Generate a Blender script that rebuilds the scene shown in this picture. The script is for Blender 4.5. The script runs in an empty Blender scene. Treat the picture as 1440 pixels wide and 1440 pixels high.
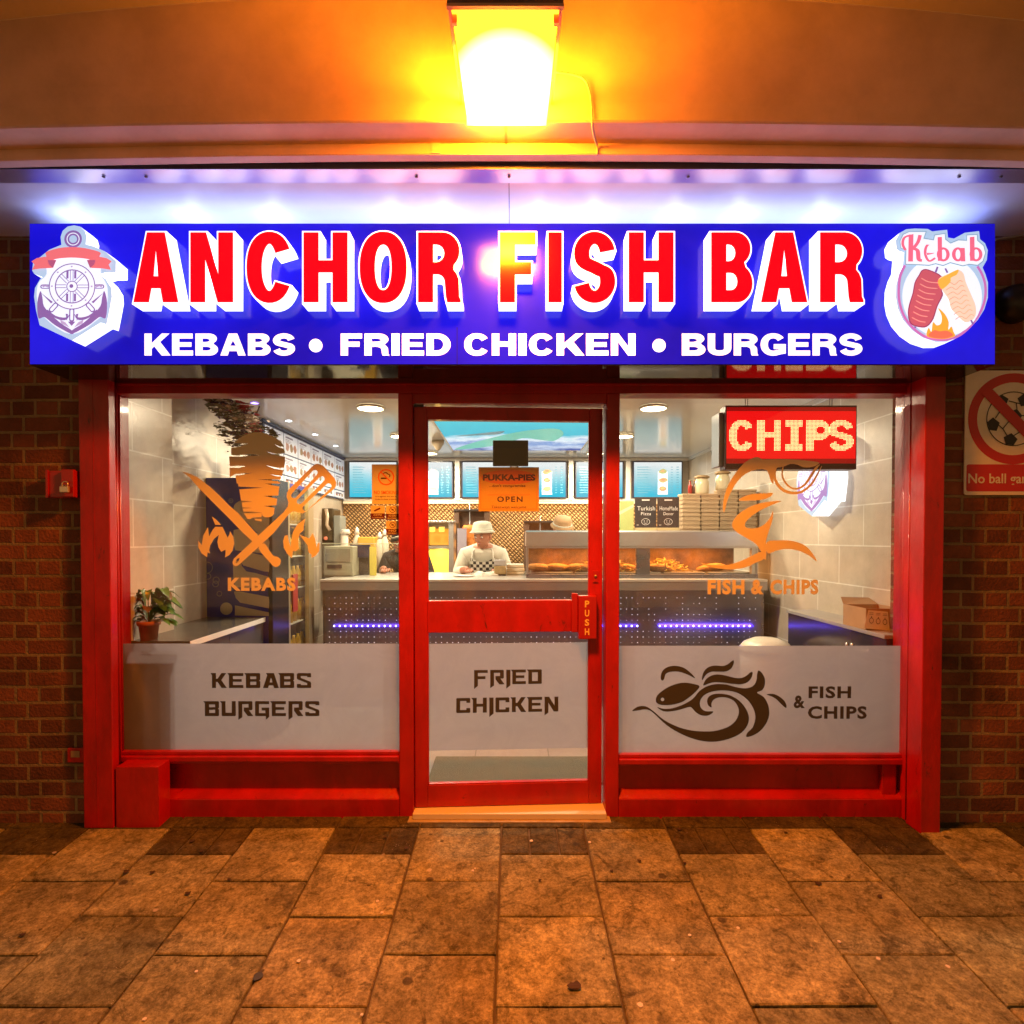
import bpy, bmesh, math, random
from mathutils import Vector, Matrix
from mathutils.geometry import tessellate_polygon

random.seed(7)
scene = bpy.context.scene
COL = scene.collection
R = math.radians

# ------------------------------------------------------------------ camera
F = 800.0          # focal length in photograph pixels (1440 px frame)
PITCH = R(1.0)
CAMZ = 1.36
PPY = 757 + F * math.tan(PITCH)
cam_data = bpy.data.cameras.new("camera")
cam_data.sensor_width = 36
cam_data.lens = 36 * F / 1440
cam_data.shift_y = (PPY - 720) / 1440
cam_data.clip_start = 0.05
cam_data.clip_end = 200
cam = bpy.data.objects.new("camera", cam_data)
cam.location = (0, 0, CAMZ)
cam.rotation_euler = (R(90) - PITCH, 0, 0)
COL.objects.link(cam)
scene.camera = cam

# ------------------------------------------------------------------ world: dim town night sky
world = bpy.data.worlds.new("World")
scene.world = world
world.use_nodes = True
bg = world.node_tree.nodes["Background"]
bg.inputs[0].default_value = (1.0, 0.53, 0.19, 1)
bg.inputs[1].default_value = 0.40

# ------------------------------------------------------------------ exposure and sampling
scene.view_settings.view_transform = 'Standard'
scene.view_settings.look = 'None'
scene.view_settings.exposure = 0.0
scene.view_settings.gamma = 1.0
scene.cycles.use_denoising = True
scene.cycles.max_bounces = 7
scene.cycles.diffuse_bounces = 4
scene.cycles.glossy_bounces = 4
scene.cycles.transmission_bounces = 5
scene.cycles.transparent_max_bounces = 12
scene.cycles.sample_clamp_indirect = 3.0
scene.cycles.sample_clamp_direct = 0.0
scene.cycles.caustics_reflective = False
scene.cycles.caustics_refractive = False

# light levels (lamps themselves are built with the objects that carry them)
BULKHEAD_E = 215.0
DOWNLIGHT_W = 36.0
SIGN_WHITE = 1.55
SIGN_LED_W = 0.085


def P(px, py, Y):
    """point of the plane y = Y that stands at a given place of the photograph -> (x, z)"""
    u = (px - 720) / F
    v = (PPY - py) / F
    c, s = math.cos(PITCH), math.sin(PITCH)
    t = Y / (c + v * s)
    return u * t, CAMZ + (-s + v * c) * t


def PX(px, Y, py=757):
    return P(px, py, Y)[0]


def PZ(py, Y):
    return P(720, py, Y)[1]


# ------------------------------------------------------------------ materials
def nodes_of(name):
    m = bpy.data.materials.new(name)
    m.use_nodes = True
    nt = m.node_tree
    nt.nodes.clear()
    return m, nt, nt.nodes, nt.links


def mat(name, col, rough=0.5, metal=0.0, emis=None, es=0.0, var=0.0, vscale=6.0, bump=0.0, bscale=40.0,
        coat=0.0, trans=0.0, rvar=0.0, spec=0.5, stretch=None, wear=None):
    m, nt, N, L = nodes_of(name)
    out = N.new("ShaderNodeOutputMaterial")
    b = N.new("ShaderNodeBsdfPrincipled")
    L.new(b.outputs[0], out.inputs[0])
    b.inputs["Base Color"].default_value = (*col, 1)
    b.inputs["Roughness"].default_value = rough
    b.inputs["Metallic"].default_value = metal
    b.inputs["Specular IOR Level"].default_value = spec
    b.inputs["Coat Weight"].default_value = coat
    b.inputs["Coat Roughness"].default_value = 0.08
    b.inputs["Transmission Weight"].default_value = trans
    if emis:
        b.inputs["Emission Color"].default_value = (*emis, 1)
        b.inputs["Emission Strength"].default_value = es
    if var or bump or rvar:
        tc = N.new("ShaderNodeTexCoord")
        src = tc.outputs["Object"]
        if stretch:
            mp = N.new("ShaderNodeMapping")
            mp.inputs["Scale"].default_value = stretch
            L.new(src, mp.inputs[0])
            src = mp.outputs[0]
    if var:
        n = N.new("ShaderNodeTexNoise")
        n.inputs["Scale"].default_value = vscale
        n.inputs["Detail"].default_value = 6
        n.inputs["Roughness"].default_value = 0.65
        L.new(src, n.inputs["Vector"])
        r = N.new("ShaderNodeMapRange")
        r.inputs["From Min"].default_value = 0.3
        r.inputs["From Max"].default_value = 0.7
        r.inputs["To Min"].default_value = 1 - var
        r.inputs["To Max"].default_value = 1 + var * 0.5
        L.new(n.outputs[0], r.inputs["Value"])
        mx = N.new("ShaderNodeMix")
        mx.data_type = 'RGBA'
        mx.blend_type = 'MULTIPLY'
        mx.inputs[0].default_value = 1
        mx.inputs[6].default_value = (*col, 1)
        L.new(r.outputs[0], mx.inputs[7])
        L.new(mx.outputs[2], b.inputs["Base Color"])
    if wear:
        wn = N.new("ShaderNodeTexNoise")
        wn.inputs["Scale"].default_value = 13
        wn.inputs["Detail"].default_value = 12
        wn.inputs["Roughness"].default_value = 0.78
        wn.inputs["Distortion"].default_value = 0.8
        L.new(src, wn.inputs["Vector"])
        wr_ = N.new("ShaderNodeMapRange")
        wr_.inputs["From Min"].default_value = 0.61
        wr_.inputs["From Max"].default_value = 0.66
        L.new(wn.outputs[0], wr_.inputs["Value"])
        wm = N.new("ShaderNodeMix")
        wm.data_type = 'RGBA'
        L.new(wr_.outputs[0], wm.inputs[0])
        L.new(mx.outputs[2], wm.inputs[6])
        wm.inputs[7].default_value = (*wear, 1)
        L.new(wm.outputs[2], b.inputs["Base Color"])
    if rvar:
        n = N.new("ShaderNodeTexNoise")
        n.inputs["Scale"].default_value = vscale * 1.7
        n.inputs["Detail"].default_value = 5
        L.new(src, n.inputs["Vector"])
        r = N.new("ShaderNodeMapRange")
        r.inputs["To Min"].default_value = max(0.02, rough - rvar)
        r.inputs["To Max"].default_value = rough + rvar
        L.new(n.outputs[0], r.inputs["Value"])
        L.new(r.outputs[0], b.inputs["Roughness"])
    if bump:
        n = N.new("ShaderNodeTexNoise")
        n.inputs["Scale"].default_value = bscale
        n.inputs["Detail"].default_value = 5
        L.new(src, n.inputs["Vector"])
        bp = N.new("ShaderNodeBump")
        bp.inputs["Strength"].default_value = bump
        bp.inputs["Distance"].default_value = 0.01
        L.new(n.outputs[0], bp.inputs["Height"])
        L.new(bp.outputs[0], b.inputs["Normal"])
    return m


def glass_mat(name, tint=(1, 1, 1), refl=1.0, rough=0.0):
    """thin pane: lets light straight through, mirrors a little by the viewing angle"""
    m, nt, N, L = nodes_of(name)
    out = N.new("ShaderNodeOutputMaterial")
    tr = N.new("ShaderNodeBsdfTransparent")
    tr.inputs[0].default_value = (*tint, 1)
    gl = N.new("ShaderNodeBsdfGlossy")
    gl.inputs["Roughness"].default_value = rough
    fr = N.new("ShaderNodeLayerWeight")
    fr.inputs[0].default_value = 0.5
    pw = N.new("ShaderNodeMath")
    pw.operation = 'POWER'
    pw.inputs[1].default_value = 5
    L.new(fr.outputs["Facing"], pw.inputs[0])
    mul = N.new("ShaderNodeMath")
    mul.operation = 'MULTIPLY_ADD'
    mul.inputs[1].default_value = 0.9 * refl
    mul.inputs[2].default_value = 0.035 * refl
    L.new(pw.outputs[0], mul.inputs[0])
    mx = N.new("ShaderNodeMixShader")
    L.new(mul.outputs[0], mx.inputs[0])
    L.new(tr.outputs[0], mx.inputs[1])
    L.new(gl.outputs[0], mx.inputs[2])
    df = N.new("ShaderNodeBsdfDiffuse")
    df.inputs[0].default_value = (.8, .8, .8, 1)
    tc = N.new("ShaderNodeTexCoord")
    sn = N.new("ShaderNodeTexNoise")
    sn.inputs["Scale"].default_value = 3.5
    sn.inputs["Detail"].default_value = 9
    sn.inputs["Distortion"].default_value = 2.0
    L.new(tc.outputs["Object"], sn.inputs["Vector"])
    sr = N.new("ShaderNodeMapRange")
    sr.inputs["From Min"].default_value = .42
    sr.inputs["From Max"].default_value = .75
    sr.inputs["To Max"].default_value = .045
    L.new(sn.outputs[0], sr.inputs["Value"])
    m3 = N.new("ShaderNodeMixShader")
    L.new(sr.outputs[0], m3.inputs[0])
    L.new(mx.outputs[0], m3.inputs[1])
    L.new(df.outputs[0], m3.inputs[2])
    L.new(m3.outputs[0], out.inputs[0])
    return m


def film_mat(name):
    """frosted window film: scatters what is behind it, lit by the street lamp in front"""
    m, nt, N, L = nodes_of(name)
    out = N.new("ShaderNodeOutputMaterial")
    tl = N.new("ShaderNodeBsdfTranslucent")
    tl.inputs[0].default_value = (0.54, 0.52, 0.62, 1)
    df = N.new("ShaderNodeBsdfDiffuse")
    df.inputs[0].default_value = (0.26, 0.28, 0.36, 1)
    tr = N.new("ShaderNodeBsdfTransparent")
    tr.inputs[0].default_value = (0.9, 0.9, 0.9, 1)
    tc = N.new("ShaderNodeTexCoord")
    n = N.new("ShaderNodeTexNoise")
    n.inputs["Scale"].default_value = 260
    n.inputs["Detail"].default_value = 3
    L.new(tc.outputs["Object"], n.inputs["Vector"])
    bp = N.new("ShaderNodeBump")
    bp.inputs["Strength"].default_value = 0.35
    bp.inputs["Distance"].default_value = 0.002
    L.new(n.outputs[0], bp.inputs["Height"])
    L.new(bp.outputs[0], df.inputs["Normal"])
    cn = N.new("ShaderNodeTexNoise")
    cn.inputs["Scale"].default_value = 5
    cn.inputs["Detail"].default_value = 10
    cn.inputs["Roughness"].default_value = .7
    cn.inputs["Distortion"].default_value = 1
    L.new(tc.outputs["Object"], cn.inputs["Vector"])
    cr = N.new("ShaderNodeValToRGB")
    cr.color_ramp.elements[0].position = .3
    cr.color_ramp.elements[0].color = (.24, .26, .33, 1)
    cr.color_ramp.elements[1].position = .7
    cr.color_ramp.elements[1].color = (.34, .37, .46, 1)
    L.new(cn.outputs[0], cr.inputs[0])
    L.new(cr.outputs[0], df.inputs[0])
    a = N.new("ShaderNodeMixShader")
    a.inputs[0].default_value = 0.5
    L.new(tl.outputs[0], a.inputs[1])
    L.new(df.outputs[0], a.inputs[2])
    b = N.new("ShaderNodeMixShader")
    b.inputs[0].default_value = 0.17
    L.new(a.outputs[0], b.inputs[1])
    L.new(tr.outputs[0], b.inputs[2])
    L.new(b.outputs[0], out.inputs[0])
    return m


def brick_mat(name, axis, bw, bh, c1, c2, mortar, msize, offset=0.5, rough=0.8, shift=(0, 0), bump=0.6, cloud=0.35,
              spec=0.3, msmooth=0.3, cscale=3.0, squash=1.0):
    m, nt, N, L = nodes_of(name)
    out = N.new("ShaderNodeOutputMaterial")
    b = N.new("ShaderNodeBsdfPrincipled")
    L.new(b.outputs[0], out.inputs[0])
    b.inputs["Roughness"].default_value = rough
    b.inputs["Specular IOR Level"].default_value = spec
    g = N.new("ShaderNodeNewGeometry")
    sx = N.new("ShaderNodeSeparateXYZ")
    L.new(g.outputs["Position"], sx.inputs[0])
    cb = N.new("ShaderNodeCombineXYZ")
    au = N.new("ShaderNodeMath"); au.operation = 'ADD'; au.inputs[1].default_value = shift[0] + 50 * bw
    av = N.new("ShaderNodeMath"); av.operation = 'ADD'; av.inputs[1].default_value = shift[1] + 50 * bh
    L.new(sx.outputs[axis], au.inputs[0])
    L.new(sx.outputs[2], av.inputs[0])
    # a little waviness of the courses
    nz = N.new("ShaderNodeTexNoise"); nz.inputs["Scale"].default_value = 5; nz.inputs["Detail"].default_value = 4
    L.new(g.outputs["Position"], nz.inputs["Vector"])
    ws = N.new("ShaderNodeMath"); ws.operation = 'MULTIPLY_ADD'
    ws.inputs[1].default_value = 0.012 if bump > 0.3 else 0.0
    L.new(nz.outputs[0], ws.inputs[0]); L.new(av.outputs[0], ws.inputs[2])
    L.new(au.outputs[0], cb.inputs[0]); L.new(ws.outputs[0], cb.inputs[1])
    br = N.new("ShaderNodeTexBrick")
    br.offset = offset
    br.squash = squash
    br.squash_frequency = 2
    br.inputs["Color1"].default_value = (*c1, 1)
    br.inputs["Color2"].default_value = (*c2, 1)
    br.inputs["Mortar"].default_value = (*mortar, 1)
    br.inputs["Scale"].default_value = 1
    br.inputs["Mortar Size"].default_value = msize
    br.inputs["Mortar Smooth"].default_value = msmooth
    br.inputs["Brick Width"].default_value = bw
    br.inputs["Row Height"].default_value = bh
    L.new(cb.outputs[0], br.inputs["Vector"])
    n2 = N.new("ShaderNodeTexNoise"); n2.inputs["Scale"].default_value = cscale; n2.inputs["Detail"].default_value = 8
    n2.inputs["Roughness"].default_value = 0.7
    L.new(g.outputs["Position"], n2.inputs["Vector"])
    r = N.new("ShaderNodeMapRange")
    r.inputs["From Min"].default_value = 0.3; r.inputs["From Max"].default_value = 0.7
    r.inputs["To Min"].default_value = 1 - cloud; r.inputs["To Max"].default_value = 1 + cloud
    L.new(n2.outputs[0], r.inputs["Value"])
    mx = N.new("ShaderNodeMix"); mx.data_type = 'RGBA'; mx.blend_type = 'MULTIPLY'; mx.inputs[0].default_value = 1
    L.new(br.outputs["Color"], mx.inputs[6]); L.new(r.outputs[0], mx.inputs[7])
    L.new(mx.outputs[2], b.inputs["Base Color"])
    inv = N.new("ShaderNodeMath"); inv.operation = 'MULTIPLY_ADD'; inv.inputs[1].default_value = -1
    n3 = N.new("ShaderNodeTexNoise"); n3.inputs["Scale"].default_value = 70; n3.inputs["Detail"].default_value = 6
    L.new(g.outputs["Position"], n3.inputs["Vector"])
    L.new(br.outputs["Fac"], inv.inputs[0]); L.new(n3.outputs[0], inv.inputs[2])
    bp = N.new("ShaderNodeBump"); bp.inputs["Strength"].default_value = bump; bp.inputs["Distance"].default_value = 0.008
    L.new(inv.outputs[0], bp.inputs["Height"])
    L.new(bp.outputs[0], b.inputs["Normal"])
    return m


def slab_mat():
    m, nt, N, L = nodes_of("paving_slab")
    out = N.new("ShaderNodeOutputMaterial")
    b = N.new("ShaderNodeBsdfPrincipled")
    L.new(b.outputs[0], out.inputs[0])
    b.inputs["Roughness"].default_value = 0.62
    b.inputs["Specular IOR Level"].default_value = 0.2
    tc = N.new("ShaderNodeTexCoord")
    at = N.new("ShaderNodeAttribute"); at.attribute_name = "tone"

    def noise(s, d=8, rgh=0.65, dist=0.0):
        n = N.new("ShaderNodeTexNoise"); n.inputs["Scale"].default_value = s
        n.inputs["Detail"].default_value = d; n.inputs["Roughness"].default_value = rgh
        n.inputs["Distortion"].default_value = dist
        L.new(tc.outputs["Object"], n.inputs["Vector"])
        return n.outputs[0]

    def ramp(v, a, c, lo, hi):
        r = N.new("ShaderNodeMapRange")
        r.inputs["From Min"].default_value = a; r.inputs["From Max"].default_value = c
        r.inputs["To Min"].default_value = lo; r.inputs["To Max"].default_value = hi
        L.new(v, r.inputs["Value"])
        return r.outputs[0]

    def mul(a_, b_):
        mx = N.new("ShaderNodeMix"); mx.data_type = 'RGBA'; mx.blend_type = 'MULTIPLY'; mx.inputs[0].default_value = 1
        L.new(a_, mx.inputs[6]); L.new(b_, mx.inputs[7])
        return mx.outputs[2]
    c = mul(at.outputs["Color"], ramp(noise(4.2, 9, .62, .4), .38, .62, .70, 1.28))
    c = mul(c, ramp(noise(24, 9, .85, .3), .42, .60, .55, 1.22))
    c = mul(c, ramp(noise(90, 6, .8), .36, .64, .58, 1.35))
    # grime patches with an outline of their own
    g = N.new("ShaderNodeTexNoise"); g.inputs["Scale"].default_value = 10; g.inputs["Detail"].default_value = 10
    g.inputs["Distortion"].default_value = 1.2; g.inputs["Roughness"].default_value = 0.75
    L.new(tc.outputs["Object"], g.inputs["Vector"])
    c = mul(c, ramp(g.outputs[0], .53, .61, 1.0, .48))
    # light specks of chipped grit
    vo = N.new("ShaderNodeTexVoronoi"); vo.inputs["Scale"].default_value = 90
    L.new(tc.outputs["Object"], vo.inputs["Vector"])
    sp = ramp(vo.outputs["Distance"], .05, .13, 1, 0)
    th = ramp(noise(9, 2), .60, .64, 0, 1)
    # trodden dark and pale spots of gum, each with its own place
    for sc_, lo_, pick, colr in ((6.5, .10, .80, (.035, .03, .026)), (9.0, .075, .86, (.50, .46, .40)), (16.0, .12, .82, (.05, .042, .034))):
        v2 = N.new("ShaderNodeTexVoronoi"); v2.inputs["Scale"].default_value = sc_
        L.new(tc.outputs["Object"], v2.inputs["Vector"])
        wob = N.new("ShaderNodeMath"); wob.operation = 'MULTIPLY_ADD'; wob.inputs[1].default_value = .10
        L.new(noise(60, 5), wob.inputs[0]); L.new(v2.outputs["Distance"], wob.inputs[2])
        near = ramp(wob.outputs[0], lo_ + .04, lo_ + .075, 1, 0)
        sc2 = N.new("ShaderNodeSeparateColor"); L.new(v2.outputs["Color"], sc2.inputs[0])
        sel = ramp(sc2.outputs[0], pick, pick + .01, 0, .8)
        mm_ = N.new("ShaderNodeMath"); mm_.operation = 'MULTIPLY'
        L.new(near, mm_.inputs[0]); L.new(sel, mm_.inputs[1])
        mc = N.new("ShaderNodeMix"); mc.data_type = 'RGBA'
        L.new(mm_.outputs[0], mc.inputs[0]); L.new(c, mc.inputs[6]); mc.inputs[7].default_value = (*colr, 1)
        c = mc.outputs[2]
    m2 = N.new("ShaderNodeMath"); m2.operation = 'MULTIPLY'
    L.new(sp, m2.inputs[0]); L.new(th, m2.inputs[1])
    mx = N.new("ShaderNodeMix"); mx.data_type = 'RGBA'
    L.new(m2.outputs[0], mx.inputs[0]); L.new(c, mx.inputs[6]); mx.inputs[7].default_value = (0.75, 0.7, 0.62, 1)
    L.new(mx.outputs[2], b.inputs["Base Color"])
    L.new(ramp(noise(11), .3, .7, .62, .95), b.inputs["Roughness"])
    bp = N.new("ShaderNodeBump"); bp.inputs["Strength"].default_value = 0.9; bp.inputs["Distance"].default_value = 0.007
    ad = N.new("ShaderNodeMath"); ad.operation = 'ADD'
    L.new(noise(55, 8, .75), ad.inputs[0]); L.new(noise(8, 5), ad.inputs[1])
    L.new(ad.outputs[0], bp.inputs["Height"])
    L.new(bp.outputs[0], b.inputs["Normal"])
    return m


def checker_mat(name, c1, c2, scale):
    m, nt, N, L = nodes_of(name)
    out = N.new("ShaderNodeOutputMaterial")
    b = N.new("ShaderNodeBsdfPrincipled"); b.inputs["Roughness"].default_value = .8
    tc = N.new("ShaderNodeTexCoord")
    ck = N.new("ShaderNodeTexChecker"); ck.inputs["Scale"].default_value = scale
    ck.inputs["Color1"].default_value = (*c1, 1); ck.inputs["Color2"].default_value = (*c2, 1)
    sx = N.new("ShaderNodeSeparateXYZ"); cb = N.new("ShaderNodeCombineXYZ")
    L.new(tc.outputs["Object"], sx.inputs[0]); L.new(sx.outputs[0], cb.inputs[0]); L.new(sx.outputs[2], cb.inputs[1])
    cb.inputs[2].default_value = 0.003
    L.new(cb.outputs[0], ck.inputs[0]); L.new(ck.outputs[0], b.inputs["Base Color"]); L.new(b.outputs[0], out.inputs[0])
    return m


def grad_emit(name, stops, axis, lo, hi, strength, noise=0.0, nscale=6, gloss=False):
    """a backlit print or screen whose picture runs through colours along one axis"""
    m, nt, N, L = nodes_of(name)
    out = N.new("ShaderNodeOutputMaterial")
    e = N.new("ShaderNodeEmission"); e.inputs[1].default_value = strength
    g = N.new("ShaderNodeNewGeometry"); sx = N.new("ShaderNodeSeparateXYZ")
    L.new(g.outputs["Position"], sx.inputs[0])
    r = N.new("ShaderNodeMapRange"); r.inputs["From Min"].default_value = lo; r.inputs["From Max"].default_value = hi
    L.new(sx.outputs[axis], r.inputs["Value"])
    src = r.outputs[0]
    if noise:
        n = N.new("ShaderNodeTexNoise"); n.inputs["Scale"].default_value = nscale; n.inputs["Detail"].default_value = 5
        L.new(g.outputs["Position"], n.inputs["Vector"])
        s = N.new("ShaderNodeMath"); s.operation = 'MULTIPLY_ADD'; s.inputs[1].default_value = noise
        L.new(n.outputs[0], s.inputs[0])
        s2 = N.new("ShaderNodeMath"); s2.operation = 'ADD'; s2.inputs[1].default_value = -noise / 2
        L.new(src, s2.inputs[0]); L.new(s2.outputs[0], s.inputs[2]); src = s.outputs[0]
    cr = N.new("ShaderNodeValToRGB")
    els = cr.color_ramp.elements
    els[0].position, els[0].color = stops[0][0], (*stops[0][1], 1)
    els[1].position, els[1].color = stops[-1][0], (*stops[-1][1], 1)
    for p, c in stops[1:-1]:
        q = els.new(p); q.color = (*c, 1)
    L.new(src, cr.inputs[0]); L.new(cr.outputs[0], e.inputs[0]); L.new(e.outputs[0], out.inputs[0])
    return m


# ------------------------------------------------------------------ 2D helpers
def smooth(pts, n=5, closed=True):
    out = []
    k = len(pts)
    rng = range(k) if closed else range(k - 1)
    for i in rng:
        g = (lambda j: pts[j % k]) if closed else (lambda j: pts[max(0, min(k - 1, j))])
        p0, p1, p2, p3 = g(i - 1), g(i), g(i + 1), g(i + 2)
        for s in range(n):
            t = s / n
            out.append(tuple(0.5 * (2 * p1[a] + (p2[a] - p0[a]) * t + (2 * p0[a] - 5 * p1[a] + 4 * p2[a] - p3[a]) * t * t
                                    + (3 * p1[a] - p0[a] - 3 * p2[a] + p3[a]) * t ** 3) for a in range(2)))
    if not closed:
        out.append(tuple(pts[-1]))
    return out


def arc(cx, cy, rx, ry, a0, a1, n=12, p=1.0):
    out = []
    for i in range(n + 1):
        a = R(a0 + (a1 - a0) * i / n)
        c, s = math.cos(a), math.sin(a)
        out.append((cx + rx * math.copysign(abs(c) ** p, c), cy + ry * math.copysign(abs(s) ** p, s)))
    return out


def ribbon(path, w, h=None):
    """outline of a band along a path, w across where it runs upright, h where it runs level"""
    h = w if h is None else h
    L_, R_ = [], []
    for i, p in enumerate(path):
        a = path[max(0, i - 1)]; b = path[min(len(path) - 1, i + 1)]
        d = Vector((b[0] - a[0], b[1] - a[1]))
        if d.length < 1e-9:
            d = Vector((1, 0))
        d.normalize()
        nx, ny = -d.y * w / 2, d.x * h / 2
        L_.append((p[0] + nx, p[1] + ny)); R_.append((p[0] - nx, p[1] - ny))
    return L_ + R_[::-1]


def taper(path, ws):
    L_, R_ = [], []
    for i, p in enumerate(path):
        a = path[max(0, i - 1)]; b = path[min(len(path) - 1, i + 1)]
        d = Vector((b[0] - a[0], b[1] - a[1])); d.normalize()
        w = ws[i] / 2
        L_.append((p[0] - d.y * w, p[1] + d.x * w)); R_.append((p[0] + d.y * w, p[1] - d.x * w))
    return L_ + R_[::-1]


def area2(l):
    return sum(l[i - 1][0] * l[i][1] - l[i][0] * l[i - 1][1] for i in range(len(l))) / 2


def offset_loop(l, d):
    """grow (d > 0) a loop outwards; a hole is grown with negative d"""
    s = 1 if area2(l) > 0 else -1
    # drop doubled points
    q = [p for i, p in enumerate(l) if (Vector(p) - Vector(l[i - 1])).length > 1e-5]
    out = []
    n = len(q)
    for i in range(n):
        a, b, c = Vector(q[i - 1]), Vector(q[i]), Vector(q[(i + 1) % n])
        e1 = (b - a).normalized(); e2 = (c - b).normalized()
        n1 = Vector((e1.y, -e1.x)) * s; n2 = Vector((e2.y, -e2.x)) * s
        m_ = n1 + n2
        k = m_.length_squared
        if k < 0.35:
            m_ = n1; f = 1
        else:
            f = 2 / k
        out.append(tuple(b + m_ * d * f))
    return out


def circle2(cx, cy, r, n=20, ry=None):
    ry = r if ry is None else ry
    return [(cx + r * math.cos(2 * math.pi * i / n), cy + ry * math.sin(2 * math.pi * i / n)) for i in range(n)]


def rrect(x0, x1, y0, y1, r, n=4):
    return (arc(x1 - r, y0 + r, r, r, -90, 0, n) + arc(x1 - r, y1 - r, r, r, 0, 90, n)
            + arc(x0 + r, y1 - r, r, r, 90, 180, n) + arc(x0 + r, y0 + r, r, r, 180, 270, n))


def capsule(a, b, r, n=8):
    d = math.degrees(math.atan2(b[1] - a[1], b[0] - a[0]))
    return arc(b[0], b[1], r, r, d - 90, d + 90, n) + arc(a[0], a[1], r, r, d + 90, d + 270, n)


_textcache = {}


def text2d(s, offset=0.0, spacing=1.0):
    key = (s, offset, spacing)
    if key in _textcache:
        return _textcache[key]
    c = bpy.data.curves.new("t", 'FONT')
    c.body = s
    c.offset = offset
    c.resolution_u = 3
    c.space_character = spacing
    c.space_line = 1.25
    o = bpy.data.objects.new("t", c)
    COL.objects.link(o)
    dg = bpy.context.evaluated_depsgraph_get()
    me = bpy.data.meshes.new_from_object(o.evaluated_get(dg))
    vs = [(v.co.x, v.co.y) for v in me.vertices]
    fs = [tuple(p.vertices) for p in me.polygons]
    bpy.data.objects.remove(o); bpy.data.curves.remove(c); bpy.data.meshes.remove(me)
    _textcache[key] = (vs, fs)
    return vs, fs


# ------------------------------------------------------------------ mesh builder
ORIG = {}


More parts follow.
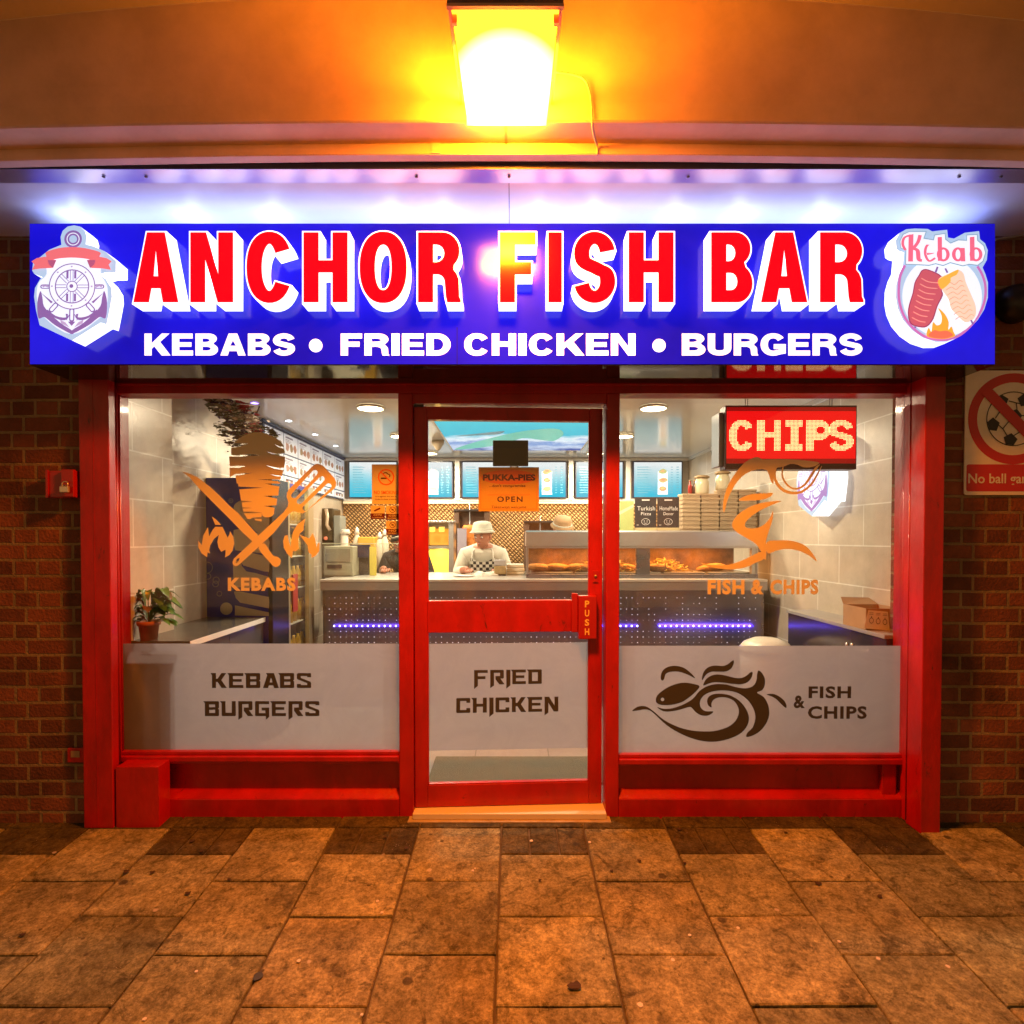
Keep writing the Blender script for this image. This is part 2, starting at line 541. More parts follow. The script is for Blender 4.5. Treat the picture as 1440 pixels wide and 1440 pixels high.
class MB:
    def __init__(s):
        s.bm = bmesh.new()
        s.mats = []

    def mi(s, m):
        if m not in s.mats:
            s.mats.append(m)
        return s.mats.index(m)

    def faces(s, vs, fs, m, smooth_=False):
        bv = [s.bm.verts.new(v) for v in vs]
        i = s.mi(m)
        for f in fs:
            try:
                q = s.bm.faces.new([bv[k] for k in f])
                q.material_index = i
                q.smooth = smooth_
            except ValueError:
                pass
        return bv

    def box(s, x0, x1, y0, y1, z0, z1, m, bev=0.0, seg=2):
        vs = [(x0, y0, z0), (x1, y0, z0), (x1, y1, z0), (x0, y1, z0), (x0, y0, z1), (x1, y0, z1), (x1, y1, z1), (x0, y1, z1)]
        fs = [(0, 3, 2, 1), (4, 5, 6, 7), (0, 1, 5, 4), (1, 2, 6, 5), (2, 3, 7, 6), (3, 0, 4, 7)]
        bv = s.faces(vs, fs, m)
        if bev:
            es = {e for v in bv for e in v.link_edges}
            i = s.mi(m)
            r = bmesh.ops.bevel(s.bm, geom=list(es), offset=bev, segments=seg, affect='EDGES', profile=0.5)
            for f in r['faces']:
                f.material_index = i
        return s

    def quad(s, pts, m):
        s.faces(pts, [tuple(range(len(pts)))], m)
        return s

    def shape(s, loops, Y, th, m, mp=None, side=None, smooth_side=False):
        """flat shape (outer loop, then holes) facing -y at y = Y, going back th"""
        mp = mp or (lambda u, v, d: (u, Y + d, v))
        tris = tessellate_polygon([[Vector((p[0], p[1], 0)) for p in l] for l in loops])
        flat = [p for l in loops for p in l]
        s.faces([mp(u, v, 0) for u, v in flat], tris, m)
        if th:
            s.faces([mp(u, v, th) for u, v in flat], [t[::-1] for t in tris], side or m)
            for l in loops:
                n = len(l)
                vs = [mp(u, v, 0) for u, v in l] + [mp(u, v, th) for u, v in l]
                s.faces(vs, [(i, (i + 1) % n, n + (i + 1) % n, n + i) for i in range(n)], side or m, smooth_side)
        return s

    def text(s, body, x0, x1, z0, z1, Y, m, offset=0.0, th=0.0, mp=None, spacing=1.0):
        vs, fs = text2d(body, offset, spacing)
        mp = mp or (lambda u, v, d: (u, Y + d, v))
        a0 = min(v[0] for v in vs); a1 = max(v[0] for v in vs)
        b0 = min(v[1] for v in vs); b1 = max(v[1] for v in vs)
        pts = [(x0 + (v[0] - a0) / (a1 - a0) * (x1 - x0), z0 + (v[1] - b0) / max(1e-6, b1 - b0) * (z1 - z0)) for v in vs]
        s.faces([mp(u, v, 0) for u, v in pts], fs, m)
        return s

    def tube(s, pts, r, m, n=8, caps=True):
        pts = [Vector(p) for p in pts]
        rs = r if isinstance(r, (list, tuple)) else [r] * len(pts)
        rings = []
        up = None
        for i, p in enumerate(pts):
            d = (pts[min(i + 1, len(pts) - 1)] - pts[max(0, i - 1)]).normalized()
            if up is None:
                up = d.orthogonal().normalized()
            else:
                up = (up - d * up.dot(d))
                up = up.normalized() if up.length > 1e-6 else d.orthogonal().normalized()
            w = d.cross(up)
            rings.append([tuple(p + (up * math.cos(2 * math.pi * k / n) + w * math.sin(2 * math.pi * k / n)) * rs[i]) for k in range(n)])
        vs = [v for rg in rings for v in rg]
        fs = []
        for i in range(len(rings) - 1):
            for k in range(n):
                fs.append((i * n + k, i * n + (k + 1) % n, (i + 1) * n + (k + 1) % n, (i + 1) * n + k))
        if caps:
            fs.append(tuple(range(n))[::-1]); fs.append(tuple((len(rings) - 1) * n + k for k in range(n)))
        s.faces(vs, fs, m, True)
        return s

    def lathe(s, prof, c, m, n=24, tilt=None, caps=True):
        """profile (radius, height) turned about an upright axis through c"""
        M = (tilt or Matrix.Identity(3))
        vs = []
        for r, h in prof:
            for k in range(n):
                a = 2 * math.pi * k / n
                vs.append(tuple(Vector(c) + M @ Vector((r * math.cos(a), r * math.sin(a), h))))
        fs = [(i * n + k, i * n + (k + 1) % n, (i + 1) * n + (k + 1) % n, (i + 1) * n + k) for i in range(len(prof) - 1) for k in range(n)]
        if caps and prof[0][0] > 1e-4:
            fs.append(tuple(range(n))[::-1])
        if caps and prof[-1][0] > 1e-4:
            fs.append(tuple((len(prof) - 1) * n + k for k in range(n)))
        s.faces(vs, fs, m, True)
        return s

    def blob(s, c, rx, ry, rz, m, n=12, noise=0.0, M=None, sd=0):
        rnd = random.Random(sd)
        vs, fs = [], []
        k = n // 2
        for i in range(k + 1):
            t = math.pi * i / k
            for j in range(n):
                a = 2 * math.pi * j / n
                q = 1 + (rnd.random() - .5) * noise
                v = Vector((rx * math.sin(t) * math.cos(a) * q, ry * math.sin(t) * math.sin(a) * q, rz * math.cos(t) * q))
                if M:
                    v = M @ v
                vs.append(tuple(Vector(c) + v))
        for i in range(k):
            for j in range(n):
                fs.append((i * n + j, (i + 1) * n + j, (i + 1) * n + (j + 1) % n, i * n + (j + 1) % n))
        s.faces(vs, fs, m, True)
        return s

    def build(s, name, parent=None, origin=None, label=None, rotz=0.0, weld=True, cat=None, group=None, kind=None):
        if weld:
            bmesh.ops.remove_doubles(s.bm, verts=s.bm.verts, dist=1e-6)
        pw = ORIG[parent.name] if parent else Vector((0, 0, 0))
        if origin is None:
            origin = pw
        origin = Vector(origin)
        for v in s.bm.verts:
            v.co -= origin
        me = bpy.data.meshes.new(name)
        bmesh.ops.recalc_face_normals(s.bm, faces=s.bm.faces)
        s.bm.to_mesh(me)
        s.bm.free()
        for m in s.mats:
            me.materials.append(m)
        o = bpy.data.objects.new(name, me)
        COL.objects.link(o)
        if parent:
            o.parent = parent
        o.location = origin - pw
        o.rotation_euler.z = rotz
        ORIG[o.name] = origin
        tag(o, label, cat, group, kind)
        return o


def tag(o, label=None, cat=None, group=None, kind=None):
    for k, v in (("label", label), ("category", cat), ("group", group), ("kind", kind)):
        if v:
            o[k] = v
    return o


def thing(name, label, cat, loc, group=None):
    o = bpy.data.objects.new(name, None)
    o.empty_display_size = 0.1
    COL.objects.link(o)
    o.location = loc
    ORIG[o.name] = Vector(loc)
    return tag(o, label, cat, group)


def dup(root, loc, label=None, rotz=None):
    def cp(o, parent):
        c = o.copy()
        COL.objects.link(c)
        c.parent = parent
        for ch in o.children:
            cp(ch, c)
        return c
    c = cp(root, None)
    c.location = loc
    ORIG[c.name] = Vector(loc)
    if label:
        c["label"] = label
    if rotz is not None:
        c.rotation_euler.z = rotz
    return c


def lamp(name, kind, loc, energy, color, parent=None, size=0.1, size_y=None, rot=(0, 0, 0), shape=None, radius=None, spread=None):
    l = bpy.data.lights.new(name, kind)
    l.energy = energy
    l.color = color
    if kind == 'AREA':
        l.shape = shape or ('RECTANGLE' if size_y else 'SQUARE')
        l.size = size
        if size_y:
            l.size_y = size_y
        if spread:
            l.spread = R(spread)
    else:
        l.shadow_soft_size = radius or 0.03
    o = bpy.data.objects.new(name, l)
    COL.objects.link(o)
    if parent:
        o.parent = parent
        o.location = Vector(loc) - ORIG[parent.name]
    else:
        o.location = loc
    o.rotation_euler = rot
    return o


# ------------------------------------------------------------------ letter outlines
def glyph(ch, W, H, t, h):
    """upright bold letter: t = stem width, h = bar height; loops: outer, holes"""
    if ch == 'I':
        return [[(0, 0), (W, 0), (W, H), (0, H)]]
    if ch == 'H':
        b0, b1 = H * .5 - h * .42, H * .5 + h * .58
        return [[(0, 0), (t, 0), (t, b0), (W - t, b0), (W - t, 0), (W, 0), (W, H), (W - t, H), (W - t, b1), (t, b1), (t, H), (0, H)]]
    if ch == 'F':
        b0, b1 = H * .40, H * .40 + h
        return [[(0, 0), (t, 0), (t, b0), (W * .88, b0), (W * .88, b1), (t, b1), (t, H - h), (W, H - h), (W, H), (0, H)]]
    if ch == 'E':
        b0, b1 = H * .5 - h * .45, H * .5 + h * .45
        return [[(0, 0), (W, 0), (W, h), (t, h), (t, b0), (W * .92, b0), (W * .92, b1), (t, b1), (t, H - h), (W * .98, H - h), (W * .98, H), (0, H)]]
    if ch == 'N':
        return [[(0, 0), (t * .98, 0), (t * .98, H * .62), (W - t * 1.02, 0), (W, 0), (W, H), (W - t * .98, H), (W - t * .98, H * .40), (t * 1.04, H), (0, H)]]
    if ch == 'A':
        a = t * 1.02
        q = .5 * W
        return [[(0, 0), (a, 0), (a + W * .055, H * .20), (W - a - W * .055, H * .20), (W - a, 0), (W, 0), (q + a * .58, H), (q - a * .58, H)],
                [(a + W * .105, H * .20 + h), (q, H * .76), (W - a - W * .105, H * .20 + h)]]
    if ch == 'B':
        rx = W * .36
        W2 = W * .95
        outer = [(0, 0), (W - rx, 0)] + arc(W - rx, H * .27, rx, H * .27, -88, 58) + arc(W2 - rx, H * .765, rx, H * .235, -55, 90) + [(0, H)]
        r2 = max(rx - t * .55, rx * .3)
        ha = [(t, h), (W - t - r2, h)] + arc(W - t - r2, (h + .5 * H - h * .45) / 2, r2, (.5 * H - h * 1.45) / 2, -88, 90, 8) + [(t, .5 * H - h * .45)]
        hb = [(t, .5 * H + h * .5), (W2 - t - r2, .5 * H + h * .5)] + arc(W2 - t - r2, (.5 * H + h * .5 + H - h) / 2, r2, (.5 * H - h * 1.5) / 2, -88, 90, 8) + [(t, H - h)]
        return [outer, ha, hb]
    if ch == 'R':
        rx = W * .40
        yb = H * .40
        outer = [(0, 0), (t, 0), (t, yb), (W * .40, yb)] + arc(W * .46, yb - H * .12, W - t - W * .02 - W * .46, H * .12, 86, 0, 6) + \
                [(W - t * .98, H * .08), (W - t * .9, 0), (W, 0), (W, H * .03), (W * .965, H * .08), (W * .95, H * .33), (W * .90, H * .41), (W * .83, H * .465)] + \
                arc(W * .97 - rx, H * .735, rx, H * .265, -48, 90) + [(0, H)]
        r2 = max(rx - t * .6, rx * .3)
        hole = [(t, yb + h), (W * .97 - t - r2, yb + h)] + arc(W * .97 - t - r2, (yb + h + H - h) / 2, r2, (H - yb - 2 * h) / 2, -88, 90, 8) + [(t, H - h)]
        return [outer, hole]
    if ch == 'D':
        rx = W * .55
        outer = [(0, 0)] + arc(W - rx, H * .5, rx, H * .5, -90, 90, 16) + [(0, H)]
        r2 = max(rx - t, .2 * rx)
        hole = [(t, h)] + arc(W - t - r2, H * .5, r2, H * .5 - h, -90, 90, 14) + [(t, H - h)]
        return [outer, hole]
    if ch == 'O':
        return [arc(W / 2, H / 2, W / 2, H / 2 * 1.02, 0, 352, 40, .88), arc(W / 2, H / 2, W / 2 - t, H / 2 - h, 0, 350, 32, .9)]
    if ch == 'C':
        p = arc(W / 2, H / 2, W / 2 - t / 2, H / 2 * 1.02 - h / 2, 32, 328, 34, .92)
        return [ribbon(p, t, h)]
    if ch == 'G':
        p = arc(W / 2, H / 2, W / 2 - t / 2, H / 2 * 1.02 - h / 2, 34, 300, 30, .92) + [(W - t * .5, H * .20), (W - t * .5, H * .32)]
        o = ribbon(p, t, h)
        k = len(p)
        # bar to the left at the end of the stroke
        left, right = o[:k], o[k:]
        left[-1] = (W, H * .52)
        left[-2] = (W, H * .1)
        right[0] = (W - t, H * .32)
        right[1] = (W - t, H * .27)
        return [left + [(W * .52, H * .52), (W * .52, H * .52 - h)] + [(W - t, H * .52 - h)] + right[1:]]
    if ch == 'S':
        a, b = t / 2, h / 2
        ctl = arc(.5, .745, .49, .265, 8, 212, 9) + [(.27, .545), (.5, .50), (.73, .445)] + arc(.5, .255, .50, .265, 34, -168, 9)
        p = smooth([(a + u * (W - t), b + v * (H - h)) for u, v in ctl], 3, False)
        return [ribbon(p, t, h)]
    if ch == 'U':
        p = [(t / 2, H), (t / 2, H * .5)] + arc(W / 2, H * .34, W / 2 - t / 2, H * .34 - h / 2, 180, 360, 16, .9) + [(W - t / 2, H * .5), (W - t / 2, H)]
        return [ribbon(p, t, h)]
    if ch == 'K':
        return [[(0, 0), (t, 0), (t, H * .30), (t * 1.35, H * .42), (W - t * 1.12, 0), (W * 1.03, 0), (W * .62, H * .62), (W * .99, H),
                 (W - t * 1.1, H), (t, H * .56), (t, H), (0, H)]]
    raise KeyError(ch)


SQ = {   # squared lettering with spurs, on a 18 x 20 grid
    'K': [[(-1.8, 20), (5, 20), (5, 12.5), (7, 12.5), (12, 20), (18, 20), (11.8, 10.6), (18.5, 0), (12, 0), (7, 8), (5, 8), (5, 0), (0, 0), (0, 17)]],
    'E': [[(-2, 20), (18, 20), (18, 16), (5, 16), (5, 12), (16, 12), (16, 8.4), (5, 8.4), (5, 4), (18, 4), (18, 0), (0, 0), (0, 17)]],
    'B': [[(-2, 20), (17, 20), (18, 19), (18, 11.3), (16.6, 10), (18, 8.7), (18, 1), (17, 0), (0, 0), (0, 17)],
          [(5.5, 12), (13, 12), (13, 15.5), (5.5, 15.5)], [(5.5, 4.2), (13, 4.2), (13, 8.4), (5.5, 8.4)]],
    'A': [[(4, 20), (14, 20), (20, 0), (14, 0), (13, 3.6), (7.6, 3.6), (6.4, 0), (0, 0), (5.4, 17)], [(8.4, 7.4), (12, 7.4), (10.6, 13), (9.8, 13)]],
    'S': [[(1.5, 20), (17, 20), (18, 19), (18, 14.5), (13, 14.5), (13, 16), (5, 16), (5, 13.5), (17, 8.5), (18, 7), (18, 1), (17, 0), (1, 0), (0, 1),
           (0, 5.5), (5, 5.5), (5, 4), (13, 4), (13, 6.4), (1, 11.4), (0, 13), (0, 18.5)]],
    'U': [[(-2, 20), (5, 20), (5, 4.5), (13, 4.5), (13, 20), (18, 20), (18, 1), (17, 0), (1, 0), (0, 1), (0, 17)]],
    'R': [[(0, 20), (17, 20), (18, 19), (18, 9), (17, 8), (13.5, 8), (19, 0), (12, 0), (7, 7), (7, 11.5), (13, 11.5), (13, 16), (5, 16), (5, -1.5), (0, -5)]],
    'G': [[(1, 20), (18, 20), (18, 16), (5, 16), (5, 4), (13, 4), (13, 7.5), (8.4, 7.5), (8.4, 11.4), (18, 11.4), (18, -1), (13.6, -5), (13.6, 0), (1, 0), (0, 1), (0, 19)]],
    'F': [[(0, 20), (18, 20), (18, 16), (5, 16), (5, 11.5), (15, 11.5), (15, 7.5), (5, 7.5), (5, -1.5), (0, -6)]],
    'I': [[(0, 20), (5.5, 20), (5.5, -1.5), (0, -6)]],
    'D': [[(-2, 20), (17, 20), (18, 19), (18, 1), (17, 0), (0, 0), (0, 17)], [(5, 4), (12.6, 4), (12.6, 16), (5, 16)]],
    'C': [[(1, 20), (17, 20), (18, 19), (18, 13.5), (13, 13.5), (13, 16), (5, 16), (5, 4), (13, 4), (13, 6.5), (18, 6.5), (18, 1), (17, 0), (1, 0), (0, 1), (0, 19)]],
    'H': [[(-2, 20), (5, 20), (5, 12), (13, 12), (13, 20), (18, 20), (18, 0), (13, 0), (13, 8), (5, 8), (5, 0), (0, 0), (0, 17)]],
    'N': [[(0, 20), (6, 20), (13, 8), (13, 20), (18, 20), (18, 0), (12, 0), (5, 12), (5, -1.5), (0, -5)]],
}


def square_word(mb, word, px0, px1, py_top, py_base, Y, m, origin_map=None):
    n = 0.0
    adv = {'I': 8}
    total = sum(adv.get(c, 21.3) for c in word) - 3.0
    x0, zt = P(px0, py_top, Y); x1, zb = P(px1, py_base, Y)
    for c in word:
        for_l = [[(x0 + (n + u) / total * (x1 - x0), zb + v / 20 * (zt - zb)) for u, v in l] for l in SQ[c]]
        mb.shape(for_l, Y, 0, m)
        n += adv.get(c, 21.3)


def zp(pts, s, ox, oy, Y):
    return [P(ox + x / s, oy + y / s, Y) for x, y in pts]
# ================================================================== materials in use
red_paint = mat("red_gloss_paint", (0.40, 0.0046, 0.0040), 0.38, var=0.35, vscale=7, bump=0.22, bscale=34, rvar=0.12, coat=0.10, stretch=(1, 1, .45), wear=(0.10, 0.006, 0.005))
red_plastic = mat("red_plastic", (0.34, 0.008, 0.006), 0.3, coat=0.2)
brick = brick_mat("red_brown_brick", 0, 0.225, 0.0755, (0.23, 0.075, 0.036), (0.11, 0.038, 0.022), (0.23, 0.165, 0.09), 0.0085,
                  rough=0.82, shift=(0.06, 0.02), bump=0.85, cloud=0.5, squash=0.5)
slab = slab_mat()
joint = mat("joint_dirt", (0.10, 0.085, 0.06), 0.95, var=0.4, vscale=30, bump=0.5)
concrete_white = mat("painted_concrete", (0.74, 0.58, 0.47), 0.72, var=0.22, vscale=2.6, bump=0.20, bscale=14)
gap_shade = mat("dark_gap", (0.03, 0.03, 0.03), 0.8)  # shade in the gap behind the beam, put into the colour
ceiling_paint = mat("canopy_ceiling_paint", (0.55, 0.54, 0.54), 0.8, var=0.12, vscale=2, bump=0.2, bscale=30)
soffit_white = mat("white_soffit_board", (0.78, 0.79, 0.82), 0.38, var=0.06, vscale=4, bump=0.05, bscale=20, rvar=0.06)
trim_metal = mat("satin_trim", (0.72, 0.70, 0.78), 0.33, metal=0.8, bump=0.05, bscale=14)
screw_metal = mat("screw_metal", (0.18, 0.17, 0.17), 0.4, metal=0.8)
doorstep = mat("doorstep_stone", (0.40, 0.34, 0.27), 0.8, var=0.3, vscale=12, bump=0.4, bscale=60)
sill_metal = mat("threshold_metal", (0.72, 0.66, 0.58), 0.5, metal=0.1, rvar=0.1, bump=.05)
pane_glass = glass_mat("window_glass", (0.97, 0.98, 0.97), 1.0)
film = film_mat("frosted_film")
dark_vinyl = mat("dark_vinyl", (0.040, 0.045, 0.055), 0.55)
gold_vinyl = mat("gold_vinyl", (0.80, 0.78, 0.62), 0.42, spec=0.4)
white_paint = mat("white_paint", (0.80, 0.78, 0.74), 0.5)
grey_metal = mat("grey_metal", (0.35, 0.35, 0.36), 0.35, metal=0.7)
dark_metal = mat("dark_metal", (0.05, 0.045, 0.045), 0.45, metal=0.5)
black_plastic = mat("black_plastic", (0.012, 0.012, 0.012), 0.35)

# ================================================================== pavement
YW = 2.667
SLOPE = 0.06


def gz(y):
    return SLOPE * (y - YW)


mb = MB()
mb.quad([(-30, -14, gz(-14) - 0.012), (30, -14, gz(-14) - 0.012), (30, 2.86, gz(2.86) - 0.012), (-30, 2.86, gz(2.86) - 0.012)], joint)
tones = []
mb2 = MB()
fi = mb2.mi(slab)
layer = mb2.bm.loops.layers.color.new("tone")
rnd = random.Random(11)


def slab_box(x0, x1, y0, y1, tone, dz):
    g = 0.0030
    e = 0.006
    x0 += g + rnd.uniform(0, .002); x1 -= g + rnd.uniform(0, .002); y0 += g + rnd.uniform(0, .002); y1 -= g + rnd.uniform(0, .002)
    tl, tw = rnd.uniform(-.0022, .0022), rnd.uniform(-.0022, .0022)

    def z(x, y, d):
        return gz(y) + dz + d + tl * (x - x0) / .4 + tw * (y - y0) / .4
    n = 5
    # edge wobble so the arrises are worn
    ring = []
    for k in range(n):
        ring.append((x0 + (x1 - x0) * k / n, y0))
    for k in range(n):
        ring.append((x1, y0 + (y1 - y0) * k / n))
    for k in range(n):
        ring.append((x1 - (x1 - x0) * k / n, y1))
    for k in range(n):
        ring.append((x0, y1 - (y1 - y0) * k / n))
    cx, cy = (x0 + x1) / 2, (y0 + y1) / 2
    lo = [mb2.bm.verts.new((x, y, z(x, y, -0.015))) for x, y in ring]
    mid, top = [], []
    for x, y in ring:
        w = rnd.uniform(-.0012, .0012)
        ux, uy = (1 if x < cx else -1), (1 if y < cy else -1)
        mid.append(mb2.bm.verts.new((x + w * ux, y + w * uy, z(x, y, -0.004))))
        q = e * rnd.uniform(.5, 1.1)
        sx_, sy_ = (cx - x), (cy - y)
        l_ = math.hypot(sx_, sy_)
        top.append(mb2.bm.verts.new((x + sx_ / l_ * q, y + sy_ / l_ * q, z(x, y, 0))))
    fs = []
    m_ = len(ring)
    for a, b in ((lo, mid), (mid, top)):
        for k in range(m_):
            fs.append(mb2.bm.faces.new([a[k], a[(k + 1) % m_], b[(k + 1) % m_], b[k]]))
    fs.append(mb2.bm.faces.new(top))
    for f in fs:
        f.material_index = fi
        for l in f.loops:
            l[layer] = (*tone, 1)


CW = 0.388
JD = 0.377
base = (0.58, 0.56, 0.43)
for c in range(-22, 23):
    x0 = -0.050 + CW * c
    x1 = x0 + CW
    ys = 2.455 if c % 2 == 0 else 2.275
    y = ys
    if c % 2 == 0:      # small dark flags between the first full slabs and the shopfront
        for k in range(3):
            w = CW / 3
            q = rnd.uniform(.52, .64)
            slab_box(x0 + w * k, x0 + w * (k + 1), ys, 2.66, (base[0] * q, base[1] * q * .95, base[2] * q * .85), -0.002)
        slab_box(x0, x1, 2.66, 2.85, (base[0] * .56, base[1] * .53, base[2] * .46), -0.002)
    else:
        q = rnd.uniform(.9, 1.1)
        slab_box(x0, x1, ys, 2.652, (base[0] * q, base[1] * q, base[2] * q), 0)
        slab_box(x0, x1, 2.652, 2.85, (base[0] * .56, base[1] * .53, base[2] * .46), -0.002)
    for r_ in range(18 if abs(c) < 12 else 12):
        q = rnd.uniform(.88, 1.08)
        w = rnd.uniform(-.03, .03)
        slab_box(x0, x1, y - JD, y, (base[0] * (q + w), base[1] * q, base[2] * (q - w)), rnd.uniform(-.0018, .0018))
        y -= JD
pm = mb2.bm
# join the dirt bed under the slabs
me_tmp = bpy.data.meshes.new("tmp")
mb.bm.to_mesh(me_tmp)
j = mb2.mi(joint)
nf = len(pm.faces)
pm.from_mesh(me_tmp)
pm.faces.ensure_lookup_table()
for f in pm.faces[nf:]:
    f.material_index = j
bpy.data.meshes.remove(me_tmp)
mb2.build("pavement", kind="structure", weld=False)

# bits dropped on the slabs: leaves and gum
leaf_m = mat("dead_leaf", (0.045, 0.024, 0.014), 0.8)
gum_m = mat("chewing_gum", (0.62, 0.56, 0.50), 0.7)
dark_spot = mat("dark_gum", (0.03, 0.026, 0.022), 0.6)


def ground_pt(px, py):
    # point of the sloped pavement under a place in the photograph
    lo, hi = 0.8, 4.0
    for _ in range(40):
        m_ = (lo + hi) / 2
        x, z = P(px, py, m_)
        if z < gz(m_):
            hi = m_
        else:
            lo = m_
    return x, m_, gz(m_)


k = 0
for px, py, r_, kind_ in [(178, 1227, .013, 'leaf'), (215, 1228, .011, 'leaf'), (271, 1184, .013, 'leaf'), (284, 1198, .010, 'leaf'), (363, 1374, .017, 'spot'),
                       (264, 1258, .011, 'leaf'), (541, 1179, .009, 'leaf'), (571, 1194, .012, 'leaf'), (322, 1238, .009, 'leaf'), (32, 1316, .012, 'leaf'),
                       (808, 1389, .022, 'leaf'), (759, 1239, .008, 'leaf'), (899, 1212, .010, 'leaf'), (860, 1226, .008, 'leaf'), (963, 1215, .009, 'leaf'),
                       (1150, 1244, .013, 'leaf'), (1237, 1262, .011, 'leaf'), (955, 1167, .010, 'leaf'), (1105, 1172, .010, 'leaf'),
                       (747, 1183, .008, 'gum'), (829, 1185, .007, 'gum'), (420, 1352, .007, 'gum'), (531, 1268, .006, 'gum'), (537, 1284, .006, 'gum'),
                       (276, 1367, .005, 'gum'), (946, 1351, .007, 'gum'), (970, 1316, .006, 'gum'), (900, 1414, .009, 'gum'), (1180, 1325, .006, 'gum'),
                       (1235, 1349, .007, 'gum'), (1333, 1360, .007, 'gum'), (509, 1428, .005, 'gum'), (665, 1225, .006, 'gum'), (668, 1222, .004, 'gum'),
                       (203, 1434, .006, 'gum'), (1038, 1306, .006, 'gum')]:
    x, y, z = ground_pt(px, py)
    mb = MB()
    rr = random.Random(k)
    n = 11
    if kind_ == 'leaf':
        l = [(x + r_ * rr.uniform(.55, 1.2) * math.cos(2 * math.pi * i / n), y + r_ * rr.uniform(.5, 1.1) * math.sin(2 * math.pi * i / n)) for i in range(n)]
        mp = lambda u, v, d: (u, v, gz(v) + .004 + .25 * abs(u - x) + d)
        mb.shape([l], 0, .001, leaf_m, mp)
        mb.build("dead_leaf", origin=(x, y, z), label="dark crumpled dead leaf lying on the paving slabs", cat="leaf", group="dead leaves dropped on the pavement")
    else:
        l = [(x + r_ * rr.uniform(.8, 1.1) * math.cos(2 * math.pi * i / n), y + r_ * rr.uniform(.8, 1.1) * math.sin(2 * math.pi * i / n)) for i in range(n)]
        mp = lambda u, v, d: (u, v, gz(v) + .0035 - d)
        if kind_ == 'gum':
            mb.shape([l], 0, .003, gum_m, mp)
            mb.build("gum_spot", origin=(x, y, z), label="small pale spot of chewing gum trodden on the paving slabs", cat="chewing gum", group="pale gum spots on the pavement")
        else:
            mb.shape([l], 0, .003, dark_spot, mp)
            mb.build("gum_spot", origin=(x, y, z), label="single black round stain of old gum on a slab joint", cat="chewing gum")
    k += 1

# ================================================================== brick walls either side
mb = MB()
mb.box(-7, -1.995, 2.70, 2.98, -0.2, 3.2, brick)
mb.build("brick_wall", origin=(-4, 2.7, 0), label="dark red brick wall beside the red box with the padlock", cat="wall")
mb = MB()
mb.box(1.985, 7, 2.70, 2.98, -0.2, 3.2, brick)
mb.build("brick_wall", origin=(4, 2.7, 0), label="red brick wall carrying the no ball games sign", cat="wall")

# ================================================================== canopy above the shop
canopy = thing("shop_canopy", "painted concrete canopy edge with stepped mouldings above the shop sign", "canopy", (0, 2.1, 2.9))


def sag(x):
    return -0.0068 * x * x


prof = [(2.027, 2.02), (2.027, 1.60), (2.024, 1.53), (2.027, 1.472), (2.033, 1.467), (2.138, 1.467), (2.138, 1.430), (2.141, 1.427), (2.178, 1.427), (2.18, 1.62)]
mb = MB()
xs = [-7 + i * 0.35 for i in range(41)]
for i in range(len(prof) - 1):
    m_ = concrete_white if i < len(prof) - 2 else gap_shade
    vs = []
    for x in xs:
        for q in (prof[i], prof[i + 1]):
            vs.append((x, q[0], CAMZ + q[1] + sag(max(-3, min(3, x)))))
    mb.faces(vs, [(2 * a, 2 * a + 2, 2 * a + 3, 2 * a + 1) for a in range(len(xs) - 1)], m_)
mb.build("beam", canopy)
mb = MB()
mb.box(-7, 7, 2.181, 2.75, 2.94, 2.98, gap_shade)
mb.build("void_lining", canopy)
ZS = 2.778
xj = PX(716, 2.4)
for a, b in ((-7, xj - .0015), (xj + .0015, 7)):
    mb = MB()
    mb.box(a, b, 2.292, 2.698, ZS, ZS + .012, soffit_white)
    mb.build("soffit_board", canopy)
mb = MB()
# thin bright edge trim, slightly rippled
n = 80
vs = []
rt = random.Random(5)
for i in range(n + 1):
    x = -3.2 + 6.4 * i / n
    w = rt.uniform(-.0012, .0012)
    vs += [(x, 2.212, ZS + .002 + w), (x, 2.290, ZS - .004)]
mb.faces(vs, [(2 * a, 2 * a + 2, 2 * a + 3, 2 * a + 1) for a in range(n)], trim_metal, True)
mb.box(-3.2, 3.2, 2.208, 2.2115, ZS - .002, ZS + .04, trim_metal)
mb.build("edge_trim", canopy)
for px in (152, 211, 587, 716, 965, 1342, 1400):
    x = PX(px, 2.25)
    mb = MB()
    mb.lathe([(0, 0), (.005, .001), (.0065, .004)], (x, 2.25, ZS - .008), screw_metal, 10)
    mb.build("screw", canopy)
ce0, ce1 = PZ(30, 2.027), PZ(0, 2.027)
ck = (ce1 - ce0) / (1.82 ** 2 - .95 ** 2)
cz0 = ce0 + ck * 1.82 ** 2
mb = MB()
xs = [-3.5 + i * 0.175 for i in range(41)]
vs = []
for x in xs:
    for y in (-2.6, 2.0265):
        vs.append((x, y, cz0 - ck * min(x * x, 9)))
mb.faces(vs, [(2 * a, 2 * a + 1, 2 * a + 3, 2 * a + 2) for a in range(len(xs) - 1)], ceiling_paint, True)
mb.build("canopy_ceiling", kind="structure")

